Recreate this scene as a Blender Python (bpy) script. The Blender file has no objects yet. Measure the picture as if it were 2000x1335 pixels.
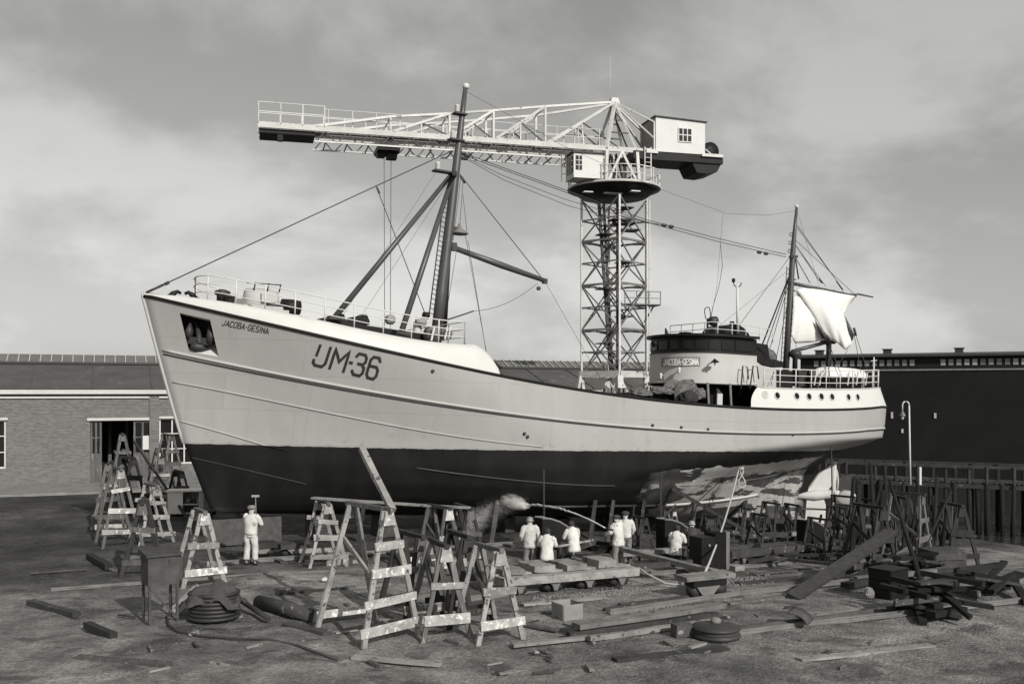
import bpy, bmesh, math, random
import numpy as np
from mathutils import Vector, Matrix
random.seed(7)
rng = np.random.default_rng(7)
scene = bpy.context.scene
C = scene.collection
# ------------------------------------------------------------------ camera
F, HX, HY, CAMZ = 1900.0, 1000.0, 765.0, 4.95          # focal length and horizon in photo pixels, eye height in m
cam_d = bpy.data.cameras.new('camera'); cam = bpy.data.objects.new('camera', cam_d); C.objects.link(cam)
cam.location = (0, 0, CAMZ); cam.rotation_euler = (math.radians(90), 0, 0)
cam_d.sensor_width = 36.0; cam_d.lens = 36.0 * F / 2000.0
cam_d.shift_y = (HY - 667.5) / 2000.0
cam_d.clip_end = 6000; cam_d.clip_start = 0.1
scene.camera = cam
# ------------------------------------------------------------------ light
SUN_AZ, SUN_EL = math.radians(33), math.radians(30)     # right of the camera's back, elevation
sd = Vector((math.sin(SUN_AZ) * math.cos(SUN_EL), -math.cos(SUN_AZ) * math.cos(SUN_EL), math.sin(SUN_EL)))
sun_d = bpy.data.lights.new('sun', 'SUN'); sun_d.energy = 3.3; sun_d.angle = math.radians(0.6); sun_d.color = (1, .985, .955)
sun = bpy.data.objects.new('sun', sun_d); C.objects.link(sun)
sun.rotation_euler = sd.to_track_quat('Z', 'Y').to_euler()
world = bpy.data.worlds.new('World'); scene.world = world; world.use_nodes = True
wn, wl = world.node_tree.nodes, world.node_tree.links
wn.clear()
def wnode(t, **k):
    n = wn.new(t)
    for a, b in k.items(): setattr(n, a, b)
    return n
out = wnode('ShaderNodeOutputWorld'); bg = wnode('ShaderNodeBackground')
bg.inputs['Strength'].default_value = 0.10
sky = wnode('ShaderNodeTexSky', sky_type='NISHITA', sun_disc=False)
sky.sun_elevation = SUN_EL; sky.sun_rotation = math.atan2(sd.x, sd.y)
sky.dust_density = 1.2; sky.air_density = 1.0
bw = wnode('ShaderNodeRGBToBW'); wl.new(sky.outputs[0], bw.inputs[0])
tc = wnode('ShaderNodeTexCoord'); sep = wnode('ShaderNodeSeparateXYZ'); wl.new(tc.outputs['Generated'], sep.inputs[0])
def wmath(op, a, b=None, clamp=False):
    n = wnode('ShaderNodeMath', operation=op, use_clamp=clamp)
    for i, v in enumerate((a, b)):
        if v is None: continue
        if isinstance(v, (int, float)): n.inputs[i].default_value = v
        else: wl.new(v, n.inputs[i])
    return n.outputs[0]
zc = wmath('ADD', wmath('MAXIMUM', sep.outputs[2], 0.0), 0.42)
cx = wmath('DIVIDE', sep.outputs[0], zc); cy = wmath('DIVIDE', sep.outputs[1], zc)
comb = wnode('ShaderNodeCombineXYZ'); wl.new(cx, comb.inputs[0]); wl.new(cy, comb.inputs[1])
def cloud(scale, detail, off, rough=.55):
    mp = wnode('ShaderNodeMapping'); mp.inputs['Location'].default_value = off; wl.new(comb.outputs[0], mp.inputs[0])
    nz = wnode('ShaderNodeTexNoise'); nz.inputs['Scale'].default_value = scale; nz.inputs['Detail'].default_value = detail
    nz.inputs['Roughness'].default_value = rough; nz.inputs['Distortion'].default_value = .25
    wl.new(mp.outputs[0], nz.inputs['Vector']); return nz.outputs['Fac']
c1 = cloud(1.5, 9, (7.3, 2.2, 0)); c2 = cloud(5.0, 7, (0.4, 5.2, 1.0))
cl = wmath('ADD', wmath('MULTIPLY', c1, .8), wmath('MULTIPLY', c2, .2))
rp = wnode('ShaderNodeValToRGB'); wl.new(cl, rp.inputs[0])
rp.color_ramp.interpolation = 'EASE'
rp.color_ramp.elements[0].position = .43; rp.color_ramp.elements[0].color = (0, 0, 0, 1)
rp.color_ramp.elements[1].position = .59; rp.color_ramp.elements[1].color = (1, 1, 1, 1)
# luminance: clear sky kept even, clouds add up to a pale veil
lum = wmath('ADD', wmath('MULTIPLY', bw.outputs[0], SKY_A := .62), wmath('ADD', wmath('MULTIPLY', rp.outputs[0], SKY_B := 1.7), SKY_C := 1.05))
tint = wnode('ShaderNodeCombineColor')
for i, v in enumerate((1.0, .995, .955)): wl.new(wmath('MULTIPLY', lum, v), tint.inputs[i])
wl.new(tint.outputs[0], bg.inputs[0]); wl.new(bg.outputs[0], out.inputs[0])
scene.cycles.volume_bounces = 2
scene.view_settings.view_transform = 'Standard'; scene.view_settings.look = 'None'
scene.view_settings.exposure = 0.24; scene.view_settings.gamma = 1.0
# ------------------------------------------------------------------ materials (a monochrome print: greys with the paper's faint warmth)
MATS = {}
def mat(name, v, rough=.7, var=.18, scale=3.0, bump=.0, spec=.3, metal=0.0, splat=None, rnd=0.0, stretch=(1, 1, 1), bscale=None, detail=6):
    """grey procedural paint/wood/steel: base value v, noise variation, optional splat=(value, threshold, scale), per-object variation rnd"""
    m = bpy.data.materials.new(name); m.use_nodes = True; N, L = m.node_tree.nodes, m.node_tree.links
    b = N['Principled BSDF']; b.inputs['Roughness'].default_value = rough; b.inputs['Specular IOR Level'].default_value = spec
    b.inputs['Metallic'].default_value = metal
    t = N.new('ShaderNodeTexCoord'); mp = N.new('ShaderNodeMapping'); mp.inputs['Scale'].default_value = stretch
    L.new(t.outputs['Object'], mp.inputs[0])
    oi = N.new('ShaderNodeObjectInfo')
    addv = N.new('ShaderNodeVectorMath'); addv.operation = 'ADD'; L.new(mp.outputs[0], addv.inputs[0])
    sc = N.new('ShaderNodeMath'); sc.operation = 'MULTIPLY'; sc.inputs[1].default_value = 37.0; L.new(oi.outputs['Random'], sc.inputs[0])
    L.new(sc.outputs[0], addv.inputs[1])
    vec = addv.outputs[0]
    nz = N.new('ShaderNodeTexNoise'); nz.inputs['Scale'].default_value = scale; nz.inputs['Detail'].default_value = detail; nz.inputs['Roughness'].default_value = .62
    L.new(vec, nz.inputs['Vector'])
    mr = N.new('ShaderNodeMapRange'); mr.inputs[1].default_value = .25; mr.inputs[2].default_value = .75
    mr.inputs[3].default_value = v * (1 - var); mr.inputs[4].default_value = v * (1 + var); L.new(nz.outputs['Fac'], mr.inputs[0])
    val = mr.outputs[0]
    if splat:
        n2 = N.new('ShaderNodeTexNoise'); n2.inputs['Scale'].default_value = splat[2]; n2.inputs['Detail'].default_value = 5; L.new(vec, n2.inputs['Vector'])
        r2 = N.new('ShaderNodeMapRange'); r2.inputs[1].default_value = splat[1]; r2.inputs[2].default_value = splat[1] + .06; L.new(n2.outputs['Fac'], r2.inputs[0])
        mx = N.new('ShaderNodeMix'); mx.data_type = 'FLOAT'; L.new(r2.outputs[0], mx.inputs[0]); L.new(val, mx.inputs[2]); mx.inputs[3].default_value = splat[0]
        val = mx.outputs[0]
    if rnd:
        rr = N.new('ShaderNodeMapRange'); rr.inputs[3].default_value = 1 - rnd; rr.inputs[4].default_value = 1 + rnd; L.new(oi.outputs['Random'], rr.inputs[0])
        mu = N.new('ShaderNodeMath'); mu.operation = 'MULTIPLY'; L.new(val, mu.inputs[0]); L.new(rr.outputs[0], mu.inputs[1]); val = mu.outputs[0]
    grey_out(N, L, val, b.inputs['Base Color'])
    if bump:
        nb = N.new('ShaderNodeTexNoise'); nb.inputs['Scale'].default_value = bscale or scale * 4; nb.inputs['Detail'].default_value = 5; L.new(vec, nb.inputs['Vector'])
        bp = N.new('ShaderNodeBump'); bp.inputs['Strength'].default_value = bump; bp.inputs['Distance'].default_value = .03
        L.new(nb.outputs['Fac'], bp.inputs['Height']); L.new(bp.outputs[0], b.inputs['Normal'])
    MATS[name] = m; return m
def grey_out(N, L, val, sock):
    cc = N.new('ShaderNodeCombineColor')
    for i, k in enumerate((1.0, .985, .93)):
        q = N.new('ShaderNodeMath'); q.operation = 'MULTIPLY'; q.inputs[1].default_value = k
        L.new(val, q.inputs[0]); L.new(q.outputs[0], cc.inputs[i])
    L.new(cc.outputs[0], sock)
mat('white_paint', .56, .5, .05, 1.5)
mat('cream_paint', .46, .6, .10, 2.0)
mat('white_steel', .52, .6, .2, 2.0, splat=(.22, .63, 4.0), rnd=.15)
mat('pale_grey', .40, .6, .08, 1.2)
mat('black_paint', .013, .5, .3, 2.0, spec=.15)
mat('black_soft', .014, .9, .3, 2.0, spec=.05)
mat('dark_steel', .032, .55, .35, 3.0, spec=.4)
mat('mast_paint', .06, .42, .15, 2.0, spec=.5)
mat('mid_steel', .16, .6, .3, 3.0)
mat('lead_grey', .24, .7, .2, 3.0, bump=.2)
mat('wire', .05, .7, .1, 2.0)
mat('rope', .42, .9, .2, 9.0)
mat('wood_dark', .032, .9, .4, 2.0, bump=.5, rnd=.3, stretch=(3, 3, .6), bscale=9)
mat('wood_mid', .10, .9, .45, 2.5, bump=.5, rnd=.3, stretch=(3, 3, .5), splat=(.26, .63, 5.0), bscale=9)
mat('wood_pale', .25, .9, .4, 3.0, bump=.5, rnd=.25, splat=(.07, .57, 6.0), bscale=9)
mat('wood_splash', .30, .9, .5, 3.0, bump=.5, rnd=.4, splat=(.55, .56, 9.0), bscale=9)
mat('plank_wood', .19, .9, .4, 2.0, bump=.4, rnd=.3, splat=(.08, .60, 5.0), bscale=8)
mat('timber_wet', .045, .75, .5, 2.0, bump=.4, rnd=.3, splat=(.20, .64, 6.0), bscale=7)
mat('rust', .06, .85, .4, 4.0, bump=.4, rnd=.15)
mat('cloth_white', .54, .95, .22, 4.0, bump=1.0, bscale=7, splat=(.30, .62, 5.0), rnd=.12)
mat('cloth_grey', .20, .95, .35, 5.0, bump=1.0, bscale=7, splat=(.36, .58, 7.0), rnd=.2)
mat('cloth_dark', .05, .95, .2, 6.0)
mat('sailcloth', .68, .9, .05, 3.0, bump=.25, bscale=4)
mat('skin', .36, .6, .08, 8.0)
mat('hair', .03, .8, .2, 8.0)
mat('glass', .012, .25, .1, 2.0, spec=.22)
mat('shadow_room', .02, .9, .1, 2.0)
mat('roof_sheet', .075, .85, .25, .8, bump=.2, bscale=5, splat=(.11, .62, 1.3))
mat('roof_top', .13, .8, .15, 1.0)
mat('rib_pale', .42, .8, .1, 1.0)
mat('brick_trim', .5, .8, .1, 2.0)
mat('dark_wall', .006, .9, .5, .35, rnd=.1)
mat('dark_wood_pile', .012, .9, .4, 2.0)
mat('kerb_stone', .2, .9, .3, 2.0, bump=.4)
mat('sawdust', .27, .95, .4, 4.0, bump=.9, bscale=25, splat=(.10, .60, 5.0))
mat('bench_white', .8, .6, .1, 3.0)
mat('gravel', .16, .95, .35, 5.0, rnd=.1)
mat('net', .035, .95, .6, 14.0, bump=1.0, bscale=30)
mat('net_pale', .13, .95, .6, 9.0, bump=1.0, bscale=30, splat=(.05, .54, 16.0))
# ------------------------------------------------------------------ mesh building
class MB:
    def __init__(s): s.v = []; s.f = []; s.sm = []
    def quad_strip(s, rings, close=False, cap=False, smooth=True):
        n = len(rings[0]); b = len(s.v)
        for r in rings: s.v.extend([tuple(p) for p in r])
        for i in range(len(rings) - 1):
            for j in range(n if close else n - 1):
                k = (j + 1) % n
                s.f.append((b + i * n + j, b + i * n + k, b + (i + 1) * n + k, b + (i + 1) * n + j)); s.sm.append(smooth)
        if cap:
            s.f.append(tuple(b + j for j in range(n))[::-1]); s.sm.append(False)
            e = b + (len(rings) - 1) * n; s.f.append(tuple(e + j for j in range(n))); s.sm.append(False)
        return s
    def tube(s, pts, r, n=8, cap=True):
        pts = [Vector(p) for p in pts]; rs = r if isinstance(r, (list, tuple)) else [r] * len(pts)
        rings = []; ref = None
        for i, p in enumerate(pts):
            d = (pts[min(i + 1, len(pts) - 1)] - pts[max(i - 1, 0)])
            if d.length < 1e-9: d = Vector((0, 0, 1))
            d.normalize()
            if ref is None: ref = Vector((0, 0, 1)) if abs(d.z) < .9 else Vector((1, 0, 0))
            a = d.cross(ref); a.normalize(); bb = d.cross(a); bb.normalize(); ref = bb.cross(d) if False else ref
            rings.append([p + (a * math.cos(t) + bb * math.sin(t)) * rs[i] for t in [2 * math.pi * k / n for k in range(n)]])
        return s.quad_strip(rings, True, cap)
    def beam(s, p0, p1, w, h, up=(0, 0, 1), jit=0.0, w1=None, h1=None):
        p0, p1, up = Vector(p0), Vector(p1), Vector(up); d = (p1 - p0).normalized()
        if abs(d.dot(up.normalized())) > .98: up = Vector((1, 0, 0)) if abs(d.x) < .9 else Vector((0, 1, 0))
        a = d.cross(up).normalized(); u = a.cross(d).normalized(); b = len(s.v)
        for p, ww, hh in ((p0, w, h), (p1, w1 or w, h1 or h)):
            for i, j in ((-1, -1), (1, -1), (1, 1), (-1, 1)):
                q = p + a * i * ww / 2 + u * j * hh / 2
                if jit: q = q + Vector((random.uniform(-jit, jit), random.uniform(-jit, jit), random.uniform(-jit, jit)))
                s.v.append(tuple(q))
        for f in ((0, 3, 2, 1), (4, 5, 6, 7), (0, 1, 5, 4), (1, 2, 6, 5), (2, 3, 7, 6), (3, 0, 4, 7)):
            s.f.append(tuple(b + i for i in f)); s.sm.append(False)
        return s
    def box(s, c, d, jit=0):
        c = Vector(c); return s.beam(c - Vector((0, 0, d[2] / 2)), c + Vector((0, 0, d[2] / 2)), d[1], d[0], (1, 0, 0), jit)
    def lathe(s, prof, n=16, c=(0, 0, 0), axis='z', cap=True):
        rings = []
        for r, z in prof:
            ring = []
            for k in range(n):
                t = 2 * math.pi * k / n; x, y = r * math.cos(t), r * math.sin(t)
                p = (x, y, z) if axis == 'z' else ((z, x, y) if axis == 'x' else (x, z, y))
                ring.append((p[0] + c[0], p[1] + c[1], p[2] + c[2]))
            rings.append(ring)
        return s.quad_strip(rings, True, cap)
    def prism(s, poly, off):
        """closed polygon (3-D points) swept by vector off"""
        off = Vector(off); n = len(poly); b = len(s.v)
        s.v.extend([tuple(Vector(p)) for p in poly]); s.v.extend([tuple(Vector(p) + off) for p in poly])
        s.f.append(tuple(b + i for i in range(n))[::-1]); s.f.append(tuple(b + n + i for i in range(n))); s.sm += [False, False]
        for i in range(n):
            k = (i + 1) % n; s.f.append((b + i, b + k, b + n + k, b + n + i)); s.sm.append(False)
        return s
    def grid(s, P, smooth=True, flip=False):
        """P: array rows x cols x 3"""
        R, K = len(P), len(P[0]); b = len(s.v)
        for r in P: s.v.extend([tuple(map(float, p)) for p in r])
        for i in range(R - 1):
            for j in range(K - 1):
                q = (b + i * K + j, b + i * K + j + 1, b + (i + 1) * K + j + 1, b + (i + 1) * K + j)
                s.f.append(q[::-1] if flip else q); s.sm.append(smooth)
        return s
    def mesh(s, name):
        me = bpy.data.meshes.new(name); me.from_pydata([tuple(map(float, p)) for p in s.v], [], s.f)
        me.polygons.foreach_set('use_smooth', s.sm); me.update(); return me
    def build(s, name, m, parent=None, loc=None, mods=None):
        return obj(name, s.mesh(name), m, parent, loc)
def obj(name, me, m=None, parent=None, loc=None):
    o = bpy.data.objects.new(name, me); C.objects.link(o)
    if m:
        m = MATS[m] if isinstance(m, str) else m
        if not me.materials: me.materials.append(m)
    if parent: o.parent = parent
    if loc: o.location = loc
    return o
def tag(o, label, cat=None, group=None, kind=None):
    if label: o['label'] = label
    if cat: o['category'] = cat
    if group: o['group'] = group
    if kind: o['kind'] = kind
    return o
def thing(name, label, cat, loc=(0, 0, 0), rz=0, group=None, scale=1.0):
    o = bpy.data.objects.new(name, None); C.objects.link(o); o.empty_display_size = .2
    o.location = loc; o.rotation_euler = (0, 0, rz); o.scale = (scale,) * 3
    return tag(o, label, cat, group)
def dup(root, loc, rz, label, scale=1.0, group=None):
    r = root.copy(); C.objects.link(r); r.location = loc; r.rotation_euler = (0, 0, rz); r.scale = (scale,) * 3
    r['label'] = label
    if group: r['group'] = group
    for ch in KIDS.get(root.name, []):
        c = ch.copy(); C.objects.link(c); c.parent = r
        for g in KIDS.get(ch.name, []):
            d = g.copy(); C.objects.link(d); d.parent = c
    return r
KIDS = {}
def remember(root):
    for o in list(C.objects):
        if o.parent: KIDS.setdefault(o.parent.name, [])
    for o in list(C.objects):
        if o.parent and o not in KIDS[o.parent.name]: KIDS[o.parent.name].append(o)
# ------------------------------------------------------------------ pixel directions and the ground
AX, AY = .8755, .4832                                   # ship's axis on the ground, bow to stern
OX, OY = -11.75, 31.0                                   # under the stem head
def st_of(x, y): return (x - OX) * AX + (y - OY) * AY, -(x - OX) * AY + (y - OY) * AX
def xy_of(s, t): return OX + s * AX - t * AY, OY + s * AY + t * AX
def sstep(a, b, x):
    k = min(1, max(0, (x - a) / (b - a))); return k * k * (3 - 2 * k)
WATER_Z = -2.45
def ground_z(x, y):
    s, t = st_of(x, y)
    d = max(0, min(s, 40) - 2) * .03 + max(0, min(s, 40) - 12) * .038
    k = .3 + .7 * sstep(-17, -8, t)
    k *= 1 - sstep(9, 16, t) * (1 - sstep(20, 32, s))
    z = -d * k
    z -= 3.0 * sstep(36.5, 44, s) * sstep(6, 14, x)
    return z
def at(px, py, Y): return Vector(((px - HX) / F * Y, Y, CAMZ - (py - HY) / F * Y))
def G(px, py):
    z = 0.0
    for _ in range(60):
        Y = (CAMZ - z) * F / (py - HY); x = (px - HX) / F * Y
        z = .6 * z + .4 * ground_z(x, Y)
    return Vector((x, Y, z))
def proj(p): return HX + F * p[0] / p[1], HY - F * (p[2] - CAMZ) / p[1]
YAW = math.atan2(AY, AX)
# ================================================================== setting: ground, water
def axis_pts(lo, hi, a, b, fine, grow=1.25):
    pts = list(np.arange(a, b + 1e-6, fine)); st = fine; x = b
    while x < hi: st *= grow; x += st; pts.append(min(x, hi))
    st = fine; x = a; pre = []
    while x > lo: st *= grow; x -= st; pre.append(max(x, lo))
    return np.array(sorted(set(pre)) + pts)
def build_ground():
    xs = axis_pts(-900, 900, -18, 22, .22); ys = axis_pts(3, 2500, 15, 50, .22)
    n1 = rng.normal(size=(400, 400))
    def smooth(a, k):
        for _ in range(k): a = (a + np.roll(a, 1, 0) + np.roll(a, -1, 0) + np.roll(a, 1, 1) + np.roll(a, -1, 1)) / 5
        return a / a.std()
    h1, h2 = smooth(n1, 3), smooth(rng.normal(size=(400, 400)), 25)
    P = []
    for i, y in enumerate(ys):
        row = []
        for j, x in enumerate(xs):
            z = ground_z(x, y)
            if 10 < y < 60 and -30 < x < 40: z += -.012 + .016 * h1[i % 400, j % 400] * .8 + .022 * h2[i % 400, j % 400]
            row.append((x, y, z))
        P.append(row)
    m = bpy.data.materials.new('yard_dirt'); m.use_nodes = True; N, L = m.node_tree.nodes, m.node_tree.links
    b = N['Principled BSDF']; t = N.new('ShaderNodeTexCoord')
    def nz(scale, detail=8, rough=.6, st=(1, 1, 1), rot=0):
        mp = N.new('ShaderNodeMapping'); mp.inputs['Scale'].default_value = st; mp.inputs['Rotation'].default_value = (0, 0, rot)
        L.new(t.outputs['Object'], mp.inputs[0])
        n = N.new('ShaderNodeTexNoise'); n.inputs['Scale'].default_value = scale; n.inputs['Detail'].default_value = detail; n.inputs['Roughness'].default_value = rough
        n.inputs['Distortion'].default_value = .4
        L.new(mp.outputs[0], n.inputs['Vector']); return n.outputs['Fac']
    def rng_(f, a, b_, c, d):
        r = N.new('ShaderNodeMapRange'); r.inputs[1].default_value = a; r.inputs[2].default_value = b_; r.inputs[3].default_value = c; r.inputs[4].default_value = d
        L.new(f, r.inputs[0]); return r.outputs[0]
    def mul(a, c):
        q = N.new('ShaderNodeMath'); q.operation = 'MULTIPLY'; L.new(a, q.inputs[0]); L.new(c, q.inputs[1]); return q.outputs[0]
    big = rng_(nz(.22, 6), .35, .65, .55, 1.45); mid = rng_(nz(1.1, 10, .74), .32, .68, .45, 1.5); fine = mul(rng_(nz(14, 8, .78), .3, .7, .5, 1.55), rng_(nz(55, 4, .8), .3, .7, .45, 1.7))
    stain = rng_(nz(.5, 10, .74, (1, 1.25, 1), -.5), .52, .60, 1.0, .40)
    base = N.new('ShaderNodeValue'); base.outputs[0].default_value = .225
    # ragged-edged dark ground round the slip: hosed wet mud plus painted-in hull shade
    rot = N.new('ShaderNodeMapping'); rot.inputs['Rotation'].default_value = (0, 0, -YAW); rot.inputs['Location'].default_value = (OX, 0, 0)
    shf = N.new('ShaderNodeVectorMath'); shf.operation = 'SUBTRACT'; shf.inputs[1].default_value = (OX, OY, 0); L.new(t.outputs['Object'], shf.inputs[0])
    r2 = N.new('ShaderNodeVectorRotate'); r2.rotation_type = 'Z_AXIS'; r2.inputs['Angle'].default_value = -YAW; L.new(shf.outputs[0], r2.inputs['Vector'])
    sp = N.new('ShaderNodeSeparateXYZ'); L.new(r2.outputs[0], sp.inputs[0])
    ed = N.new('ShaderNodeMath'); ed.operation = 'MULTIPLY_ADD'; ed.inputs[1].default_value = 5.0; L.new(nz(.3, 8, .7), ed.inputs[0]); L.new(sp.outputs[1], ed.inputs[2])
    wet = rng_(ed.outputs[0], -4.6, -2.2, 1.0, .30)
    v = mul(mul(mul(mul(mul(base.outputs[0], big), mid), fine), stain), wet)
    grey_out(N, L, v, b.inputs['Base Color'])
    L.new(rng_(stain, .34, 1, .35, .95), b.inputs['Roughness'])
    b.inputs['Specular IOR Level'].default_value = .3
    bp = N.new('ShaderNodeBump'); bp.inputs['Strength'].default_value = 1.0; bp.inputs['Distance'].default_value = .14
    ad = N.new('ShaderNodeMath'); L.new(nz(4, 12, .82), ad.inputs[0]); vo = N.new('ShaderNodeTexVoronoi'); vo.inputs['Scale'].default_value = 13.0; vo.inputs['Randomness'].default_value = 1.0; L.new(t.outputs['Object'], vo.inputs['Vector']); L.new(rng_(vo.outputs['Distance'], 0, .6, .35, 0), ad.inputs[1])
    L.new(ad.outputs[0], bp.inputs['Height']); L.new(bp.outputs[0], b.inputs['Normal'])
    MATS['yard_dirt'] = m
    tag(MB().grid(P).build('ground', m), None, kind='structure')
build_ground()
def build_water():
    m = bpy.data.materials.new('harbour_water'); m.use_nodes = True; N, L = m.node_tree.nodes, m.node_tree.links
    b = N['Principled BSDF']; b.inputs['Base Color'].default_value = (.03, .03, .028, 1); b.inputs['Roughness'].default_value = .06
    b.inputs['Specular IOR Level'].default_value = .6
    t = N.new('ShaderNodeTexCoord'); mp = N.new('ShaderNodeMapping'); mp.inputs['Scale'].default_value = (.6, 2.0, 1); L.new(t.outputs['Object'], mp.inputs[0])
    n = N.new('ShaderNodeTexNoise'); n.inputs['Scale'].default_value = 1.6; n.inputs['Detail'].default_value = 5; L.new(mp.outputs[0], n.inputs['Vector'])
    bp = N.new('ShaderNodeBump'); bp.inputs['Strength'].default_value = .5; bp.inputs['Distance'].default_value = .12; L.new(n.outputs['Fac'], bp.inputs['Height']); L.new(bp.outputs[0], b.inputs['Normal'])
    tag(MB().grid([[(12, 20, WATER_Z), (900, 20, WATER_Z)], [(12, 900, WATER_Z), (900, 900, WATER_Z)]], False).build('water', m), None, kind='structure')
build_water()
# ================================================================== brick workshop behind the bow
def brick_mat():
    m = bpy.data.materials.new('brickwork'); m.use_nodes = True; N, L = m.node_tree.nodes, m.node_tree.links
    b = N['Principled BSDF']; b.inputs['Roughness'].default_value = .9
    t = N.new('ShaderNodeTexCoord'); sx = N.new('ShaderNodeSeparateXYZ'); L.new(t.outputs['Object'], sx.inputs[0])
    cb = N.new('ShaderNodeCombineXYZ'); L.new(sx.outputs[0], cb.inputs[0]); L.new(sx.outputs[2], cb.inputs[1])
    br = N.new('ShaderNodeTexBrick'); br.inputs['Scale'].default_value = 1.0; br.inputs['Brick Width'].default_value = .23; br.inputs['Row Height'].default_value = .075
    br.inputs['Mortar Size'].default_value = .006
    br.inputs['Color1'].default_value = (.09,) * 3 + (1,); br.inputs['Color2'].default_value = (.15,) * 3 + (1,); br.inputs['Mortar'].default_value = (.22,) * 3 + (1,)
    L.new(cb.outputs[0], br.inputs['Vector'])
    rb = N.new('ShaderNodeRGBToBW'); L.new(br.outputs['Color'], rb.inputs[0]); grey_out(N, L, rb.outputs[0], b.inputs['Base Color'])
    MATS['brickwork'] = m
brick_mat()
SH_DIR = math.atan2(10, 24)
def build_workshop():
    root = thing('brick_workshop', 'long low brick workshop with dark corrugated roof behind the trawler', 'workshop', (-22.0, 52.0, 0), SH_DIR)
    x0, x1, EV = -34.0, 38.0, 4.85
    # openings in the visible stretch, local x along the front; from the photograph
    def lx(px):                                        # pixel column -> local x on the front wall plane
        c, s = math.cos(SH_DIR), math.sin(SH_DIR); k = (px - HX) / F
        return (k * 52.0 + 22.0) / (c - k * s)
    ops = []                                           # (xa, xb, zbot, ztop, kind)
    dx0, dx1 = lx(176), lx(297)
    ops.append((dx0, dx1, 0.0, 3.42, 'door')); ops.append((lx(311), lx(311) + 2.6, 1.0, 3.5, 'window'))
    xx = dx0 - 4.0
    while xx > x0 + 4: ops.append((xx - 2.6, xx, 1.0, 3.5, 'window')); xx -= 4.6
    xx = lx(311) + 5.0
    while xx < x1 - 4: ops.append((xx, xx + 2.6, 1.0, 3.5, 'window')); xx += 4.6
    ops.sort()
    w = MB(); cur = x0
    for a, b, zb, zt, k in ops:
        w.box(((cur + a) / 2, .15, EV / 2), (a - cur, .3, EV)); w.box(((a + b) / 2, .15, (zt + EV) / 2), (b - a, .3, EV - zt))
        if zb > 0: w.box(((a + b) / 2, .15, zb / 2), (b - a, .3, zb))
        cur = b
    w.box(((cur + x1) / 2, .15, EV / 2), (x1 - cur, .3, EV))
    w.box((x0 + .15, 5.6, EV / 2), (.3, 10.6, EV)); w.box((x1 - .15, 5.6, EV / 2), (.3, 10.6, EV)); w.box(((x0 + x1) / 2, 11.05, EV / 2), (x1 - x0, .3, EV))
    w.build('wall', 'brickwork', root)
    for px in (305,):
        p = MB().box((lx(px) - .1, -.06, EV / 2), (.5, .12, EV)).build('pilaster', 'brickwork', root)
    for a, b, zb, zt, k in ops:
        if k == 'window':
            wd = MB().box(((a + b) / 2, .22, (zb + zt) / 2), (b - a, .02, zt - zb)).build('window', 'glass', root)
            fr = MB()
            for z in (zb + .04, zt - .04): fr.box(((a + b) / 2, .12, z), (b - a, .1, .08))
            for i in range(5): fr.box((a + .04 + (b - a - .08) * i / 4, .121, (zb + zt) / 2), (.07, .1, zt - zb - .17))
            for i in (1, 2): fr.box(((a + b) / 2, .125, zb + (zt - zb) * i / 3), (b - a - .1, .06, .05))
            fr.build('window_frame', 'white_paint', wd); MB().box(((a + b) / 2, -.05, zt + .06), (b - a + .2, .1, .12)).build('lintel', 'brick_trim', wd)
        else:
            MB().box(((a + b) / 2, -.04, zt + .07), (b - a + .3, .12, .14)).build('door_lintel', 'brick_trim', root)
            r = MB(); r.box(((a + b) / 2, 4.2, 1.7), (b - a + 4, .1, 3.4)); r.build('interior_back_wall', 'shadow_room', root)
            # folded door leaves either side: panelled timber with glazed upper half
            for (da, db, yy) in ((a, lx(199), .12), (lx(263), lx(279), 1.0), (b - .95, b, .08)):
                dl = MB(); dl.box(((da + db) / 2, yy, .85), (db - da, .06, 1.65)); 
                for q in (da + .06, (da + db) / 2, db - .06): dl.box((q, yy + .002, 2.52), (.1, .056, 1.66))
                dl.box(((da + db) / 2, yy + .004, 3.35), (db - da, .05, .1)); dl.box(((da + db) / 2, yy + .004, 2.5), (db - da, .05, .07))
                d = dl.build('door_leaf', 'wood_mid', root)
                MB().box(((da + db) / 2, yy + .02, 2.5), (db - da - .1, .01, 1.6)).build('pane', 'glass', d)
            MB().box((lx(287), .03, 2.2), (.42, .03, .75)).build('notice_board', 'white_paint', root)
            for q in (lx(215), lx(250)):
                MB().box((q, 3.4, 1.7), (.18, .18, 3.4)).build('inner_post', 'wood_mid', root)
    MB().box(((x0 + x1) / 2, -.22, EV + .10), (x1 - x0 + .6, .24, .22)).build('gutter', 'brick_trim', root)
    MB().box(((x0 + x1) / 2, -.05, EV - .18), (x1 - x0 + .3, .12, .1)).build('fascia', 'white_paint', root)
    # roof: dark sheet slope, then a paler ribbed ridge strip
    r = MB(); ya, za, yb, zb2 = -.3, EV + .25, 4.4, 6.55
    r.prism([(x0 - .3, ya, za), (x0 - .3, yb, zb2), (x0 - .3, 6.9, zb2), (x0 - .3, 11.6, za)], (x1 - x0 + .6, 0, 0)); rf = r.build('roof', 'roof_sheet', root)
    t = MB(); t.prism([(x0 - .25, yb - .15, zb2 - .02), (x0 - .25, 5.65, 7.12), (x0 - .25, 7.1, zb2 - .02)], (x1 - x0 + .5, 0, 0)); rt = t.build('ridge_roof', 'roof_top', root)
    MB().beam((x0 - .25, yb - .2, zb2 + .05), (x1 + .25, yb - .2, zb2 + .05), .08, .12).build('roof_edge_board', 'dark_steel', rt)
    rib = MB().beam((0, yb - .12, zb2 + .06), (0, 5.6, 7.17), .045, .05).mesh('rib'); rib.materials.append(MATS['rib_pale'])
    for i in range(128):
        o = obj('rib', rib, None, rt); o.location = (x0 + .6 + i * .56, 0, 0)
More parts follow.
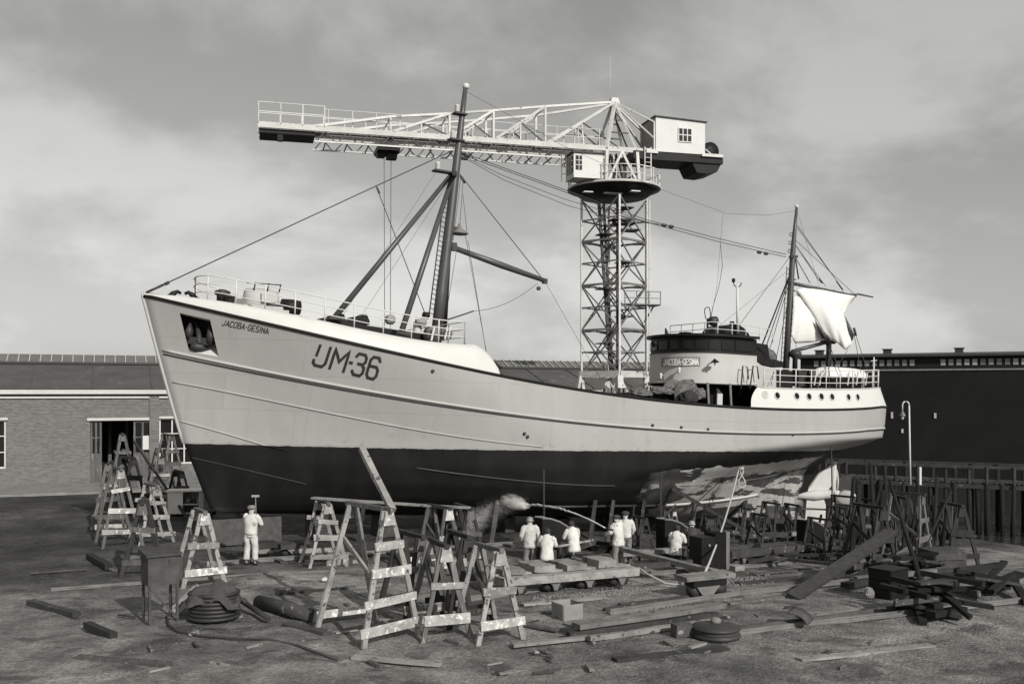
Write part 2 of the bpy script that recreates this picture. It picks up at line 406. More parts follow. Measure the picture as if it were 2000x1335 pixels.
    rib2 = MB().beam((0, ya + .05, za + .05), (0, yb - .3, zb2 - .06), .05, .035).mesh('roof_seam'); rib2.materials.append(MATS['roof_sheet'])
    for i in range(24):
        o = obj('roof_seam', rib2, None, rf); o.location = (x0 + .6 + i * 3.0, 0, 0)
    # white-painted kerb along the front
    MB().box((lx(200), -2.6, .06), (16, 5.0, .12)).build('apron_slab', 'kerb_stone', root)
build_workshop()
# ================================================================== dark quay shed beyond the stern
def build_quay_shed():
    A, B = at(1555, 720, 88), at(2300, 705, 76); A.z = B.z = 0
    d = (B - A); Ln = d.length; ang = math.atan2(d.y, d.x)
    root = thing('quay_shed', 'long black quay shed with small clerestory windows beyond the stern', 'shed', (A.x, A.y, 0), ang)
    MB().box((Ln / 2, 6, 2.1), (Ln, 12, 9.4)).build('wall', 'dark_wall', root)
    cl = MB().box((Ln / 2, 5.2, 7.42), (Ln - .4, 8, 1.3)).build('clerestory', 'black_paint', root)
    rf = MB().prism([(-.3, .6, 8.02), (-.3, .6, 8.2), (-.3, 5, 8.5), (-.3, 9.6, 8.2), (-.3, 9.6, 8.02)], (Ln + .6, 0, 0)).build('roof', 'dark_steel', root)
    MB().beam((0, -.02, 6.85), (Ln, -.02, 6.85), .14, .14).build('ledge', 'mid_steel', root)
    win = MB().box((0, 0, 0), (.38, .04, .52)).mesh('pane'); win.materials.append(MATS['clere_glass'])
    x = 1.6
    i = 0
    while x < Ln - 1:
        if not (i % 17 in (14, 15, 16)):
            o = obj('pane', win, None, cl); o.location = (x, 1.16, 7.5)
        x += .62; i += 1
    vent = MB().box((0, 0, 0), (.7, .7, .5)); vent.box((0, 0, .3), (.9, .9, .08)); vm = vent.mesh('roof_vent'); vm.materials.append(MATS['dark_steel'])
    for k in range(6):
        o = obj('roof_vent', vm, None, rf); o.location = (1.6 + k * 5.9, 3.6, 8.50)
    for k, (px, py) in enumerate(((1735, 813), (1825, 813), (1757, 845), (1712, 857))):
        p = at(px, py, 80)
        lx_ = (p.x - A.x) * math.cos(ang) + (p.y - A.y) * math.sin(ang)
        MB().box((lx_, -.06, p.z), (.18, .08, .55 - .1 * k)).build('wall_light_spot', 'pale_grey', root)  # pale boxes: faint small lights on the wall put into the colour
mat('clere_glass', .2, .2, .3, 3.0, spec=.6, rnd=.5)
build_quay_shed()
# ================================================================== timber jetty right of the stern
def build_jetty():
    root = thing('timber_jetty', 'dark timber jetty with two stringers on piles right of the rudder', 'jetty', (0, 0, 0))
    P0, P1 = at(1615, 918, 54), at(2250, 878, 47)
    Q0, Q1 = at(1615, 958, 54), at(2250, 912, 47)
    # keep both stringers level: take height at their middle
    P0.z = P1.z = 1.05; Q0.z = Q1.z = .05
    MB().beam(P0, P1, .16, .14).build('stringer', 'timber_wet', root); MB().beam(Q0, Q1, .2, .22).build('stringer', 'timber_wet', root)
    off = Vector((.35, 2.4, 0))
    MB().beam(P0 + off, P1 + off, .16, .14).build('stringer', 'wood_dark', root); MB().beam(Q0 + off, Q1 + off, .2, .22).build('stringer', 'wood_dark', root)
    for k in range(27):
        f = k / 26; a = Q0.lerp(Q1, f)
        h = 1.0 if k % 1 == 0 else 0
        b = a.copy(); b.z = -3.4
        a = a + Vector((random.uniform(-.2, .2), random.uniform(-.1, .1), 0)); b = a + Vector((random.uniform(-.12, .12), 0, 0)); b.z = -3.4
        MB().tube([b, (a.x, a.y, .2)], [random.uniform(.10, .17), random.uniform(.09, .13)], 7).build('pile', 'dark_wood_pile', root)
        if k % 2 == 0:
            MB().beam((a.x, a.y, .1), (a.x, a.y, 1.1), .12, .12).build('post', 'wood_dark', root)
            b2 = a + off; MB().tube([(b2.x, b2.y, -3.4), (b2.x, b2.y, 1.1)], .12, 7).build('pile', 'dark_wood_pile', root)
    n = 60
    for k in range(n):
        f = (k + .5) / n; a = Q0.lerp(Q1, f)
        MB().beam((a.x, a.y, .23), (a.x + off.x, a.y + off.y, .23), .19, .05).build('deck_plank', 'timber_wet', root)
build_jetty()
def build_lamp_post():
    b = at(1778, 945, 49.2); s = F / 49.2
    root = thing('lamp_post', 'slender white swan-neck lamp post standing on the jetty', 'lamp post', (b.x, b.y, .26))
    top = (945 - 790) / s
    MB().tube([(0, 0, 0), (-.06, 0, top)], [.055, .04], 8).build('pole', 'white_paint', root)
    pts = [(-.06 - .17 + .17 * math.cos(a), 0, top + .2 * math.sin(a) * 1.0) for a in [k * math.pi / 8 for k in range(9)]]
    pts.append((-.4, 0, top - .25)); MB().tube(pts, .035, 8).build('neck', 'white_paint', root)
    MB().lathe([(.03, 0), (.05, -.08), (.16, -.3), (.15, -.34)], 12, (-.4, 0, top - .22)).build('lamp_shade', 'mid_steel', root)
    MB().lathe([(.02, 0), (.07, -.05), (.075, -.15), (.03, -.22)], 10, (-.4, 0, top - .5)).build('bulb', 'white_paint', root)
    MB().box((.5, 0, .45), (.1, .1, .9)).build('stub_post', 'white_paint', root)
build_lamp_post()
# ================================================================== the trawler
TH = math.radians(1.9)
SC, SS = math.cos(TH), math.sin(TH)
SHIP_M = Matrix(((SC * AX, -AY, SS * AX, OX), (SC * AY, AX, SS * AY, OY), (-SS, 0, SC, 0), (0, 0, 0, 1)))
SHIP_I = SHIP_M.inverted()
CAM_L = SHIP_I @ Vector((0, 0, CAMZ))
def S(px, py, t=0.0):
    """point of the ship's plane at lateral offset t seen in this pixel (ship coordinates)"""
    d = SHIP_I.to_3x3() @ (at(px, py, 1.0) - Vector((0, 0, CAMZ)))
    k = (t - CAM_L.y) / d.y; return CAM_L + d * k
def SZ(px, py, z):
    d = SHIP_I.to_3x3() @ (at(px, py, 1.0) - Vector((0, 0, CAMZ)))
    k = (z - CAM_L.z) / d.z; return CAM_L + d * k
def projS(p): return proj(SHIP_M @ Vector(p))
WL = 3.32
_st_top, _st_wl, _st_fo = S(281, 577), S(360, 866), S(407, 1000)
L0 = [0, .06, .2, 1, 2]; V0 = [_st_fo.x + .5, _st_fo.x + .05, _st_fo.x - .1, _st_wl.x, _st_top.x]
L1 = [0, .3, .55, .7, .8, .9, 1, 1.12, 1.3, 1.6, 2]; V1 = [28.7, 28.9, 29.1, 29.4, 29.8, 30.5, 31.1, 32.0, 32.6, 32.72, 32.75]
ip = np.interp
def zk(s): return _st_fo.z - (s - _st_fo.x) * .0385
SHEER_PX = [(281, 577), (340, 592), (456, 617), (570, 643), (680, 668), (780, 692), (880, 713), (975, 733), (1100, 755), (1240, 776), (1350, 788), (1460, 796), (1550, 799.5), (1625, 799.5), (1690, 797), (1722, 794)]
def bm(l): return ip(l, [0, .06, .15, .3, .5, .75, 1, 1.5, 2], [.13, 1.45, 2.25, 2.9, 3.3, 3.48, 3.55, 3.6, 3.62])
def hull_b(u, l):
    e = ip(l, [0, .1, 1, 2], [.45, .52, .44, .30]); pe = ip(l, [0, 1, 2], [1.5, 1.75, 2.3])
    r = ip(l, [0, .1, .6, 1, 1.3, 2], [.55, .55, .50, .36, .23, .22]); a = ip(l, [0, .6, 1, 1.3, 2], [1.2, 1.5, 2.0, 2.45, 2.5]); c = ip(l, [0, .6, 1, 1.3, 2], [1.7, 1.3, .70, .505, .5])
    q = 1.0
    if u < e: q *= 1 - (1 - u / e) ** pe
    if u > 1 - r: q *= max(0, 1 - ((u - 1 + r) / r) ** a) ** c
    B = bm(l)
    if l < .06: return .13 + (B - .13) * q if l > 0 else .13
    return .06 + (B - .06) * q
def hull_s(u, l): return float(ip(l, L0, V0) + u * (ip(l, L1, V1) - ip(l, L0, V0)))
_zs = ([], [])
for px, py in SHEER_PX:
    best = None
    for u in np.linspace(0, .985, 600):
        s = hull_s(u, 2); b = hull_b(u, 2)
        w = SHIP_M @ Vector((s, -b, 5.0)); x = HX + F * w.x / w.y
        if best is None or abs(x - px) < best[0]: best = (abs(x - px), s, w.y)
    zw = CAMZ - (py - HY) / F * best[2]
    _zs[0].append(best[1]); _zs[1].append((zw + best[1] * SS) / SC)
_o = np.argsort(_zs[0]); SH_S = np.array(_zs[0])[_o]; SH_Z = np.array(_zs[1])[_o]
_k = np.polyfit(SH_S, SH_Z, 5)
def sheer(s):
    return float(np.polyval(_k, min(max(s, SH_S[0]), SH_S[-1])))
def hull_p(u, l, side=-1, off=0.0):
    s = hull_s(u, l); b = hull_b(u, l) + off
    z = zk(s) + (WL - zk(s)) * l if l <= 1 else WL + (sheer(s) - WL) * (l - 1)
    return Vector((s, side * b, z))
def hull_n(u, l, side=-1):
    a = hull_p(min(u + .004, 1), l, side) - hull_p(max(u - .004, 0), l, side); b = hull_p(u, min(l + .01, 2), side) - hull_p(u, max(l - .01, 0), side)
    n = a.cross(b); n.normalize()
    return n if n.y * side > 0 else -n
class Lookup:
    """inverse of a surface seen in the picture: pixel -> surface parameters"""
    def __init__(s, f, us, ls):
        s.f = f; s.us, s.ls = us, ls
        s.px = np.array([[projS(f(u, l)) for l in ls] for u in us])
    def __call__(s, x, y):
        d = (s.px[..., 0] - x) ** 2 + (s.px[..., 1] - y) ** 2; i, j = np.unravel_index(np.argmin(d), d.shape)
        u, l = float(s.us[i]), float(s.ls[j]); lo, hi = s.us[0], s.us[-1]; la, lb = s.ls[0], s.ls[-1]
        for _ in range(4):
            p = np.array(projS(s.f(u, l))); e = 1e-3
            Ju = (np.array(projS(s.f(min(u + e, hi), l))) - np.array(projS(s.f(max(u - e, lo), l)))) / (min(u + e, hi) - max(u - e, lo))
            Jl = (np.array(projS(s.f(u, min(l + e, lb)))) - np.array(projS(s.f(u, max(l - e, la))))) / (min(l + e, lb) - max(l - e, la))
            try: du = np.linalg.solve(np.array([Ju, Jl]).T, np.array([x, y]) - p)
            except Exception: break
            u = min(hi, max(lo, u + float(np.clip(du[0], -.05, .05)))); l = min(lb, max(la, l + float(np.clip(du[1], -.1, .1))))
        return u, l
HL = Lookup(lambda u, l: hull_p(u, l), np.linspace(0, .93, 150), np.linspace(.05, 2, 60))
ship = bpy.data.objects.new('fishing_trawler', None); C.objects.link(ship); ship.matrix_world = SHIP_M
tag(ship, 'grey and white steel fishing trawler numbered IJM-36 propped up on the slipway', 'ship')
def hull_mat():
    m = bpy.data.materials.new('hull_paint'); m.use_nodes = True; N, L = m.node_tree.nodes, m.node_tree.links
    b = N['Principled BSDF']; b.inputs['Specular IOR Level'].default_value = .2
    t = N.new('ShaderNodeTexCoord'); sx = N.new('ShaderNodeSeparateXYZ'); L.new(t.outputs['Object'], sx.inputs[0])
    def nz(scale, st=(1, 1, 1), d=6):
        mp = N.new('ShaderNodeMapping'); mp.inputs['Scale'].default_value = st; L.new(t.outputs['Object'], mp.inputs[0])
        n = N.new('ShaderNodeTexNoise'); n.inputs['Scale'].default_value = scale; n.inputs['Detail'].default_value = d; n.inputs['Roughness'].default_value = .6; L.new(mp.outputs[0], n.inputs['Vector']); return n.outputs['Fac']
    def M(op, a, c, cl=False):
        q = N.new('ShaderNodeMath'); q.operation = op; q.use_clamp = cl
        for i, v in enumerate((a, c)):
            if isinstance(v, (int, float)): q.inputs[i].default_value = v
            else: L.new(v, q.inputs[i])
        return q.outputs[0]
    def R(f, a, b_, c, d):
        r = N.new('ShaderNodeMapRange'); r.inputs[1].default_value = a; r.inputs[2].default_value = b_; r.inputs[3].default_value = c; r.inputs[4].default_value = d; L.new(f, r.inputs[0]); return r.outputs[0]
    def mix(f, a, c):
        q = N.new('ShaderNodeMix'); q.data_type = 'FLOAT'
        L.new(f, q.inputs[0])
        for i, v in ((2, a), (3, c)):
            if isinstance(v, (int, float)): q.inputs[i].default_value = v
            else: L.new(v, q.inputs[i])
        return q.outputs[0]
    s, z = sx.outputs[0], sx.outputs[2]
    topside = M('MULTIPLY', M('MULTIPLY', R(nz(.35, (1, 1, .6)), .3, .7, .33, .37), R(nz(3, (1, 1, .12)), .3, .7, .97, 1.03)), R(nz(.9, (1, 1, .5), 8), .55, .8, 1.0, .93))
    # thin dark runs below the scuppers
    run = M('MULTIPLY', R(nz(2.2, (1.0, .02, .03), 3), .66, .70, 0, 1), R(s, 13, 17, 0, 1))
    run = M('MULTIPLY', run, R(z, 4.2, 4.0, 0, 1))
    topside = mix(M('MULTIPLY', run, .30), topside, .10)
    black = R(nz(1.4, (1, 1, .35)), .3, .7, .006, .014)
    # scraped bottom aft: pale bare coat breaking through the black, washed band by band
    edge = M('ADD', z, M('MULTIPLY', M('SUBTRACT', nz(1.1, (1, .4, 2.2), 8), .5), .55))
    band = M('MULTIPLY', R(M('SUBTRACT', edge, R(s, 17, 29, 0, .55)), 2.50, 2.48, 0, 1), R(M('ADD', s, M('MULTIPLY', nz(2.0), 2.0)), 18.4, 18.9, 0, 1))
    patch = R(M('ADD', nz(.9, (.45, .3, 2.6), 9), R(s, 18.5, 22, -.16, .10)), .44, .45, 0, 1)
    aft = M('MULTIPLY', R(M('ADD', s, M('MULTIPLY', nz(1.3), 3.0)), 29.6, 30.2, 1, 0), 1.0)
    low = R(M('SUBTRACT', edge, R(s, 17, 29, 0, .55)), 1.98, 1.90, 0, 1)
    scraped = mix(patch, R(nz(2.2, (1, 1, .4)), .3, .7, .05, .10), R(nz(3, (1, .5, .2)), .3, .7, .52, .70))
    lowc = mix(R(nz(.8, (.5, .4, 2.2), 9), .50, .51, 0, 1), R(nz(2.0), .3, .7, .035, .08), R(nz(3, (1, .5, .3)), .3, .7, .26, .44))
    scraped = mix(low, scraped, lowc)
    under = mix(M('MULTIPLY', band, aft), black, scraped)
    wl = R(M('ADD', z, M('MULTIPLY', nz(2.5, (1, 1, 1), 9), .10)), WL + .04, WL + .055, 0, 1)
    # plate seams: strakes and staggered butts, a hair darker and proud of the plating
    cb = N.new('ShaderNodeCombineXYZ'); L.new(s, cb.inputs[0]); L.new(z, cb.inputs[1])
    bk_ = N.new('ShaderNodeTexBrick'); bk_.inputs['Scale'].default_value = 1.0; bk_.inputs['Brick Width'].default_value = 4.3; bk_.inputs['Row Height'].default_value = 1.12; bk_.inputs['Mortar Size'].default_value = .012; bk_.inputs['Mortar Smooth'].default_value = 0
    bk_.inputs['Color1'].default_value = (1, 1, 1, 1); bk_.inputs['Color2'].default_value = (.965, .965, .965, 1); bk_.inputs['Mortar'].default_value = (.86, .86, .86, 1); L.new(cb.outputs[0], bk_.inputs['Vector'])
    pb = N.new('ShaderNodeRGBToBW'); L.new(bk_.outputs['Color'], pb.inputs[0]); topside = M('MULTIPLY', topside, pb.outputs[0])
    # scuffs and rust weeping just above the boot-top
    sc_ = M('MULTIPLY', R(nz(2.6, (1, 1, 1.6), 9), .60, .68, 0, 1), R(z, WL + .75, WL + .05, 0, 1)); topside = mix(M('MULTIPLY', sc_, .35), topside, .12)
    wp = M('MULTIPLY', R(nz(1.3, (2.2, .02, .10), 6), .60, .72, 0, 1), R(nz(.4, (1, 1, .3), 3), .45, .6, 0, 1)); topside = mix(M('MULTIPLY', wp, .22), topside, .14)
    v = mix(wl, under, topside)
    grey_out(N, L, v, b.inputs['Base Color'])
    L.new(R(wl, 0, 1, .7, .45), b.inputs['Roughness'])
    bp = N.new('ShaderNodeBump'); bp.inputs['Strength'].default_value = .25; bp.inputs['Distance'].default_value = .05
    L.new(nz(.8, (1, 1, 1), 2), bp.inputs['Height']); L.new(bp.outputs[0], b.inputs['Normal'])
    MATS['hull_paint'] = m
hull_mat()
# anchor recess corners in surface parameters
UA, LA = HL(351, 611); UB, LB = HL(427, 696)
us = np.unique(np.concatenate([np.linspace(0, .06, 10) ** 1.0, np.linspace(.06, .8, 90), np.linspace(.8, 1, 60), [UA, UB]]))
ls = np.unique(np.concatenate([[0, .03, .06, .1], np.linspace(.15, 2, 44), [1.0, LA, LB]]))
LB, LA = min(LA, LB), max(LA, LB)
def build_hull():
    mb = MB()
    for side in (-1, 1):
        P = [[hull_p(u, l, side) for l in ls] for u in us]; base = len(mb.v); K = len(ls)
        for r in P: mb.v.extend([tuple(p) for p in r])
        for i in range(len(us) - 1):
            for j in range(K - 1):
                if us[i] >= UA - 1e-9 and us[i + 1] <= UB + 1e-9 and ls[j] >= LB - 1e-9 and ls[j + 1] <= LA + 1e-9: continue
                q = (base + i * K + j, base + (i + 1) * K + j, base + (i + 1) * K + j + 1, base + i * K + j + 1)
                mb.f.append(q if side < 0 else q[::-1]); mb.sm.append(True)
    # bottom plate between the two keel edges, stem bar and stern closing
    n = len(us); K = len(ls); o2 = n * K
    for i in range(n - 1): mb.f.append((i * K, o2 + i * K, o2 + (i + 1) * K, (i + 1) * K)); mb.sm.append(False)
    for j in range(K - 1):
        mb.f.append((j, j + 1, o2 + j + 1, o2 + j)); mb.sm.append(True)
        e = (n - 1) * K; mb.f.append((e + j, o2 + e + j, o2 + e + j + 1, e + j + 1)); mb.sm.append(True)
    return mb.build('hull', 'hull_paint', ship)
hull = build_hull()
MB().tube([hull_p(0, l) * 1 + Vector((-.03, .06, 0)) for l in np.linspace(1.0, 2, 14)] + [Vector((_st_top.x - .05, 0, _st_top.z + .12))], [.06] * 14 + [.03], 8).build('stem_bar', 'pale_grey', hull)
def strip(name, pts, m, h, dz=0.0, w=.05, parent=hull):
    """half-round moulding on the hull through surface parameters, both sides"""
    for side in (-1, 1):
        c = []
        for u, l in pts: c.append(hull_p(u, l, side) + hull_n(u, l, side) * .01 + Vector((0, 0, dz)))
        MB().tube(c, w, 8).build(name, m, parent)
def fit_line(px_list, u_from=None, u_to=None, n=60):
    P = sorted(HL(*p) for p in px_list); uu = np.array([p[0] for p in P]); ll = np.array([p[1] for p in P])
    a = uu[0] if u_from is None else u_from; b = uu[-1] if u_to is None else u_to
    k = np.polyfit(uu, ll, min(4, len(P) - 1))
    return [(u, float(min(2, max(.02, np.polyval(k, u)))) if uu[0] <= u <= uu[-1] else float(ip(u, uu, ll))) for u in np.linspace(a, b, n)]
sheer_line = [(u, 2.0) for u in np.linspace(0, 1, 110)]
strip('rubbing_strake', sheer_line, 'black_paint', .1, .0, .05)
knuckle = fit_line([(306, 682), (340, 689), (420, 702), (540, 728), (660, 752), (780, 774), (950, 800), (1100, 822), (1263, 832), (1442, 844), (1620, 844), (1690, 838)], .004, 1.0, 110)
strip('knuckle_strake', knuckle, 'pale_grey', .1, 0, .045)
strip('strake_shadow', [(u, l - .018) for u, l in knuckle], 'dark_steel', .1, -.04, .022)  # dark tube under the strake: its shadow put into shape and colour
strip('chine_strake', fit_line([(337, 745), (430, 763), (540, 784), (660, 809), (780, 833), (940, 858), (1060, 872)]), 'hull_paint', .1, 0, .026)
strip('lower_chine_strake', fit_line([(354, 822), (430, 843), (525, 871), (560, 879)]), 'hull_paint', .1, 0, .026)
strip('bottom_seam', fit_line([(375, 893), (480, 917), (600, 945)]), 'dark_steel', .1, 0, .016)
strip('bilge_batten', fit_line([(812, 913), (950, 931), (1060, 942), (1200, 948)]), 'dark_steel', .1, 0, .028)
strip('bilge_keel', fit_line([(1300, 985), (1350, 982), (1400, 977), (1440, 972), (1478, 965)]), 'cream_paint', .1, 0, .06)
strip('bilge_keel', fit_line([(1060, 988), (1120, 988), (1180, 987), (1240, 986.5), (1290, 985.5)]), 'dark_steel', .1, 0, .06)
strip('aft_bottom_seam', fit_line([(1330, 947.5), (1390, 944), (1450, 938), (1530, 922), (1570, 911)]), 'mid_steel', .1, 0, .014)
# ---- anchor pocket with stowed anchor (both bows)
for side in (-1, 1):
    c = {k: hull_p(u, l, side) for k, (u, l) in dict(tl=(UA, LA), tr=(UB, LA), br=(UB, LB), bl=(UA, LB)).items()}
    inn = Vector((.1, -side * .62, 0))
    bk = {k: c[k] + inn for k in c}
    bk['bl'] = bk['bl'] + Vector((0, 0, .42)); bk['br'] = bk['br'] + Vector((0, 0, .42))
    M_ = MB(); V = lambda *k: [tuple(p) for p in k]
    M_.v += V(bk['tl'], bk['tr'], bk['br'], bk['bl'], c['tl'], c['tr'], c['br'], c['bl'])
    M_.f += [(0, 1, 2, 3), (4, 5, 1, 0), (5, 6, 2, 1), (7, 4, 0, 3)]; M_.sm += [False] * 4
    pk = M_.build('anchor_pocket', 'black_paint', ship)  # black walls: shade of the recess put into their colour
    A_ = MB(); A_.v += V(bk['bl'], bk['br'], c['br'], c['bl']); A_.f += [(0, 1, 2, 3)]; A_.sm += [False]; A_.build('pocket_apron', 'white_paint', pk)
    mid = (c['tl'] + c['tr'] + c['br'] + c['bl']) / 4 + inn * .35
    an = MB(); ux = (c['tr'] - c['tl']).normalized(); uz = Vector((0, 0, 1)); uy = Vector((0, side, 0))
    an.tube([mid + uz * .45 + inn * .4 - ux * .1, mid - uz * .05, mid - uz * .3 + uy * .1], [.07, .09, .11], 8)
    an.beam(mid - ux * .34 - uz * .22, mid + ux * .36 - uz * .12, .2, .22)
    for k, e in ((-1, -.36), (1, .36)):
        a0 = mid + ux * e - uz * .18; an.tube([a0, a0 + uz * .25 + uy * .1, a0 + uz * .55 + uy * .02 - ux * k * .05], [.12, .14, .03], 6)
    an.lathe([(.1, -.25), (.17, -.1), (.17, .1), (.1, .25)], 10, tuple(mid - uz * .36), 'x')
    an.build('anchor', 'dark_steel', ship)
# ---- lettering: strokes in a unit cell, laid on the plating
GL = {
 'J': [[(.85, 1), (.85, .22), (.65, 0), (.3, 0), (.08, .2)]],
 'A': [[(0, 0), (.5, 1), (1, 0)], [(.2, .32), (.8, .32)]],
 'C': [[(.95, .8), (.75, 1), (.25, 1), (.05, .8), (.05, .2), (.25, 0), (.75, 0), (.95, .2)]],
 'O': [[(.25, 0), (.05, .2), (.05, .8), (.25, 1), (.75, 1), (.95, .8), (.95, .2), (.75, 0), (.25, 0)]],
 'B': [[(.08, .52), (.7, .52), (.88, .66), (.88, .86), (.7, 1), (.08, 1), (.08, 0), (.75, 0), (.95, .16), (.95, .38), (.76, .5)]],
 'G': [[(.95, .8), (.75, 1), (.25, 1), (.05, .8), (.05, .2), (.25, 0), (.75, 0), (.95, .2), (.95, .46), (.55, .46)]],
 'E': [[(.95, 1), (.08, 1), (.08, 0), (.95, 0)], [(.1, .5), (.8, .5)]],
 'S': [[(.92, .84), (.75, 1), (.25, 1), (.06, .86), (.06, .64), (.25, .52), (.75, .48), (.94, .36), (.94, .14), (.75, 0), (.25, 0), (.06, .16)]],
 'I': [[(.5, 0), (.5, 1)]],
 'N': [[(.05, 0), (.05, 1), (.95, 0), (.95, 1)]],
 'M': [[(.02, 0), (.02, 1), (.5, .42), (.98, 1), (.98, 0)]],
 '-': [[(.2, .5), (.8, .5)]],
 'Y': [[(.12, 1), (.10, .47)], [(.02, .25), (.02, .12), (.2, 0), (.7, 0), (.88, .18), (.88, 1)]],     # the broken-U IJ ligature
 '3': [[(.05, .84), (.2, 1), (.75, 1), (.93, .86), (.93, .66), (.75, .53), (.35, .53)], [(.76, .5), (.95, .38), (.95, .15), (.76, 0), (.22, 0), (.03, .16)]],
 '6': [[(.93, .84), (.75, 1), (.25, 1), (.06, .84), (.06, .16), (.25, 0), (.75, 0), (.94, .16), (.94, .42), (.75, .56), (.08, .56)]],
}
def lettering(text, cells, quad, hw, look, f, nrm, m, parent, aspect):
    """cells: (x0, x1) of each glyph in 0..1; quad TL, BL, TR, BR in photo pixels on a surface"""
    TL, BL, TR, BR = [np.array(q, float) for q in quad]
    def place(x, y, k):
        p = (TL * (1 - x) + TR * x) * y + (BL * (1 - x) + BR * x) * (1 - y)
        u, l = look(p[0], p[1]); return f(u, l) + nrm(u, l) * (.012 + .004 * k)
    for ch, (a, b) in zip(text, cells):
        mb = MB()
        for k, line in enumerate(GL[ch]):
            pts = [np.array((a + (b - a) * x, y)) for x, y in line]
            P = []                                         # densify
            for i in range(len(pts) - 1):
                q = pts[i + 1] - pts[i]; n = max(1, int(np.hypot(q[0] * aspect, q[1]) / .25))
                P += [pts[i] + q * j / n for j in range(n)]
            P.append(pts[-1]); closed = np.allclose(P[0], P[-1])
            ra, rb = [], []
            for i, p in enumerate(P):
                d0 = (P[i] - P[i - 1]) if i else ((P[-1] - P[-2]) if closed else P[1] - P[0]); d1 = (P[i + 1] - P[i]) if i < len(P) - 1 else ((P[1] - P[0]) if closed else d0)
                s_ = np.array((aspect, 1)); d0 = d0 * s_; d1 = d1 * s_; d0 = d0 / np.hypot(*d0); d1 = d1 / np.hypot(*d1)
                n0 = np.array((-d0[1], d0[0])); n1 = np.array((-d1[1], d1[0])); n = n0 + n1; n = n / max(.25, np.hypot(*n)); w = hw / max(.55, float(n @ n0))
                e = np.zeros(2)
                if not closed and i == 0: e = -d1 * hw * .6
                if not closed and i == len(P) - 1: e = d0 * hw * .6
                for L_, sg in ((ra, 1), (rb, -1)):
                    v = p + (n * w * sg + e) / s_; L_.append(place(v[0], v[1], k))
            mb.grid([ra, rb], False)
        mb.build('letter', m, parent)
mat('letter_black', .03, .5, .2, 2.0); mat('letter_white', .75, .6, .05, 2.0)
hn = lambda u, l: hull_n(u, l)
hf = lambda u, l: hull_p(u, l)
lettering('YM-36', [(.0, .215), (.27, .495), (.53, .59), (.605, .785), (.83, 1.0)], [(622.5, 673), (609.5, 711), (746, 700), (734, 741)], .070, HL, hf, hn, 'letter_black', ship, 3.3)
def even(text, gap=.28, narrow={'I': .35, '-': .5}):
    ws = [narrow.get(c, 1.0) for c in text]; tot = sum(ws) + gap * (len(text) - 1); x = 0; r = []
    for w in ws: r.append((x / tot, (x + w) / tot)); x += w + gap
    return r
lettering('JACOBA-GESINA', even('JACOBA-GESINA'), [(437, 624), (433, 634.5), (526, 641), (524, 652)], .075, HL, hf, hn, 'letter_black', ship, 8.6)
# ---- forecastle (white whaleback), deck and bulwark cap
WB_PX = [(281, 576), (350, 583), (420, 588), (480, 597), (600, 622), (700, 645), (800, 662), (905, 673), (925, 677)]
def u_of_s(s): return (s - V0[-1]) / (V1[-1] - V0[-1])
def wb_top():
    xs, zz = [], []
    for px, py in WB_PX:
        best = min(((abs(projS((s, -max(.03, hull_b(u_of_s(s), 2) - .16), 7.0))[0] - px), s) for s in np.linspace(V0[-1] + .02, 16, 500)))
        s = best[1]; w = SHIP_M @ Vector((s, -max(.03, hull_b(u_of_s(s), 2) - .16), 7)); zw = CAMZ - (py - HY) / F * w.y
        xs.append(s); zz.append((zw + s * SS) / SC)
    return xs, zz
WBX, WBZ = wb_top()
S_WB0, S_WB1 = WBX[-1], None
S_WB1 = min(((abs(projS((s, -hull_b(u_of_s(s), 2), sheer(s)))[0] - 978), s) for s in np.linspace(8, 20, 400)))[1]
_kw = np.polyfit(WBX, np.array(WBZ) - np.array([sheer(s) for s in WBX]), 3)
def wb_h(s):
    if s <= S_WB0: return max(.06, float(np.polyval(_kw, s)))
    f = min(1, (s - S_WB0) / (S_WB1 - S_WB0)); h0 = float(np.polyval(_kw, S_WB0))
    return h0 * math.sqrt(max(0, 1 - f ** 1.7)) + .02
wbs = list(np.linspace(V0[-1], S_WB0, 50)) + list(np.linspace(S_WB0, S_WB1, 14))[1:]
for side in (-1, 1):
    lo = [Vector((s, side * max(.02, hull_b(u_of_s(s), 2) + .005), sheer(s) + .05)) for s in wbs]
    md = [Vector((s, side * max(.015, hull_b(u_of_s(s), 2) - .05), sheer(s) + .05 + wb_h(s) * .6)) for s in wbs]
    hi = [Vector((s, side * max(.01, hull_b(u_of_s(s), 2) - .16 - .1 * min(1, max(0, s) / 3)), sheer(s) + .05 + wb_h(s))) for s in wbs]
    inn = [Vector((s, side * max(.005, hull_b(u_of_s(s), 2) - .24 - .1 * min(1, max(0, s) / 3)), sheer(s) + .05 + wb_h(s))) for s in wbs]
    low = [Vector((p.x, p.y, sheer(p.x) - .3)) for p in inn]
    MB().grid([lo, md, hi, inn, low]).build('whaleback_plating', 'white_paint', ship)
dk = []
for s in np.linspace(V0[-1] + .1, S_WB0 - .05, 40):
    b = max(.02, hull_b(u_of_s(s), 2) - .22); z = sheer(s) + wb_h(s)
    dk.append([Vector((s, y * b, z + .08 * (1 - y * y))) for y in np.linspace(-1, 1, 9)])
MB().grid(dk).build('foredeck', 'lead_grey', ship)
def zdeck(s): return sheer(s) - .95
dk = []
for s in np.linspace(2, 32.3, 80):
    l_ = 1 + (zdeck(s) - WL) / (sheer(s) - WL); u = (s - float(ip(l_, L0, V0))) / (float(ip(l_, L1, V1)) - float(ip(l_, L0, V0))); b = max(.05, hull_b(min(u, 1), l_) - .02)
    dk.append([Vector((s, y * b, zdeck(s) + .06 * (1 - y * y))) for y in np.linspace(-1, 1, 9)])
MB().grid(dk).build('main_deck', 'wood_dark', ship)
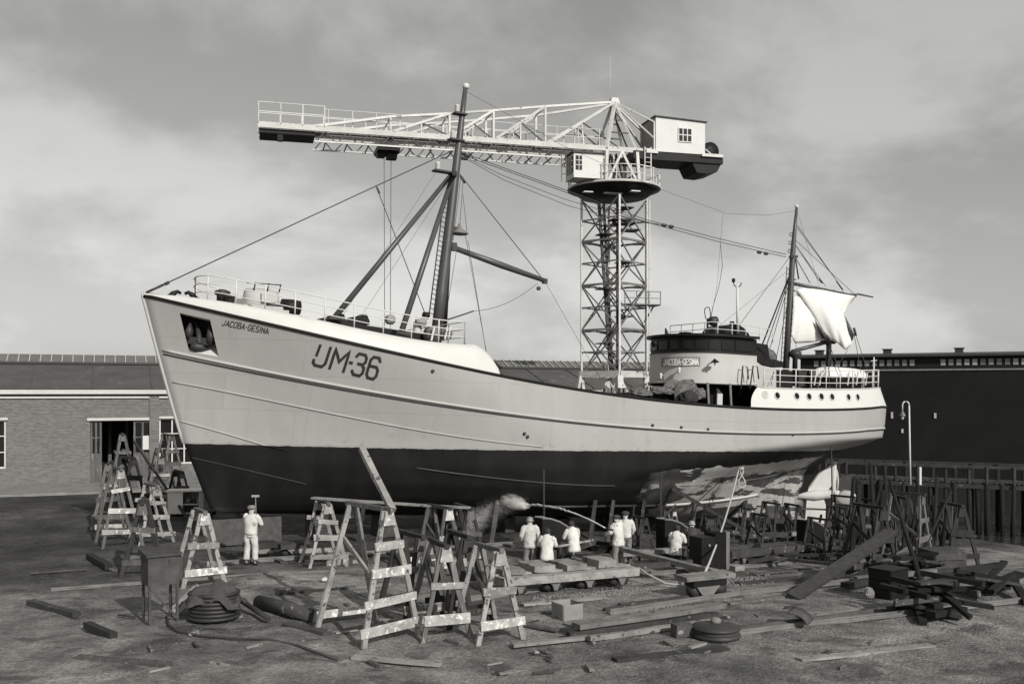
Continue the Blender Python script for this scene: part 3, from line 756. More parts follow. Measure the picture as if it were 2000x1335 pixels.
# inner face of bulwark and the bulkhead under the whaleback break
for side in (-1, 1):
    ss_ = np.linspace(S_WB0, 32.6, 70)
    MB().grid([[Vector((s, side * (hull_b(u_of_s(s), 2) - .07), sheer(s))) for s in ss_], [Vector((s, side * (hull_b(u_of_s(s), 2) - .1), zdeck(s))) for s in ss_]]).build('bulwark_lining', 'dark_steel', ship)
MB().box((S_WB0 - .1, 0, sheer(S_WB0) - .1), (.08, 6.4, 2.0)).build('forecastle_bulkhead', 'pale_grey', ship)
# ---- rails
def rail_run(name, base, h, nposts, rows, r=.022, m='white_paint', post_r=.024):
    """base: list of points of the rail's foot line; one object per post and rail"""
    P = [Vector(p) for p in base]; cum = [0]
    for a, b in zip(P, P[1:]): cum.append(cum[-1] + (b - a).length)
    def atd(d):
        i = min(max(int(np.searchsorted(cum, d)), 1), len(P) - 1); f = (d - cum[i - 1]) / max(1e-6, cum[i] - cum[i - 1]); return P[i - 1].lerp(P[i], f)
    root = None
    for k in range(rows):
        o = MB().tube([p + Vector((0, 0, h * (k + 1) / rows)) for p in P], r if k < rows - 1 else r * 1.25, 6).build(name if root is None else 'rail_bar', m, ship if root is None else root)
        root = root or o
    for k in range(nposts):
        p = atd(cum[-1] * k / (nposts - 1)); MB().tube([p, p + Vector((0, 0, h))], post_r, 6).build('stanchion', m, root)
    return root
def edge_pt(s, side, inset, zz): return Vector((s, side * max(.1, hull_b(u_of_s(s), 2) - inset), zz))
s_f = S(372, 560, 0).x
s_r0, s_r1 = s_f + .15, S_WB0 - .25
arc = []
for k in range(9):                                      # rounded front of the bow rail
    a = math.pi / 2 * k / 8; b0 = max(.1, hull_b(u_of_s(s_r0 + 1.1), 2) - .5)
    arc.append((s_r0 + 1.1 - 1.1 * math.sin(math.pi / 2 - a) if False else s_r0 + 1.1 * (1 - math.sin(a)), b0 * math.cos(a) ** .8 if a < math.pi / 2 - .01 else 0))
arc = arc[::1]
for side in (-1, 1):
    line = [Vector((s, side * t, sheer(max(s, 0)) + wb_h(max(s, 0)) + .05)) for s, t in arc[::-1]]
    line += [edge_pt(s, side, .5 - .12 * min(1, (s - s_r0) / 6), sheer(s) + wb_h(s) + .04) for s in np.linspace(s_r0 + 1.4, s_r1, 34)]
    rail_run('forecastle_rail', line, .78, 11, 3, .016)
line = [Vector((s_r1, t, sheer(s_r1) + wb_h(s_r1) + .04)) for t in np.linspace(-(hull_b(u_of_s(s_r1), 2) - .38), hull_b(u_of_s(s_r1), 2) - .38, 12)]
rail_run('forecastle_aft_rail', line, .78, 6, 3, .016)
# ---- poop: white bulwark with portholes and rail
S_P0 = min(((abs(projS((s, -hull_b(u_of_s(s), 2), sheer(s)))[0] - 1467), s) for s in np.linspace(18, 32, 600)))[1]
S_P1 = 32.7
PH = .80
def poop_prof(s, side, f):
    """f 0..1 up the poop plating"""
    b = hull_b(u_of_s(min(s, S_P1)), 2); return Vector((s - .55 * f * max(0, (s - 29.7) / 3.0) ** 2, side * max(.02, b + .004 - .20 * f), sheer(s) + .05 + PH * f))
for side in (-1, 1):
    rows = []
    cols = list(np.linspace(S_P0, 28.6, 30)) + list(28.6 + (S_P1 - 28.6) * (1 - (1 - np.linspace(0, 1, 34)[1:]) ** 2))
    for f in np.linspace(0, 1, 9):
        st = S_P0 + .02 + .48 * f ** 2.2 if f > 0 else S_P0
        rows.append([poop_prof(max(s, S_P0) + (st - S_P0) * max(0, 1 - (s - S_P0) / 1.2), side, f) for s in cols])
    if side == -1: pp = MB().grid(rows).build('poop_plating', 'white_paint', ship)
    else: MB().grid(rows, True, True).build('poop_plating', 'white_paint', ship)
    MB().tube([poop_prof(s, side, 1.0) for s in cols if s > S_P0 + .5], .03, 6).build('poop_cap', 'cream_paint', ship)
pdk = []
for s in np.linspace(S_P0 + .5, S_P1 - .05, 40):
    a = poop_prof(s, -1, .92); b = poop_prof(s, 1, .92); pdk.append([a.lerp(b, k / 6) for k in range(7)])
MB().grid(pdk).build('poop_deck', 'wood_dark', ship)
PL = Lookup(lambda s, f: poop_prof(s, -1, f), np.linspace(S_P0 + .3, 32.5, 120), np.linspace(.02, 1, 14))
for px, py in ((1494, 770), (1518, 772), (1556, 773), (1580, 774), (1604, 774), (1625, 774.5), (1657, 775), (1675, 775)):
    s, f = PL(px, py); p = poop_prof(s, -1, f); n = (poop_prof(s + .05, -1, f) - poop_prof(s - .05, -1, f)).cross(poop_prof(s, -1, min(1, f + .1)) - poop_prof(s, -1, f - .1)).normalized()
    if n.y > 0: n = -n
    q = n.to_track_quat('Z', 'Y').to_matrix()
    rim = MB(); r_ = []
    for rr, zz in ((.16, -.02), (.17, .025), (.135, .03), (.13, -.01)): r_.append([tuple(p + q @ Vector((rr * math.cos(a), rr * math.sin(a), zz))) for a in [k * math.pi / 8 for k in range(16)]])
    rim.quad_strip(r_, True); po = rim.build('porthole', 'white_paint', ship)
    gl = MB(); gl.v += [tuple(p + q @ Vector((.136 * math.cos(a), .136 * math.sin(a), .006))) for a in [k * math.pi / 8 for k in range(16)]]; gl.f.append(tuple(range(16))); gl.sm.append(False)
    gl.build('glass', 'black_soft' if px > 1500 else 'pale_grey', po)
for side in (-1, 1):
    line = [poop_prof(s, side, 1.0) + Vector((0, -side * .08, 0)) for s in [c for c in cols if c > S_P0 + .75]]
    rail_run('poop_rail', line, .80, 13, 3, .018, post_r=.026)
# ---- wheelhouse
WT = 2.1
zB, zM, zT = S(1425, 749, -WT).z, S(1425, 690, -WT).z, S(1425, 659, -WT).z
W_F, W_C, W_A = 20.45, 22.35, 23.75
def wh(q, z, off=0.0):
    side = -1 if q < 0 else 1; a = abs(q)
    if a < .5: th = a / .5 * math.pi / 2; s = W_C - (W_C - W_F + off) * math.cos(th) ** .85 if th < math.pi / 2 - 1e-6 else W_C; t = (WT + off) * math.sin(th) ** .9 if th > 1e-6 else 0
    else: s = W_C + (a - .5) / .5 * (W_A - W_C); t = WT + off
    return Vector((s, side * t, z))
def wh_n(q, z):
    n = (wh(q + .01, z) - wh(q - .01, z)).cross(Vector((0, 0, 1))).normalized()
    return n if n.dot(wh(q, z) - Vector((24, 0, z))) > 0 else -n
qs = list(np.linspace(-1, 1, 61))
wm = MB().grid([[wh(q, z) for q in qs] for z in (zB, zM)], True)
wm.f.append(tuple(i for i in range(61))); wm.sm.append(False)
wheelhouse = wm.build('wheelhouse', 'pale_grey', ship)
MB().tube([wh(q, zB, .02) for q in qs], .05, 6).build('base_moulding', 'pale_grey', wheelhouse)
upper = MB().grid([[wh(q, z, -.03) for q in qs] for z in (zM, zT)], True).build('wheelhouse_top', 'black_paint', ship)
MB().tube([wh(q, zM, 0) for q in qs], .025, 6).build('band_moulding', 'dark_steel', upper)
def wpane(name, q0, q1, z0, z1, off, m, parent, n=4):
    a = [[wh(q0 + (q1 - q0) * k / n, z, off) for k in range(n + 1)] for z in (z0, z1)]; b = [[wh(q0 + (q1 - q0) * k / n, z, off - .05) for k in range(n + 1)] for z in (z0, z1)]
    mb = MB(); mb.quad_strip([a[0], a[1], b[1], b[0], a[0]], False, False, False); return mb.build(name, m, parent)
nwin = 11
for k in range(nwin):
    q0 = -.52 + k * 1.04 / nwin + .012; q1 = -.52 + (k + 1) * 1.04 / nwin - .012
    w = wpane('window', q0, q1, zM + .14, zT - .14, 0.0, 'glass', upper)
for q0, q1 in ((-.92, -.58), (.58, .92)):
    wpane('window', q0, q1, zM + .12, zT - .1, .0, 'glass', upper)
rf = MB(); ring = [wh(q, zT + .02, .16) for q in qs]; rf.prism(ring, (0, 0, .1)); roof = rf.build('wheelhouse_roof', 'black_paint', ship)
MB().beam(wh(-.03, zT + .22, .1) , wh(.5, zT + .22, .0), .06, .3).build('visor', 'black_paint', roof)
WHL = Lookup(lambda q, z: wh(q, z), np.linspace(-.95, .12, 150), np.linspace(zB, zM, 16))
q0, z0 = WHL(1292, 714); q1, z1 = WHL(1368, 698)
wpane('name_board', q0, q1, z0 - .02, z1 + .03, .02, 'lead_grey', wheelhouse, 12)
lettering('JACOBA-GESINA', even('JACOBA-GESINA'), [(1297.5, 701.5), (1297, 713), (1364, 700.5), (1364, 712)], .10, WHL, lambda q, z: wh(q, z, .03), wh_n, 'letter_white', wheelhouse, 5.8)
def wall_lamp(px, py, m='black_paint', r=.17):
    q, z = WHL(px, py); p = wh(q, z); n = wh_n(q, z)
    mb = MB(); mb.tube([p, p + n * (r * 1.8) + Vector((0, 0, r * .7)), p + n * (r * 2.4) + Vector((0, 0, .05))], [.025, .025, .03], 6); mb.lathe([(.04, .1), (r, 0), (r * .9, -.03), (.05, -.04)], 12, tuple(p + n * (r * 2.4)))
    o = mb.build('wall_lamp', m, wheelhouse); MB().lathe([(.03, 0), (.06, -.06), (.03, -.12)], 8, tuple(p + n * (r * 2.4) + Vector((0, 0, -.03)))).build('bulb', 'white_paint', o)
wall_lamp(1391, 707); wall_lamp(1330, 722, 'white_paint', .06); wall_lamp(1295, 733, 'white_paint', .05)
for q in (-.72, -.86):                                   # ladder rails beside the house
    pass
# deckhouse below the wheelhouse, open dark passage
MB().box((23.6, 0, (zB + zdeck(23)) / 2), (3.6, 2.8, zB - zdeck(23) - .04)).build('lower_deckhouse', 'black_soft', ship)
MB().prism([wh(q, zB - .1, -.05) for q in qs], (0, 0, .06)).build('bridge_deck', 'black_soft', ship)
for px in (1388, 1432):
    p = S(px, 770, -2.5); MB().tube([(p.x, -2.5, zdeck(p.x)), (p.x, -2.3, zB)], .05, 8).build('deck_pillar', 'mid_steel', ship)
p0, p1 = S(1401, 757, -1.5), S(1413, 789, -1.5)
MB().prism([(p0.x, -1.52, p0.z), (p0.x + .28, -1.52, p0.z - .25), (p0.x + .28, -1.52, zdeck(23)), (p0.x, -1.52, zdeck(23))], (0, .08, 0)).build('open_door', 'white_paint', ship)
def px_prism(name, pts, t, depth, m, parent=ship):
    return MB().prism([S(x, y, t) for x, y in pts], (0, depth, 0)).build(name, m, parent)
px_prism('bridge_wing_screen', [(1449, 661), (1464, 661), (1467, 686), (1474, 700), (1486, 710), (1502, 715), (1530, 717), (1530, 706), (1503, 700), (1500, 673), (1470, 668)], -1.75, 3.5, 'black_paint')
px_prism('casing_side', [(1441, 690), (1466, 690.5), (1474, 703), (1487, 713), (1516, 720), (1516, 758), (1447, 752)], -1.95, 3.9, 'pale_grey')
px_prism('engine_casing', [(1516, 722), (1548, 724), (1548, 775), (1516, 775)], -1.6, 3.2, 'black_paint')
px_prism('casing_sill', [(1447, 752), (1482, 755), (1470, 795), (1447, 793)], -1.7, 3.4, 'black_soft')
for (xa, xb) in ((1446, 1451), (1463, 1471)):
    a, b, c = S(xb, 714, -2.35), S(xa, 770, -2.35), S(xb + 8, 716, -2.35)
    MB().tube([b, a, c, c + Vector((.1, 0, -.5))], .03, 6).build('ladder_rail', 'dark_steel', ship)
px_prism('funnel', [(1413, 661), (1416, 646), (1422, 637), (1432, 633), (1442, 633), (1453, 640), (1463, 652), (1468, 664)], -.75, 1.5, 'black_paint')
px_prism('funnel_cap', [(1430, 634), (1431, 627), (1434, 627), (1435, 634)], -.1, .2, 'black_paint')
a, b = S(1441, 650, -.9), S(1440, 560, -.9); MB().tube([a, b], [.06, .05], 8).build('signal_pole', 'white_paint', ship)
ring = [b + Vector((.22 * math.sin(k * math.pi / 6 - math.pi / 2), 0, .2 - .22 * math.cos(k * math.pi / 6 - math.pi / 2))) for k in range(7)]
MB().tube(ring, .022, 6).build('signal_bracket', 'dark_steel', ship)
MB().box(tuple(ring[0] + Vector((0, 0, .06))), (.1, .1, .16)).build('signal_lamp', 'black_paint', ship)
a, b = S(1382, 657, -.6), S(1382, 622, -.6); MB().tube([a, b], .045, 8).build('antenna_post', 'dark_steel', ship)
cc = S(1382, 611, -.6); MB().tube([cc + Vector((.17 * math.cos(k * math.pi / 10), .03 * math.sin(k), .25 * math.sin(k * math.pi / 10))) for k in range(21)], .02, 6).build('loop_antenna', 'dark_steel', ship)
a, b = S(1397, 657, -.8), S(1397, 636, -.8); MB().tube([a, b], .08, 8).build('searchlight_post', 'dark_steel', ship)
MB().lathe([(.1, -.2), (.2, -.1), (.22, .12), (.2, .14)], 14, tuple(S(1393, 627, -.8)), 'x').build('searchlight', 'dark_steel', ship)
MB().lathe([(.21, 0), (.16, .06), (.02, .09)], 14, tuple(S(1397.5, 627, -.8)), 'x').build('searchlight_glass', 'white_paint', ship)
MB().box(tuple(S(1338, 655, 0)), (.3, .5, .28)).build('roof_light_box', 'black_paint', ship)
MB().tube([S(1275, 672, -.6), S(1282, 670, -.6)], .12, 8).build('bridge_wing_lamp', 'black_paint', ship)
zr = zT + .12
mon = [(23.0, -1.6), (23.0, 1.6)]
rail_run('monkey_island_rail', [(21.9, 1.4, zr), (21.9, -1.4, zr), (23.7, -1.4, zr), (25.3, -1.4, zr - .12)], .55, 9, 2, .016, post_r=.02)
# ---- masts, tripod legs, booms
def px_tube(name, pts, r, m, n=8, parent=ship):
    return MB().tube([S(p[0], p[1], p[2] if len(p) > 2 else 0.0) for p in pts], r, n).build(name, m, parent)
zf = sheer(8) + wb_h(8)
foremast = px_tube('foremast', [(851, 668), (862, 570), (880, 420), (893, 310), (902, 230), (909, 172)], [.215, .21, .18, .15, .11, .085], 'mast_paint', 14)
MB().lathe([(.08, 0), (.13, .05), (.13, .16), (.05, .22)], 12, tuple(S(910, 174, 0))).build('mast_cap', 'white_paint', foremast)
px_tube('tripod_leg', [(884, 338, 0), (655, 618, -.9)], [.085, .105], 'mast_paint', 12)
px_tube('tripod_leg', [(884, 345, 0), (784, 648, -2.0)], [.09, .105], 'mast_paint', 12)
px_tube('tripod_leg', [(884, 345, 0), (868, 640, 2.0)], [.09, .105], 'mast_paint', 12)
for (px, py, t) in ((655, 618, -.9), (784, 648, -2.0)):
    MB().box(tuple(S(px, py + 3, t)), (.5, .4, .12)).build('leg_foot', 'dark_steel', ship)
boom = px_tube('cargo_boom', [(884, 483), (980, 518), (1064, 548)], [.10, .13, .09], 'mast_paint', 12)
MB().box(tuple(S(1064, 549)), (.18, .14, .2)).build('boom_head', 'dark_steel', boom)
MB().lathe([(.03, -.04), (.08, -.04), (.08, .04), (.03, .04)], 10, tuple(S(1052, 563)), 'y').build('boom_block', 'dark_steel', boom)
MB().box(tuple(S(886, 482)), (.2, .2, .3)).build('boom_heel', 'dark_steel', foremast)
# ladder on the mast's forward side
la, lb = (868, 380), (838, 615)
px_tube('mast_ladder', [la, lb], .025, 'dark_steel', 5, foremast); px_tube('ladder_side', [(la[0] + 9, la[1] + 4), (lb[0] + 11, lb[1] + 5)], .025, 'dark_steel', 5, foremast)
for k in range(25):
    f = (k + .5) / 25; x = la[0] + (lb[0] - la[0]) * f; y = la[1] + (lb[1] - la[1]) * f
    px_tube('rung', [(x, y), (x + 9 + 2 * f, y + 4 + f)], .016, 'dark_steel', 5, foremast)
def platform_lamp(px, py, m_x, w=.42):
    p = S(px, py, -.1); q = S(m_x, py + 2, 0)
    o = MB().box(((p.x + q.x) / 2, -.05, p.z), (abs(q.x - p.x) + w * .6, .34, .06)).build('lamp_bracket', 'dark_steel', foremast)
    MB().lathe([(.07, .0), (.1, .03), (.09, .22), (.11, .24), (.02, .3)], 12, (p.x, p.y, p.z + .03)).build('masthead_lamp', 'white_paint', o)
platform_lamp(855, 333, 880, .5); platform_lamp(893, 221, 903); platform_lamp(884, 272, 897)
MB().beam(S(888, 338, -.9), S(888, 342, .9), .16, .16).build('crosstree', 'dark_steel', foremast)
o = MB().lathe([(.04, .3), (.1, .12), (.34, -.05), (.33, -.1), (.05, -.12)], 16, tuple(S(897, 452))).build('deck_floodlight', 'mid_steel', foremast)
MB().box(tuple(S(888, 445)), (.3, .12, .08)).build('floodlight_arm', 'dark_steel', foremast)
mizzen = px_tube('mizzen_mast', [(1534, 735), (1541, 620), (1548, 500), (1552, 450), (1556, 405)], [.15, .15, .13, .09, .06], 'mast_paint', 12)
MB().lathe([(.05, 0), (.09, .04), (.08, .12), (.03, .16)], 10, tuple(S(1556, 406))).build('mast_cap', 'white_paint', mizzen)
la, lb = (1537, 520), (1525, 712)
px_tube('mast_ladder', [la, lb], .02, 'dark_steel', 5, mizzen); px_tube('ladder_side', [(la[0] + 7, la[1]), (lb[0] + 8, lb[1])], .02, 'dark_steel', 5, mizzen)
for k in range(20):
    f = (k + .5) / 20; x = la[0] + (lb[0] - la[0]) * f; y = la[1] + (lb[1] - la[1]) * f; px_tube('rung', [(x, y), (x + 7 + f, y)], .014, 'dark_steel', 5, mizzen)
for k in range(13):
    y = 545 + k * 11; x = 1548.5 - k * .9; px_tube('mast_hoop', [(x, y), (x + 6, y + 1)], .03, 'dark_steel', 5, mizzen)
for k in range(3):
    p = S(1552 + k * -1.5, 458 + k * 16); MB().tube([p + Vector((-.12 + .12 * math.cos(a), .1, .07 * math.sin(a))) for a in [j * math.pi / 5 for j in range(11)]], .02, 5).build('mast_eye', 'dark_steel', mizzen)
MB().beam(S(1543, 502, -.35), S(1556, 501, .35), .12, .12).build('crosstree', 'dark_steel', mizzen)
px_tube('gaff', [(1548, 553), (1610, 566), (1672, 578)], [.08, .08, .05], 'mast_paint', 8); px_tube('gaff_end', [(1666, 575), (1676, 574), (1705, 580)], [.03, .045, .035], 'mast_paint', 8)
px_tube('mizzen_boom', [(1547, 686), (1625, 665)], [.09, .09], 'mast_paint', 8)
gal = px_tube('boom_gallows', [(1618, 752), (1619, 662)], [.13, .12], 'black_paint', 10)
px_tube('gallows_head', [(1607, 664), (1629, 664)], .19, 'black_paint', 10, gal)
# ---- furled mizzen sail: three draped cloths, each a curved sheet with thickness
def cloth(name, outline, t0, bulge, m='sailcloth', nx=14, ny=14, fold=.05):
    """outline: 4 edges given as pixel polylines (top, bottom) interpolated; bulges toward the viewer"""
    top, bot = outline
    def along(pl, f):
        d = [0]
        for a, b in zip(pl, pl[1:]): d.append(d[-1] + math.hypot(b[0] - a[0], b[1] - a[1]))
        return float(ip(f * d[-1], d, [p[0] for p in pl])), float(ip(f * d[-1], d, [p[1] for p in pl]))
    rows = []
    for j in range(ny + 1):
        g = j / ny; row = []
        for i in range(nx + 1):
            f = i / nx; a = along(top, f); b = along(bot, f); x = a[0] + (b[0] - a[0]) * g; y = a[1] + (b[1] - a[1]) * g
            t = t0 - bulge * math.sin(math.pi * f) ** .8 * math.sin(math.pi * g) ** .7 - fold * math.sin(f * 17 + g * 3) * (.3 + g)
            row.append(S(x, y, t))
        rows.append(row)
    o = MB().grid(rows).build(name, m, ship); md = o.modifiers.new('thickness', 'SOLIDIFY'); md.thickness = .015; return o
cloth('mizzen_sail', ([(1553, 567), (1570, 562), (1606, 566), (1640, 573), (1670, 578)], [(1556, 575), (1585, 600), (1620, 640), (1634, 628), (1646, 614)]), -.15, .10)
cloth('mizzen_sail_belly', ([(1556, 566), (1585, 563), (1608, 568), (1648, 614)], [(1618, 662), (1634, 668), (1652, 684), (1664, 671)]), -.25, .28, fold=.03)
cloth('mizzen_sail_luff', ([(1550, 578), (1562, 580), (1582, 604), (1606, 640)], [(1546, 655), (1552, 670), (1585, 668), (1614, 663)]), -.2, .18, fold=.03)
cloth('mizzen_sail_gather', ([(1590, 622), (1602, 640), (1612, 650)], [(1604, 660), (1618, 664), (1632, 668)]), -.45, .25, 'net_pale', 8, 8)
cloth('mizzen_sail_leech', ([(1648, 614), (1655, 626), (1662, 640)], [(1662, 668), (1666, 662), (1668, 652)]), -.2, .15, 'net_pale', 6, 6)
# ---- rigging: every wire its own part
def wire(pts, r=.016, m='wire', name='stay_wire', sag=0.0):
    P = [S(p[0], p[1], p[2] if len(p) > 2 else 0.0) for p in pts]
    if len(P) == 2 and sag: P = [P[0].lerp(P[1], k / 12) - Vector((0, 0, sag * 4 * k / 12 * (1 - k / 12))) for k in range(13)]
    return MB().tube(P, r, 5).build(name, m, ship)
wire([(284, 572), (884, 294)], .02); px_tube('rigging_screw', [(286, 571), (320, 555.5)], .045, 'dark_steel', 6); px_tube('rigging_screw', [(322, 555), (330, 551)], .06, 'dark_steel', 6)
wire([(734, 362), (830, 612)], .017); wire([(736, 366), (741, 378)], .04)
wire([(1068, 556), (1172, 738, 3.0)], .008); wire([(898, 340), (1060, 545)], .017); wire([(899, 343), (908, 358)], .045)
wire([(1050, 553), (925, 607)], .010, sag=.25); px_tube('rigging_screw', [(874, 624), (908, 613), (925, 607)], .03, 'wire', 6)
for a, b in (((900, 345), (885, 470)), ((905, 345), (898, 440)), ((909, 460), (955, 715, -2.6)), ((914, 470), (950, 690, -2.6)), ((893, 480), (872, 610)), ((904, 380), (912, 452))): wire([a, b], .010)
for a, b in (((880, 350), (703, 622, -1.5)), ((852, 335), (668, 618, -1.5))): wire([a, b], .006)
wire([(912, 302), (1090, 366), (1255, 427), (1400, 465), (1535, 497)], .016); wire([(912, 306), (1090, 370), (1255, 432), (1400, 471), (1535, 502)], .016)
wire([(908, 306), (980, 342), (1100, 388), (1220, 424), (1311, 443)], .012); wire([(906, 308), (985, 352), (1110, 402), (1220, 430), (1297, 440)], .012)
for x, y in ((905, 300), (912, 304), (906, 309), (1297, 440), (1311, 442.5), (1483, 492.5), (1496, 495)): MB().lathe([(.02, -.14), (.075, -.07), (.075, .07), (.02, .14)], 8, tuple(S(x, y)), 'x').build('insulator', 'dark_steel', ship)
wire([(1407, 475), (1411, 520), (1404, 560), (1392, 600), (1386, 632, -.6)], .012); wire([(1412, 418), (1400, 560), (1388, 625, -.6)], .006)
wire([(913, 180), (1000, 228), (1100, 285), (1285, 368), (1420, 417), (1500, 420), (1553, 412)], .007)
for a, b, r in (((1540, 505), (1440, 640, -.9), .012), ((1545, 530), (1482, 690, 1.5), .035), ((1546, 530), (1490, 695, 1.7), .022), ((1546, 535), (1498, 700, 1.9), .016), ((1543, 525), (1400, 640, -.5), .007), ((1548, 540), (1506, 752, -2.2), .014),
                ((1557, 440), (1634, 548), .016), ((1557, 445), (1640, 556), .012), ((1555, 480), (1598, 545), .018), ((1556, 482), (1612, 558), .014), ((1555, 470), (1672, 577), .012), ((1600, 545), (1606, 552), .05), ((1634, 549), (1646, 566), .035),
                ((1552, 500), (1582, 552), .02), ((1553, 500), (1560, 545), .035), ((1557, 410), (1600, 560), .006), ((1668, 640), (1672, 655), .06), ((1668, 652), (1682, 728, -1.5), .014), ((1672, 655), (1696, 730, -1.5), .014), ((1672, 578), (1632, 628), .012),
                ((1563, 565), (1612, 655), .014), ((1560, 590), (1608, 652), .016), ((1590, 565), (1616, 655), .012), ((1612, 670), (1640, 740, -2.0), .014), ((1618, 668), (1648, 745, -2.4), .014), ((1655, 684), (1638, 712, -.5), .012), ((1546, 560), (1556, 690), .01)):
    wire([a, b], r)
for k in range(7):                                       # dark lashings along the gaff and mast
    x = 1560 + k * 17; px_tube('lashing', [(x, 555 + k * 3.4 - 2), (x + 3, 559 + k * 3.4)], .05, 'dark_steel', 6)
# long rope hanging over the quarter to the ground
p = [(1618, 700), (1620, 745, -2.6), (1621, 790, -3.2), (1622, 850, -2.9), (1624, 890, -2.9), (1626, 1010, -2.9)]
wire(p, .028, 'wire', 'hanging_line')
# ---- stern gear: sternpost, shaft boss, propeller, rudder
P = lambda x, y, t=0.0: S(x, y, t)
MB().prism([P(1627, 905), P(1600, 925), P(1577, 958), P(1572, 1022), P(1612, 1022), P(1613, 986), P(1608, 970), P(1626, 945)], (0, .1, 0)).build('stern_frame', 'cream_paint', ship)
MB().tube([P(1556, 968), P(1590, 966), P(1622, 964)], [.12, .25, .2], 14).build('shaft_boss', 'cream_paint', ship)
MB().tube([P(1628, 900), P(1628, 955), P(1622, 1010)], [.14, .14, .12], 10).build('rudder_stock', 'cream_paint', ship)
hubc = P(1631, 964)
MB().lathe([(.18, -.2), (.22, -.05), (.2, .15), (.08, .3)], 14, tuple(hubc), 'x').build('propeller', 'cream_paint', ship)
prop = C.objects[-1] if False else [o for o in ship.children if o.name.startswith('propeller')][0]
for ang in (-20, 100, 220):
    a = math.radians(ang); rad = Vector((.15, -math.cos(a), math.sin(a))); tang = Vector((.5, math.sin(a) * .85, math.cos(a) * .85))
    rows = []
    for k in range(9):
        f = k / 8; r = .15 + 1.05 * f; w = .42 * math.sin(math.pi * (.16 + .80 * f)) ** .7
        rows.append([hubc + rad * r + tang * (w * e) + Vector((.08 * e * e, 0, 0)) for e in (-1, -.5, 0, .5, 1)])
    b = MB().grid(rows).build('propeller_blade', 'cream_paint', prop); md = b.modifiers.new('thickness', 'SOLIDIFY'); md.thickness = .05
MB().prism([P(1634, 935, .1), P(1668, 925, .1), P(1672, 1015, .1), P(1634, 1020, .1)], (0, .14, 0)).build('rudder', 'dark_steel', ship)
# ---- gear on the foredeck
def fz(s): return sheer(s) + wb_h(s) + .06
def fd(px, py, t): p = S(px, py, t); return p
o = MB()
for a in (-1, 1):
    pts = [(S(357, 580, 0).x + a * .42, -.0, fz(.8) - .02), (S(357, 580, 0).x + a * .30, 0, fz(.8) + .12), (S(357, 580, 0).x + a * .16, 0, fz(.8) + .2), (S(357, 580, 0).x + a * .06, 0, fz(.8) + .14)]
    o.tube(pts, [.10, .09, .06, .05], 8)
o.box((S(357, 580, 0).x, 0, fz(.8) - .02), (1.0, .3, .12)); o.build('bow_fairlead', 'black_paint', ship)
c = S(511, 590, 0)
wb = MB(); wb.lathe([(.05, -.62), (.42, -.55), (.46, -.2), (.46, .3), (.40, .5), (.05, .56)], 16, (c.x, 0, c.z), 'x'); wb.box((c.x, 0, c.z - .35), (1.5, 1.4, .35)); wind = wb.build('windlass', 'pale_grey', ship)
MB().box((c.x + .1, -.52, c.z + .12), (.5, .1, .3)).build('windlass_cover', 'pale_grey', wind)
for e in (-.35, .1, .5): MB().tube([(c.x + e, -.3, c.z + .35), (c.x + e + .05, -.3, c.z + .62)], .025, 6).build('windlass_lever', 'dark_steel', wind)
MB().tube([(c.x - .6, -.3, c.z + .58), (c.x + .55, -.3, c.z + .6)], .02, 6).build('windlass_handrail', 'dark_steel', wind)
c = S(568, 599, -.5); MB().lathe([(.25, -.31), (.25, .3), (.21, .31)], 18, (c.x, -.5, c.z), 'x').build('warping_drum', 'black_paint', ship)
MB().tube([(c.x - .85, -.5, c.z), (c.x - .3, -.5, c.z)], .07, 8).build('drum_shaft', 'dark_steel', ship)
c = S(434, 583, -.2); MB().lathe([(.18, 0), (.18, .2), (.26, .24), (.26, .34), (.1, .4)], 14, (c.x, -.2, c.z - .1)).build('mooring_bitt', 'dark_steel', ship)
c = S(448, 588, -.4); MB().lathe([(.15, 0), (.15, .2), (.2, .24), (.18, .3)], 12, (c.x, -.4, c.z - .12)).build('mooring_bitt', 'dark_steel', ship)
c = S(470, 592, 0); MB().box((c.x, 0, c.z - .05), (1.0, .6, .35)).build('chain_stopper', 'mid_steel', ship)
a, b = S(650, 628, -.6), S(795, 655, -.6)
hat = MB().beam((a.x - .2, 0, (a.z + fz(a.x)) / 2 - .1), (b.x + 1.2, 0, (b.z + fz(b.x)) / 2 - .1), 1.6, .62); hat.build('fish_hatch_coaming', 'black_paint', ship)
px_prism('mast_step_plate', [(632, 620), (660, 622), (664, 613), (672, 613), (676, 626), (690, 628), (692, 618), (702, 618), (716, 612), (722, 626), (722, 634), (632, 626)], -.4, .8, 'black_paint')
c = S(762, 624, -.3); MB().lathe([(.12, -.16), (.17, -.1), (.17, .1), (.12, .16)], 12, (c.x, -.3, c.z), 'x').build('fairlead_roller', 'lead_grey', ship)
c = S(822, 628, -.8)
MB().lathe([(.08, -.2), (.1, -.05), (.17, .12), (.18, .16), (.14, .15)], 14, tuple(c), 'x').build('ventilator_cowl', 'lead_grey', ship)
MB().tube([(c.x, -.5, c.z - .7), (c.x, -.5, c.z)], .16, 10).build('ventilator_trunk', 'cream_paint', ship)
c = S(832, 616, -.6); MB().lathe([(.1, -.12), (.16, 0), (.12, .12)], 10, tuple(c)).build('ventilator_knob', 'black_paint', ship)
for x, r in ((845, .3), (868, .24)):
    c = S(x, 652, -1.2); MB().lathe([(.06, -.3), (.06, -.2), (r, -.18), (r * .8, -.02), (r * .8, .02), (r, .18), (.06, .2), (.06, .3)], 14, tuple(c), 'y').build('deck_winch', 'mid_steel', ship)
for px in (848, 874, 880):
    a = S(px - 6, 665, -1.6); b = S(px, 638, -1.6); MB().beam(a, b, .06, .06).build('winch_frame', 'white_paint', ship)
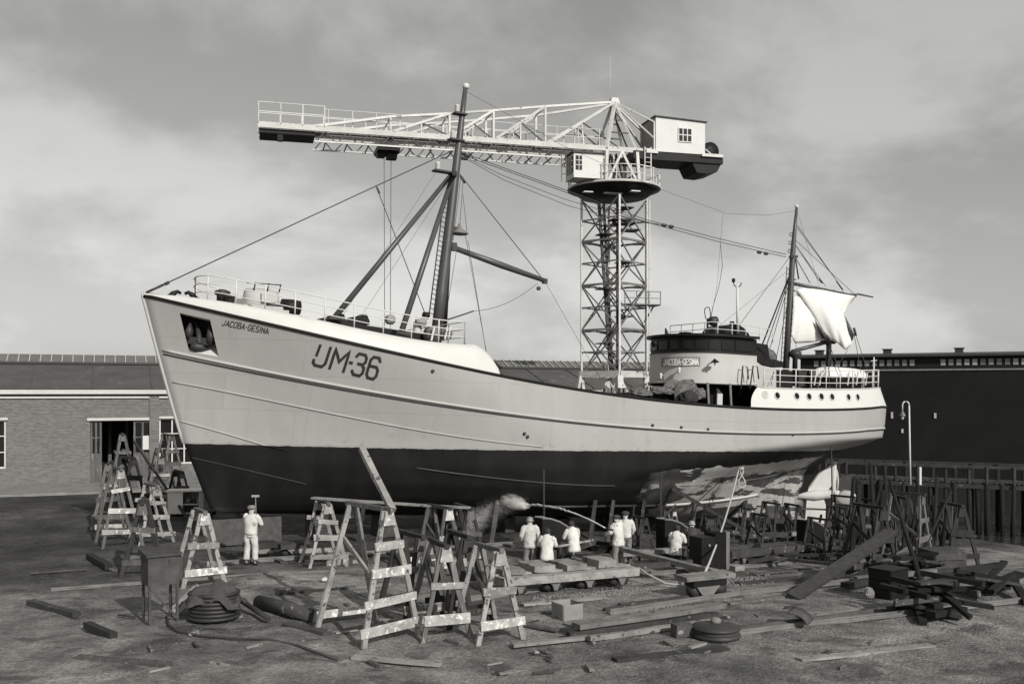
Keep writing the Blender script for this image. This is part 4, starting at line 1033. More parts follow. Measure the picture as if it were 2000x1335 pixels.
# ---- gear on the main deck
c = S(1330, 770, -1.6)
win = MB().lathe([(.1, -.7), (.62, -.68), (.62, -.6), (.3, -.55), (.3, .1), (.62, .15), (.62, .22), (.1, .25)], 18, (c.x, -1.3, c.z), 'y').build('trawl_winch', 'net_pale', ship)
def wheel(px, py, t, r):
    c = S(px, py, t); o = MB().tube([c + Vector((r * math.cos(k * math.pi / 10), 0, r * math.sin(k * math.pi / 10))) for k in range(21)], .03, 6).build('hand_wheel', 'dark_steel', ship)
    for k in range(3): a = k * math.pi / 3; MB().tube([c + Vector((r * math.cos(a), 0, r * math.sin(a))), c - Vector((r * math.cos(a), 0, r * math.sin(a)))], .018, 5).build('spoke', 'dark_steel', o)
    MB().tube([c, (c.x, c.y, zdeck(c.x))], .05, 6).build('wheel_pedestal', 'dark_steel', o)
wheel(1349, 749, -1.9, .17); wheel(1264, 757, -1.2, .17)
px_prism('hatch_cover', [(1235, 778), (1258, 768), (1300, 766), (1322, 774), (1316, 795), (1240, 790)], -1.6, 2.8, 'black_soft')
for px in (1182, 1188, 1195, 1211, 1219):
    c = S(px, 766, 2.2); MB().box((c.x, 2.2, c.z - .2), (.12, .2, .8)).build('fish_pound_stanchion', 'mid_steel', ship)
# poop gear under the rail
c = S(1640, 722, -.4)
rows = []
for k in range(13):
    f = k / 12 * 2 - 1; w = .62 * (1 - abs(f) ** 3.5) ** .5 + .02; rows.append([Vector((c.x + f * 1.55, -.4 - math.cos(a) * w * 1.1, c.z - .35 + math.sin(a) * (.25 + .35 * w))) for a in [j * math.pi / 8 for j in range(9)]])
MB().grid(rows).build('covered_liferaft', 'sailcloth', ship)
for px in (1590, 1600, 1655, 1672, 1690):
    a = S(px, 752, -1.2); MB().beam(a, a + Vector((.12, 0, .62)), .05, .05).build('raft_chock', 'white_paint', ship)
MB().tube([S(1706, 756, -.2), S(1707, 697, -.2)], [.04, .03], 8).build('ensign_staff', 'white_paint', ship); MB().tube([S(1700, 705, -.2), S(1713, 703, -.2)], .02, 6).build('staff_yard', 'white_paint', ship)
for px, w_, h_ in ((1560, .5, .7), (1578, .35, .9), (1606, .4, .6)):
    c = S(px, 735, .5); MB().box((c.x, .5, c.z - .1), (w_, .5, h_)).build('poop_locker', 'dark_steel', ship)
c = S(1553, 700, -.3); MB().lathe([(.12, -.7), (.12, 0), (.3, .15), (.28, .3), (.1, .38)], 12, tuple(c)).build('stern_ventilator', 'dark_steel', ship)
# scuppers and a fold of plating
for px, py in ((845, 724), (1274, 830), (1330, 834), (1382, 838), (1548, 848), (1030, 852), (1024, 846)):
    u, l = HL(px, py); p = hull_p(u, l) + hull_n(u, l) * .02; MB().lathe([(.03, -.03), (.06, -.02), (.06, .02), (.03, .03)], 8, tuple(p), 'y').build('scupper', 'dark_steel', hull)
# ---- loose nets lying on the main deck
def lump(name, label, cat, c_world, dims, m, seed, group=None, amp=.22):
    bmx = bmesh.new(); bmesh.ops.create_icosphere(bmx, subdivisions=4, radius=1); r = random.Random(seed)
    ph = [(r.uniform(0, 6), 2.0 + 1.5 * q_, Vector((r.uniform(-1, 1), r.uniform(-1, 1), r.uniform(-1, 1))).normalized()) for q_ in range(9)]
    for v in bmx.verts:
        k = 1 + amp * sum(abs(math.sin(p[0] + p[1] * v.co.dot(p[2]))) * 2.6 / (1 + .3 * i_) - .9 for i_, p in enumerate(ph)) / 3
        v.co = Vector((v.co.x * dims[0] * k, v.co.y * dims[1] * k, max(v.co.z, -.35) * dims[2] * k))
    me = bpy.data.meshes.new(name); bmx.to_mesh(me); bmx.free(); me.polygons.foreach_set('use_smooth', [True] * len(me.polygons))
    o = obj(name, me, m); o.location = c_world; o.rotation_euler = (0, 0, YAW); return tag(o, label, cat, group)
def ship_w(px, py, t): return SHIP_M @ S(px, py, t)
lump('net_heap', 'pale netting heaped by the left hand wheel on the midship deck', 'net', ship_w(1250, 768, -1.6), (.5, .4, .24), 'net_pale', 3)
lump('net_heap', 'pale netting bundle between the two hand wheels on deck', 'net', ship_w(1292, 766, -1.6), (.6, .4, .24), 'net_pale', 4)
lump('net_heap', 'dark net bundle slumped against the trawl winch', 'net', ship_w(1345, 778, -2.3), (.4, .3, .3), 'net', 5)
lump('net_heap', 'ragged pale net spilling right of the trawl winch', 'net', ship_w(1362, 772, -2.2), (.4, .3, .35), 'net_pale', 6)
lump('net_heap', 'light tangle of rope on the black casing by the bridge', 'net', ship_w(1500, 697, -1.4), (.45, .35, .35), 'net_pale', 8)
# ================================================================== tower crane behind the ship
CR = Vector((5.45, 52.0, 0)); CA = math.atan2(.26, .965)
crane = thing('tower_crane', 'white lattice tower crane with long jib rising behind the trawler', 'crane', CR, CA)
CI = (Matrix.Translation(CR) @ Matrix.Rotation(CA, 4, 'Z')).inverted()
def cz(py, Y=52.0): return CAMZ + (HY - py) / F * Y
def CX(px, py, yl=0.0):
    """pixel -> crane coordinates on the plane local y = yl"""
    o = CI @ Vector((0, 0, CAMZ)); d = CI.to_3x3() @ (at(px, py, 1.0) - Vector((0, 0, CAMZ))); return o + d * ((yl - o.y) / d.y)
def cbar(a, b, w, m='white_steel', name='brace', parent=None, h=None): return MB().beam(a, b, w, h or w).build(name, m, parent or crane)
# tower legs: square seen corner-on; local directions of the corners
R0 = 1.74
cor = []
for k in range(4):
    a = -CA - math.pi / 2 + k * math.pi / 2 + .06
    cor.append((R0 * math.cos(a), R0 * math.sin(a)))
zP, zTop = cz(731), cz(392)
nodes = [cz(731), cz(645), cz(558), cz(473), zTop]
leg_o = []
for k, (x, y) in enumerate(cor):
    leg_o.append(cbar((x, y, zP - .1), (x, y, zTop), .10, name='tower_leg'))
for k in range(4):
    a, b = cor[k], cor[(k + 1) % 4]
    def pt(f, z): return Vector((a[0] + (b[0] - a[0]) * f, a[1] + (b[1] - a[1]) * f, z))
    for i in range(len(nodes) - 1):
        z0, z1 = nodes[i], nodes[i + 1]; zm = (z0 + z1) / 2
        if i: cbar(pt(0, z0), pt(1, z0), .10, m='mid_steel', name='tower_ring_bar')
        cbar(pt(0, zm), pt(1, zm), .07, m='mid_steel', name='tower_mid_bar')
        cbar(pt(0, z0), pt(1, z1), .06, 'mid_steel'); cbar(pt(1, z0), pt(0, z1), .06, 'mid_steel')
        if i: cbar(pt(0, z0 - .12), pt(.5, z0), .06, 'mid_steel', 'knee_brace'); cbar(pt(1, z0 - .12), pt(.5, z0), .06, 'mid_steel', 'knee_brace')
    cbar(pt(-.02, zP), pt(1.02, zP), .26, name='portal_girder', h=.34)
    # splayed portal legs
    cx_, cy_ = cor[k]
    for f, g in ((1.35, 1.0),):
        cbar((cx_, cy_, zP - .1), (cx_ * 1.55, cy_ * 1.55, .0), .30, name='portal_leg')
    nb = cor[(k + 1) % 4]; pb = cor[k - 1]
    for q in (nb, pb): cbar((cx_ * .98, cy_ * .98, zP - .15), (cx_ * 1.3 + (q[0] - cx_) * .35, cy_ * 1.3 + (q[1] - cy_) * .35, zP - 1.4), .14, name='portal_brace')
    cbar((cx_ * 1.3, cy_ * 1.3, zP - 1.45), (nb[0] * 1.3, nb[1] * 1.3, zP - 1.45), .16, name='portal_tie')
# inner stair ladder, landings
prev = None
for i in range(6):
    z0 = zP + .2 + i * (zTop - zP - .6) / 6; z1 = z0 + (zTop - zP - .6) / 6; sx = .55 if i % 2 else -.55
    for e in (-.2, .2):
        cbar((-sx, e - .1, z0), (sx, e - .1, z1), .06, 'dark_steel', 'stair_string')
    for k in range(7):
        f = (k + .5) / 7; cbar((-sx + 2 * sx * f, -.3, z0 + (z1 - z0) * f), (-sx + 2 * sx * f, .1, z0 + (z1 - z0) * f), .05, 'dark_steel', 'stair_tread')
    MB().box((sx, -.1, z1), (.8, .9, .05)).build('landing', 'dark_steel', crane)
cbar((-.75, .3, zTop), (-.1, .2, zP), .14, 'dark_steel', 'inner_mast'); cbar((-.4, .5, zTop), (.05, .35, zP), .12, 'dark_steel', 'inner_mast'); cbar((.3, .3, zTop), (.3, .3, zP), .10, 'dark_steel', 'inner_mast')
for k in range(16):
    z = zP + (zTop - zP) * k / 16; x0 = -.1 - .65 * k / 16; cbar((x0, .3, z), (x0 + .35, .45, z + .55), .05, 'dark_steel', 'inner_lacing')
px_l = MB(); l0 = Vector(cor[1]) ; 
lad = cbar((cor[1][0] + .05, cor[1][1] - .35, zP), (cor[1][0] + .05, cor[1][1] - .35, zTop), .05, name='ladder_side')
cbar((cor[1][0] - .2, cor[1][1] - .6, zP), (cor[1][0] - .2, cor[1][1] - .6, zTop), .05, name='ladder_side')
for k in range(32):
    z = zP + (zTop - zP) * (k + .5) / 32; cbar((cor[1][0] + .05, cor[1][1] - .35, z), (cor[1][0] - .2, cor[1][1] - .6, z), .03, name='ladder_rung', parent=None)
# side landing at mid tower
p0, p1 = CX(1215, 595, -.6), CX(1284, 592, -.6)
ld = MB().box(((p0.x + p1.x) / 2, -.6, p0.z), (p1.x - p0.x, .8, .08)).build('side_platform', 'dark_steel', crane)
for dz in (.35, .7):
    cbar((p0.x, -1, p0.z + dz), (p1.x, -1, p0.z + dz), .04, 'mid_steel', 'platform_rail', ld)
for f in (0, .33, .66, 1): cbar((p0.x + (p1.x - p0.x) * f, -1, p0.z), (p0.x + (p1.x - p0.x) * f, -1, p0.z + .72), .04, 'mid_steel', 'platform_post', ld)
cbar((p1.x - .2, -.6, p0.z), (p1.x - .75, -.6, p0.z - .9), .07, 'dark_steel', 'platform_bracket', ld)
for k, (px, py) in enumerate(((1218, 437), (1225, 450), (1213, 430))):
    c = CX(px, py, -.2); MB().box((c.x, -.2, c.z), (1.2, .9, .06)).build('service_platform', 'dark_steel', crane)
# round slewing platform with rail
RP = 90 / F * 52.0; zR = cz(371)
MB().lathe([(.2, -.42), (RP * .72, -.42), (RP * .86, -.16), (RP, -.05), (RP, .05), (.2, .06)], 40, (0, 0, zR)).build('round_platform', 'black_paint', crane)
MB().lathe([(RP + .005, -.05), (RP + .03, -.03), (RP + .03, .05), (RP + .005, .07)], 40, (0, 0, zR), cap=False).build('platform_rim', 'white_steel', crane)
for k in (1, 2): MB().tube([(RP * .985 * math.cos(a), RP * .985 * math.sin(a), zR + .42 * k) for a in [j * math.pi / 24 for j in range(49)]], .025, 5).build('platform_rail', 'white_steel', crane)
for k in range(20): a = k * math.pi / 10; cbar((RP * .985 * math.cos(a), RP * .985 * math.sin(a), zR), (RP * .985 * math.cos(a), RP * .985 * math.sin(a), zR + .86), .04, name='platform_post')
for px, py in ((1205, 382), (1148, 385), (1240, 373), (1188, 392)):
    p = CX(px, py, -1.2 if px != 1240 else -2.0); MB().box((p.x, p.y, zR - .45), (.5, .3, .05)).build('lamp_plate', 'white_paint', crane)
# slewing frame up to the jib
zJ = cz(303); zA = cz(201)
for x, y in ((-.75, -.9), (.95, -.9), (-.75, .9), (.95, .9)):
    cbar((x * 1.1, y * 1.1, zR), (x, y, zJ), .16, name='slewing_leg')
for y in (-.9, .9):
    cbar((-.8, y * 1.1, zR + .1), (.1, y, zJ), .12, name='slewing_brace'); cbar((1.0, y * 1.1, zR + .1), (.1, y, zJ), .12, name='slewing_brace')
for z in (zR + .75,):
    for a, b in (((-.78, -.95), (.98, -.95)), ((-.78, .95), (.98, .95)), ((-.78, -.95), (-.78, .95)), ((.98, -.95), (.98, .95))): cbar((*a, z), (*b, z), .08, 'dark_steel', 'slewing_tie')
for k in range(6):
    a = k * 1.05; cbar((.6 * math.cos(a), .6 * math.sin(a), zR), (.3 * math.cos(a + .6), .3 * math.sin(a + .6), zJ), .08, 'dark_steel', 'slewing_drive_rod')
# driver's cab
c0, c1 = CX(1112, 370, -1.7), CX(1172, 372, -1.7)
zc0, zc1 = zR + .12, cz(306, 50.3)
cab = MB().box(((c0.x + c1.x) / 2 + .12, -1.25, (zc0 + zc1) / 2), (c1.x - c0.x - .1, 1.3, zc1 - zc0)).build('driver_cab', 'white_paint', crane)
cxl = (c0.x + c1.x) / 2 + .12 - (c1.x - c0.x - .1) / 2
MB().box((cxl + .27, -1.905, zc1 - .5), (.34, .03, .72)).build('cab_window', 'glass', cab)
for e in (0,): MB().box((cxl + .27, -1.925, zc1 - .5), (.03, .03, .72)).build('glazing_bar', 'white_paint', cab)
for e in (-.12, .12): MB().box((cxl + .27, -1.927, zc1 - .5 + e), (.34, .03, .03)).build('glazing_bar', 'white_paint', cab)
MB().box((cxl - .03, -1.3, zc1 - .55), (.03, .95, .8)).build('cab_window', 'glass', cab)
for e in (-.16, .16): MB().box((cxl - .055, -1.3, zc1 - .55 + e), (.03, .95, .03)).build('glazing_bar', 'white_paint', cab)
for e in (-.3, 0, .3): MB().box((cxl - .057, -1.3 + e, zc1 - .55), (.03, .04, .8)).build('glazing_bar', 'white_paint', cab)
MB().box((cxl + (c1.x - c0.x) / 2 - .05, -1.25, zc1 + .04), (c1.x - c0.x + .1, 1.5, .07)).build('cab_roof', 'dark_steel', cab)
for z in (.2, .55, .9, 1.25):
    cbar((cxl - .55, -1.6, zc0 + z), (cxl - .05, -1.6, zc0 + z), .03, 'dark_steel', 'cab_guard', cab)
for x in (-.55, -.3): cbar((cxl + x, -1.6, zc0 - .2), (cxl + x, -1.6, zc0 + 1.5), .03, 'dark_steel', 'cab_guard', cab)
# jib: two bottom girders, two top chords, posts and diagonals, walkway
JL = CX(505, 245, -.8).x; JR = CX(1408, 318, -.8).x
JW = .85
zb_ = zJ + .1
for y in (-JW, JW):
    MB().beam((JL, y, zb_), (JR * .62, y, zb_), .12, .26).build('jib_girder', 'white_steel', crane)
    MB().beam((JL + 2.6, y, zb_ - .62), (-1.0, y, zb_ - .62), .08, .08).build('trolley_rail', 'white_steel', crane)
# lower bracing between rail and girder: dark hangers
x = JL + 2.7; k = 0
while x < -1.2:
    for y in (-JW, JW):
        cbar((x, y, zb_ - .62), (x + .45, y, zb_ - .1), .05, 'dark_steel', 'rail_hanger'); cbar((x + .9, y, zb_ - .62), (x + .45, y, zb_ - .1), .05, 'dark_steel', 'rail_hanger')
    cbar((x + .45, -JW, zb_ - .62), (x + .45, JW, zb_ - .62), .05, 'dark_steel', 'cross_tie')
    x += 1.05; k += 1
MB().box((JL + 1.35, 0, zb_ - .24), (2.6, 1.5, .2)).build('jib_end_box', 'black_paint', crane)
MB().box((JL + 1.0, -.9, zb_ - .6), (.25, .25, .3)).build('end_sheave', 'black_paint', crane)
chord_px = [(612, 238), (763, 228), (878, 222), (964, 216), (1065, 208), (1193, 200)]
foot_px = [(612, 255), (763, 268), (878, 278), (964, 284), (1065, 293), (1193, 303)]
chord = [CX(a, b, -JW) for a, b in chord_px]
chord[0] = Vector((chord[0].x, 0, zb_ + .1)); chord[-1] = Vector((0.0, 0, zA))
for y in (-1, 1):
    C3 = [Vector((p.x, y * JW * (1 - .75 * max(0, (i - 4)) ) if i >= 4 else y * JW, p.z)) for i, p in enumerate(chord)]
    C3[-1] = Vector((0, y * .15, zA))
    for i in range(len(C3) - 1): cbar(C3[i], C3[i + 1], .11, name='top_chord')
    for i in range(1, len(C3) - 1):
        cbar(C3[i], (C3[i].x, y * JW, zb_), .10, name='jib_post')
    for i in range(0, len(C3) - 1):
        f0 = Vector((C3[i].x + .1, y * JW, zb_ + .1)); cbar(f0, C3[i + 1], .12, name='jib_diagonal')
        if i > 0:
            mid = f0.lerp(C3[i + 1], .5); cbar(mid, (mid.x, y * JW, zb_), .06, name='sub_post'); cbar(mid, (C3[i + 1].x - .1, y * JW, zb_ + .12), .06, 'dark_steel', 'sub_diagonal')
    # A-frame under the apex, back stays to the counter-jib
    cbar((-.75, y * .9, zb_), (0, y * .12, zA), .16, name='apex_leg'); cbar((.95, y * .9, zb_), (0, y * .12, zA), .10, name='apex_leg')
    for f in (.35, .62): cbar((-.75 * (1 - f), y * (.9 * (1 - f) + .12 * f), zb_ + (zA - zb_) * f), (.95 * (1 - f), y * (.9 * (1 - f) + .12 * f), zb_ + (zA - zb_) * f), .06, 'dark_steel', 'apex_tie')
    b1, b2 = CX(1278, 238, -.9), CX(1278, 270, -.9)
    cbar((0, y * .12, zA), (b1.x, y * .9, b1.z), .08, name='back_stay'); cbar((0, y * .12, zA), (b2.x, y * .9, b2.z), .08, name='back_stay')
    cbar((b1.x, y * .9, b1.z), (b1.x, y * .9, zb_), .09, name='back_post')
    cbar((0, y * .12, zA - .5), (b1.x - .6, y * .9, zb_ + .1), .06, 'dark_steel', 'back_diagonal')
for i in range(1, 5): cbar((chord[i].x, -JW, chord[i].z), (chord[i].x, JW, chord[i].z), .06, name='chord_tie')
MB().prism([(-.28, -.2, zA - .12), (.28, -.2, zA - .12), (.18, -.2, zA + .22), (-.18, -.2, zA + .22)], (0, .4, 0)).build('apex_head', 'white_paint', crane)
MB().tube([(-.2, 0, zA), (-.22, 0, zA + 2.5)], [.02, .01], 5).build('aerial', 'white_steel', crane)
# floor and handrail along the jib
MB().box(((JL - 1) / 2 + 0, 0.62, zb_ + .17), (abs(JL) - 1, .35, .03)).build('walkway', 'mid_steel', crane)
for dz in (.45, .9):
    cbar((JL, JW + .1, zb_ + .17 + dz), (-.4, JW + .1, zb_ + .17 + dz), .04, name='walkway_rail'); cbar((JL, -JW - .1, zb_ + .17 + dz), (JL + 3.1, -JW - .1, zb_ + .17 + dz), .04, name='walkway_rail'); cbar((JL + 3.1, -JW + .12, zb_ + .1 + dz), (-.9, -JW + .12, zb_ + .1 + dz), .028, name='walkway_rail')
n = 18
for k in range(n):
    x = JL + (abs(JL) - .4) * k / (n - 1); cbar((x, JW + .1, zb_ + .1), (x, JW + .1, zb_ + 1.07), .045, name='walkway_post')
for k in range(13):
    x = JL + 3.3 + (abs(JL) - 4.4) * k / 12; cbar((x, -JW + .12, zb_ + .1), (x, -JW + .12, zb_ + 1.0), .032, name='walkway_post')
for k in range(4):
    x = JL + 3.1 * k / 3; cbar((x, -JW - .1, zb_ + .1), (x, -JW - .1, zb_ + 1.07), .045, name='walkway_post')
for dz in (.45, .9): cbar((JL, -JW - .1, zb_ + .17 + dz), (JL, JW + .1, zb_ + .17 + dz), .04, name='walkway_rail')
# trolley and hoist wires
tx = CX(756, 280, 0).x
tr = MB().box((tx, 0, zb_ - .66), (1.1, 1.6, .26)); tr.box((tx - .32, 0, zb_ - .86), (.4, .5, .28)); tr.box((tx + .22, 0, zb_ - .9), (.5, .55, .34)); tr = tr.build('trolley', 'black_paint', crane)
zh = 7.2
for e in (-.15, .2): MB().tube([(tx + e, 0, zb_ - .8), (tx + e * .8, 0, zh)], .016, 5).build('hoist_wire', 'wire', crane)
hk = MB().lathe([(.08, -.22), (.24, -.12), (.24, .12), (.08, .22)], 12, (tx, 0, zh - .1), 'y'); hk.build('hook_block', 'dark_steel', crane)
MB().tube([(tx, 0, zh - .3), (tx, 0, zh - .5), (tx + .12, 0, zh - .62), (tx + .22, 0, zh - .5)], .035, 6).build('hook', 'dark_steel', crane)
# counter-jib: machinery house, ballast
h0, h1 = CX(1281, 300, -1.0), CX(1377, 308, -1.0)
zh0, zh1 = zb_ + .0, CX(1281, 228, -1.0).z
hw = h1.x - h0.x
hs = MB().prism([(h0.x, -1.0, zh0), (h1.x, -1.0, zh0), (h1.x, -1.0, zh1 - .12), (h0.x, -1.0, zh1)], (0, 2.1, 0)).build('machinery_house', 'white_paint', crane)
MB().box((h0.x - .012, .05, (zh0 + zh1) / 2), (.02, 2.0, zh1 - zh0 - .1)).build('shaded_end_panel', 'lead_grey', hs)  # grey panel over the white end: its shade put into the colour
MB().prism([(h0.x - .1, -1.1, zh1 + .01), (h1.x + .1, -1.1, zh1 - .11), (h1.x + .1, -1.1, zh1 - .06), (h0.x - .1, -1.1, zh1 + .06)], (0, 2.3, 0)).build('house_roof', 'dark_steel', hs)
wc = CX(1338, 264, -1.02); MB().box((wc.x, -1.015, wc.z), (.76, .03, .72)).build('house_window', 'glass', hs)
for k in range(4): MB().box((wc.x - .38 + .76 * k / 3, -1.035, wc.z), (.05, .03, .76)).build('glazing_bar', 'white_paint', hs)
for k in range(3): MB().box((wc.x, -1.037, wc.z - .36 + .72 * k / 2), (.80, .03, .05)).build('glazing_bar', 'white_paint', hs)
MB().box(((h0.x + JR) / 2 - .6, 0, zb_ - .22), (JR - h0.x + 1.3, 1.9, .42)).build('counter_jib_deck', 'black_paint', crane)
MB().beam((h0.x - .55, -1.02, zb_ - .02), (h0.x + .1, -1.02, zb_ - .02), .1, .2).build('deck_beam', 'white_steel', crane)
MB().beam((h1.x - .2, -1.02, zb_ - .03), (JR, -1.02, zb_ - .03), .12, .16).build('deck_beam', 'white_steel', crane)
bx = h1.x + .2
MB().prism([(bx - .9, -.85, zb_ - .4), (JR + .0, -.85, zb_ - .4), (JR - .25, -.85, zb_ - .85), (JR - .8, -.85, zb_ - .98), (bx - .6, -.85, zb_ - .95)], (0, 1.7, 0)).build('ballast_box', 'black_paint', crane)
MB().lathe([(.1, -.5), (.5, -.48), (.55, .48), (.1, .5)], 18, (JR - .45, 0, zb_ + .35), 'y').build('hoist_drum', 'black_paint', crane)
MB().beam((JR - .65, 0, zb_ + .8), (JR - .65, 0, zb_ + 1.1), .08, .08).build('drum_vent', 'black_paint', crane)
cbar((h1.x + .05, -.95, zb_ + .3), (h1.x + .45, -.95, zb_), .06, name='deck_strut')
# ladder from platform to jib on the right
for e in (0, .35):
    cbar((1.35 + e, -1.0, zR), (1.35 + e, -1.0, zb_ + .2), .05, name='access_ladder_side')
for k in range(9): cbar((1.35, -1.0, zR + .15 + k * .24), (1.7, -1.0, zR + .15 + k * .24), .03, name='access_ladder_rung')
# ================================================================== the yard: trestles
def trestle_proto(H, W, LB_, bars, mleg, mbar, mtop, seed):
    r = random.Random(seed)
    root = thing('staging_trestle', 'x', 'trestle', (0, 0, 0))
    for sy in (-1, 1):
        yt, yb = sy * LB_ * .42, sy * LB_ * .56
        for sx in (-1, 1):
            a = Vector((sx * .075, yt, H - .05)); b = Vector((sx * W / 2, yb, -.03))
            mid_ = a.lerp(b, .5) + Vector((r.gauss(0, .018), r.gauss(0, .015), 0)); b = b + Vector((r.gauss(0, .03), r.gauss(0, .03), 0)); lw = r.uniform(.085, .12)
            rg = []
            for q0, q1, f_ in ((b, mid_, 0), (b, mid_, .5), (mid_, a, 0), (mid_, a, .5), (mid_, a, 1)):
                c_ = q0.lerp(q1, f_); wv = Vector((1, 0, .0)); j_ = lambda: r.uniform(-.007, .007)
                rg.append([c_ + Vector((i_ * lw / 2 + j_(), k_ * .028 + j_(), 0)) for i_, k_ in ((-1, -1), (1, -1), (1, 1), (-1, 1))])
            MB().quad_strip(rg, True, True, False).build('leg', mleg, root)
        for z in (bars if sy < 0 else bars[::2]):
            f = z / H; hw = W / 2 + (.075 - W / 2) * f + .07; y = yb + (yt - yb) * f + sy * .052
            tilt = r.uniform(-.04, .04); y += r.uniform(0, .01); ex = r.uniform(-.04, .09)
            MB().beam((-hw - max(0, ex), y, z - tilt), (hw + max(0, -ex), y, z + tilt), .035, .165 + r.uniform(-.045, .03), (0, 0, 1), .012).build('cross_board', mbar, root)
        f = (H - .2) / H; y = yb + (yt - yb) * f + sy * .05
        MB().prism([(-.14, y, H - .34), (.14, y, H - .34), (.085, y, H - .05), (-.085, y, H - .05)], (0, sy * .032, 0)).build('head_plate', mbar, root)
    MB().beam((0, -LB_ * .55, H - .03), (0, LB_ * .55, H - .03), .11, .09, (0, 0, 1), .008).build('top_beam', mtop, root)
    f = .5
    MB().beam((-W * .27, -LB_ * .49, H * .47), (-W * .13, LB_ * .46, H * .72), .05, .09, (0, 0, 1), .006).build('diagonal_brace', mleg, root)
    return root
protos = {
 'tall_pale': trestle_proto(2.62, 1.40, 1.55, [.28, .80, 1.36, 1.88], 'wood_pale', 'wood_splash', 'wood_mid', 1),
 'tall_dark': trestle_proto(2.62, 1.25, 1.15, [.45, 1.15, 1.75], 'wood_mid', 'wood_mid', 'wood_dark', 2),
 'mid_pale': trestle_proto(1.88, 1.05, 1.0, [.36, 1.02], 'wood_pale', 'wood_splash', 'wood_mid', 3),
 'mid_mid': trestle_proto(1.88, 1.0, 1.0, [.40, 1.06], 'wood_mid', 'wood_splash', 'wood_dark', 4),
 'mid_pale2': trestle_proto(1.88, 1.12, 1.1, [.30, .85, 1.3], 'wood_pale', 'wood_pale', 'wood_mid', 13),
 'mid_mid2': trestle_proto(1.88, .95, 1.15, [.33, 1.15], 'wood_dark', 'wood_mid', 'wood_dark', 14),
 'tall_pale2': trestle_proto(2.62, 1.2, 1.3, [.5, 1.2, 1.9], 'wood_mid', 'wood_splash', 'wood_mid', 12),
 'mid_dark': trestle_proto(1.88, 1.0, 1.0, [.40, 1.06], 'wood_dark', 'wood_dark', 'wood_dark', 5),
}
remember(None)
used = set()
TG = 'wooden staging trestles around the slipway'
def trestle(px, py, kind, sc, dyaw, label, off=.5, group=TG):
    g = G(px, py); yaw = YAW + math.radians(dyaw)
    n = Vector((-math.sin(yaw), math.cos(yaw), 0)); loc = g + n * (off * sc); loc.z = ground_z(loc.x, loc.y) + .01
    if kind not in used:
        used.add(kind); o = protos[kind]; o.location = loc; o.rotation_euler = (0, 0, yaw); o.scale = (sc,) * 3; o['label'] = label; o['group'] = group; return o
    return dup(protos[kind], loc, yaw, label, sc, group)
trestle(764, 1250, 'tall_pale', 1.0, 12, 'tallest pale splattered trestle in the foreground with a post leaning on its head', .8)
trestle(822, 1216, 'mid_mid2', 1.0, 4, 'weathered trestle directly behind the tallest foreground trestle')
trestle(872, 1247, 'mid_mid', 1.0, -6, 'brown trestle in the foreground cluster, second right of the tallest one')
trestle(978, 1250, 'mid_pale', .97, 2, 'rightmost trestle of the foreground cluster with two pale boards')
trestle(915, 1225, 'mid_dark', 1.03, -3, 'dark trestle tucked between the two right foreground trestles')
trestle(878, 1130, 'mid_mid', 1.03, 8, 'left of two trestles holding the right end of the scaffold plank')
trestle(918, 1122, 'mid_mid2', 1.0, -4, 'right of two trestles holding the right end of the scaffold plank')
trestle(640, 1106, 'mid_pale2', .98, -3, 'trestle carrying the left end of the long scaffold plank')
trestle(400, 1143, 'mid_pale', 1.0, 2, 'pale trestle standing right of the steel cabinet under the bow')
trestle(278, 1122, 'mid_mid2', 1.05, -10, 'worn trestle standing behind the steel cabinet on legs')
trestle(235, 1066, 'tall_pale2', .95, 4, 'tall weathered trestle left of the bow with a dark pole leaning on it')
trestle(240, 957, 'tall_dark', 1.08, -5, 'tall thin trestle in front of the workshop doorway')
trestle(335, 950, 'tall_dark', 1.04, 12, 'tall trestle close behind the stem beside the workshop window')
trestle(212, 1030, 'tall_dark', .9, -14, 'weathered trestle half hidden left of the tall one near the bow')
trestle(305, 1060, 'mid_pale2', 1.0, 9, 'pale trestle behind the worn one, in line with the stem')
trestle(315, 975, 'mid_mid', 1.05, -18, 'dull trestle between the doorway and the white tool cabinet')
trestle(262, 985, 'mid_dark', 1.1, 22, 'dark trestle on the yard before the workshop doorway')
trestle(355, 1000, 'mid_mid2', .9, 6, 'thin trestle just behind the foot of the stem')
trestle(1800, 1116, 'tall_dark', .92, 14, 'tall narrow trestle at the right below the lamp post')
trestle(1262, 1094, 'mid_dark', .72, 0, 'small dark trestle with pale head under the midship hull', group='small trestles under the hull')
trestle(1403, 1085, 'mid_dark', .72, 8, 'small dark trestle by the cradle post under the hull', group='small trestles under the hull')
trestle(1318, 1056, 'mid_mid', .62, -6, 'small trestle deep under the hull below the bilge keel', group='small trestles under the hull')
trestle(1470, 1054, 'mid_mid', .66, 5, 'small trestle under the scraped after bottom', group='small trestles under the hull')
for k, (px, py, sc, dy, lb) in enumerate(((1522, 1062, .85, 3, 'dark trestle under the left end of the stern staging plank'), (1562, 1066, .85, -5, 'dark trestle just left of the white rudder post'), (1655, 1072, .85, 6, 'dark trestle under the right end of the stern staging plank'),
                                     (1702, 1058, .95, -12, 'dark trestle between the rudder and the jetty piles'), (1745, 1082, .95, 20, 'dark trestle behind the top of the leaning baulk'), (1850, 1075, .95, -8, 'dark trestle farthest right beside the jetty'))):
    trestle(px, py, 'mid_dark', sc, dy, lb)
def single(name, mb, m, label, cat, group=None): return tag(mb.build(name, m), label, cat, group)
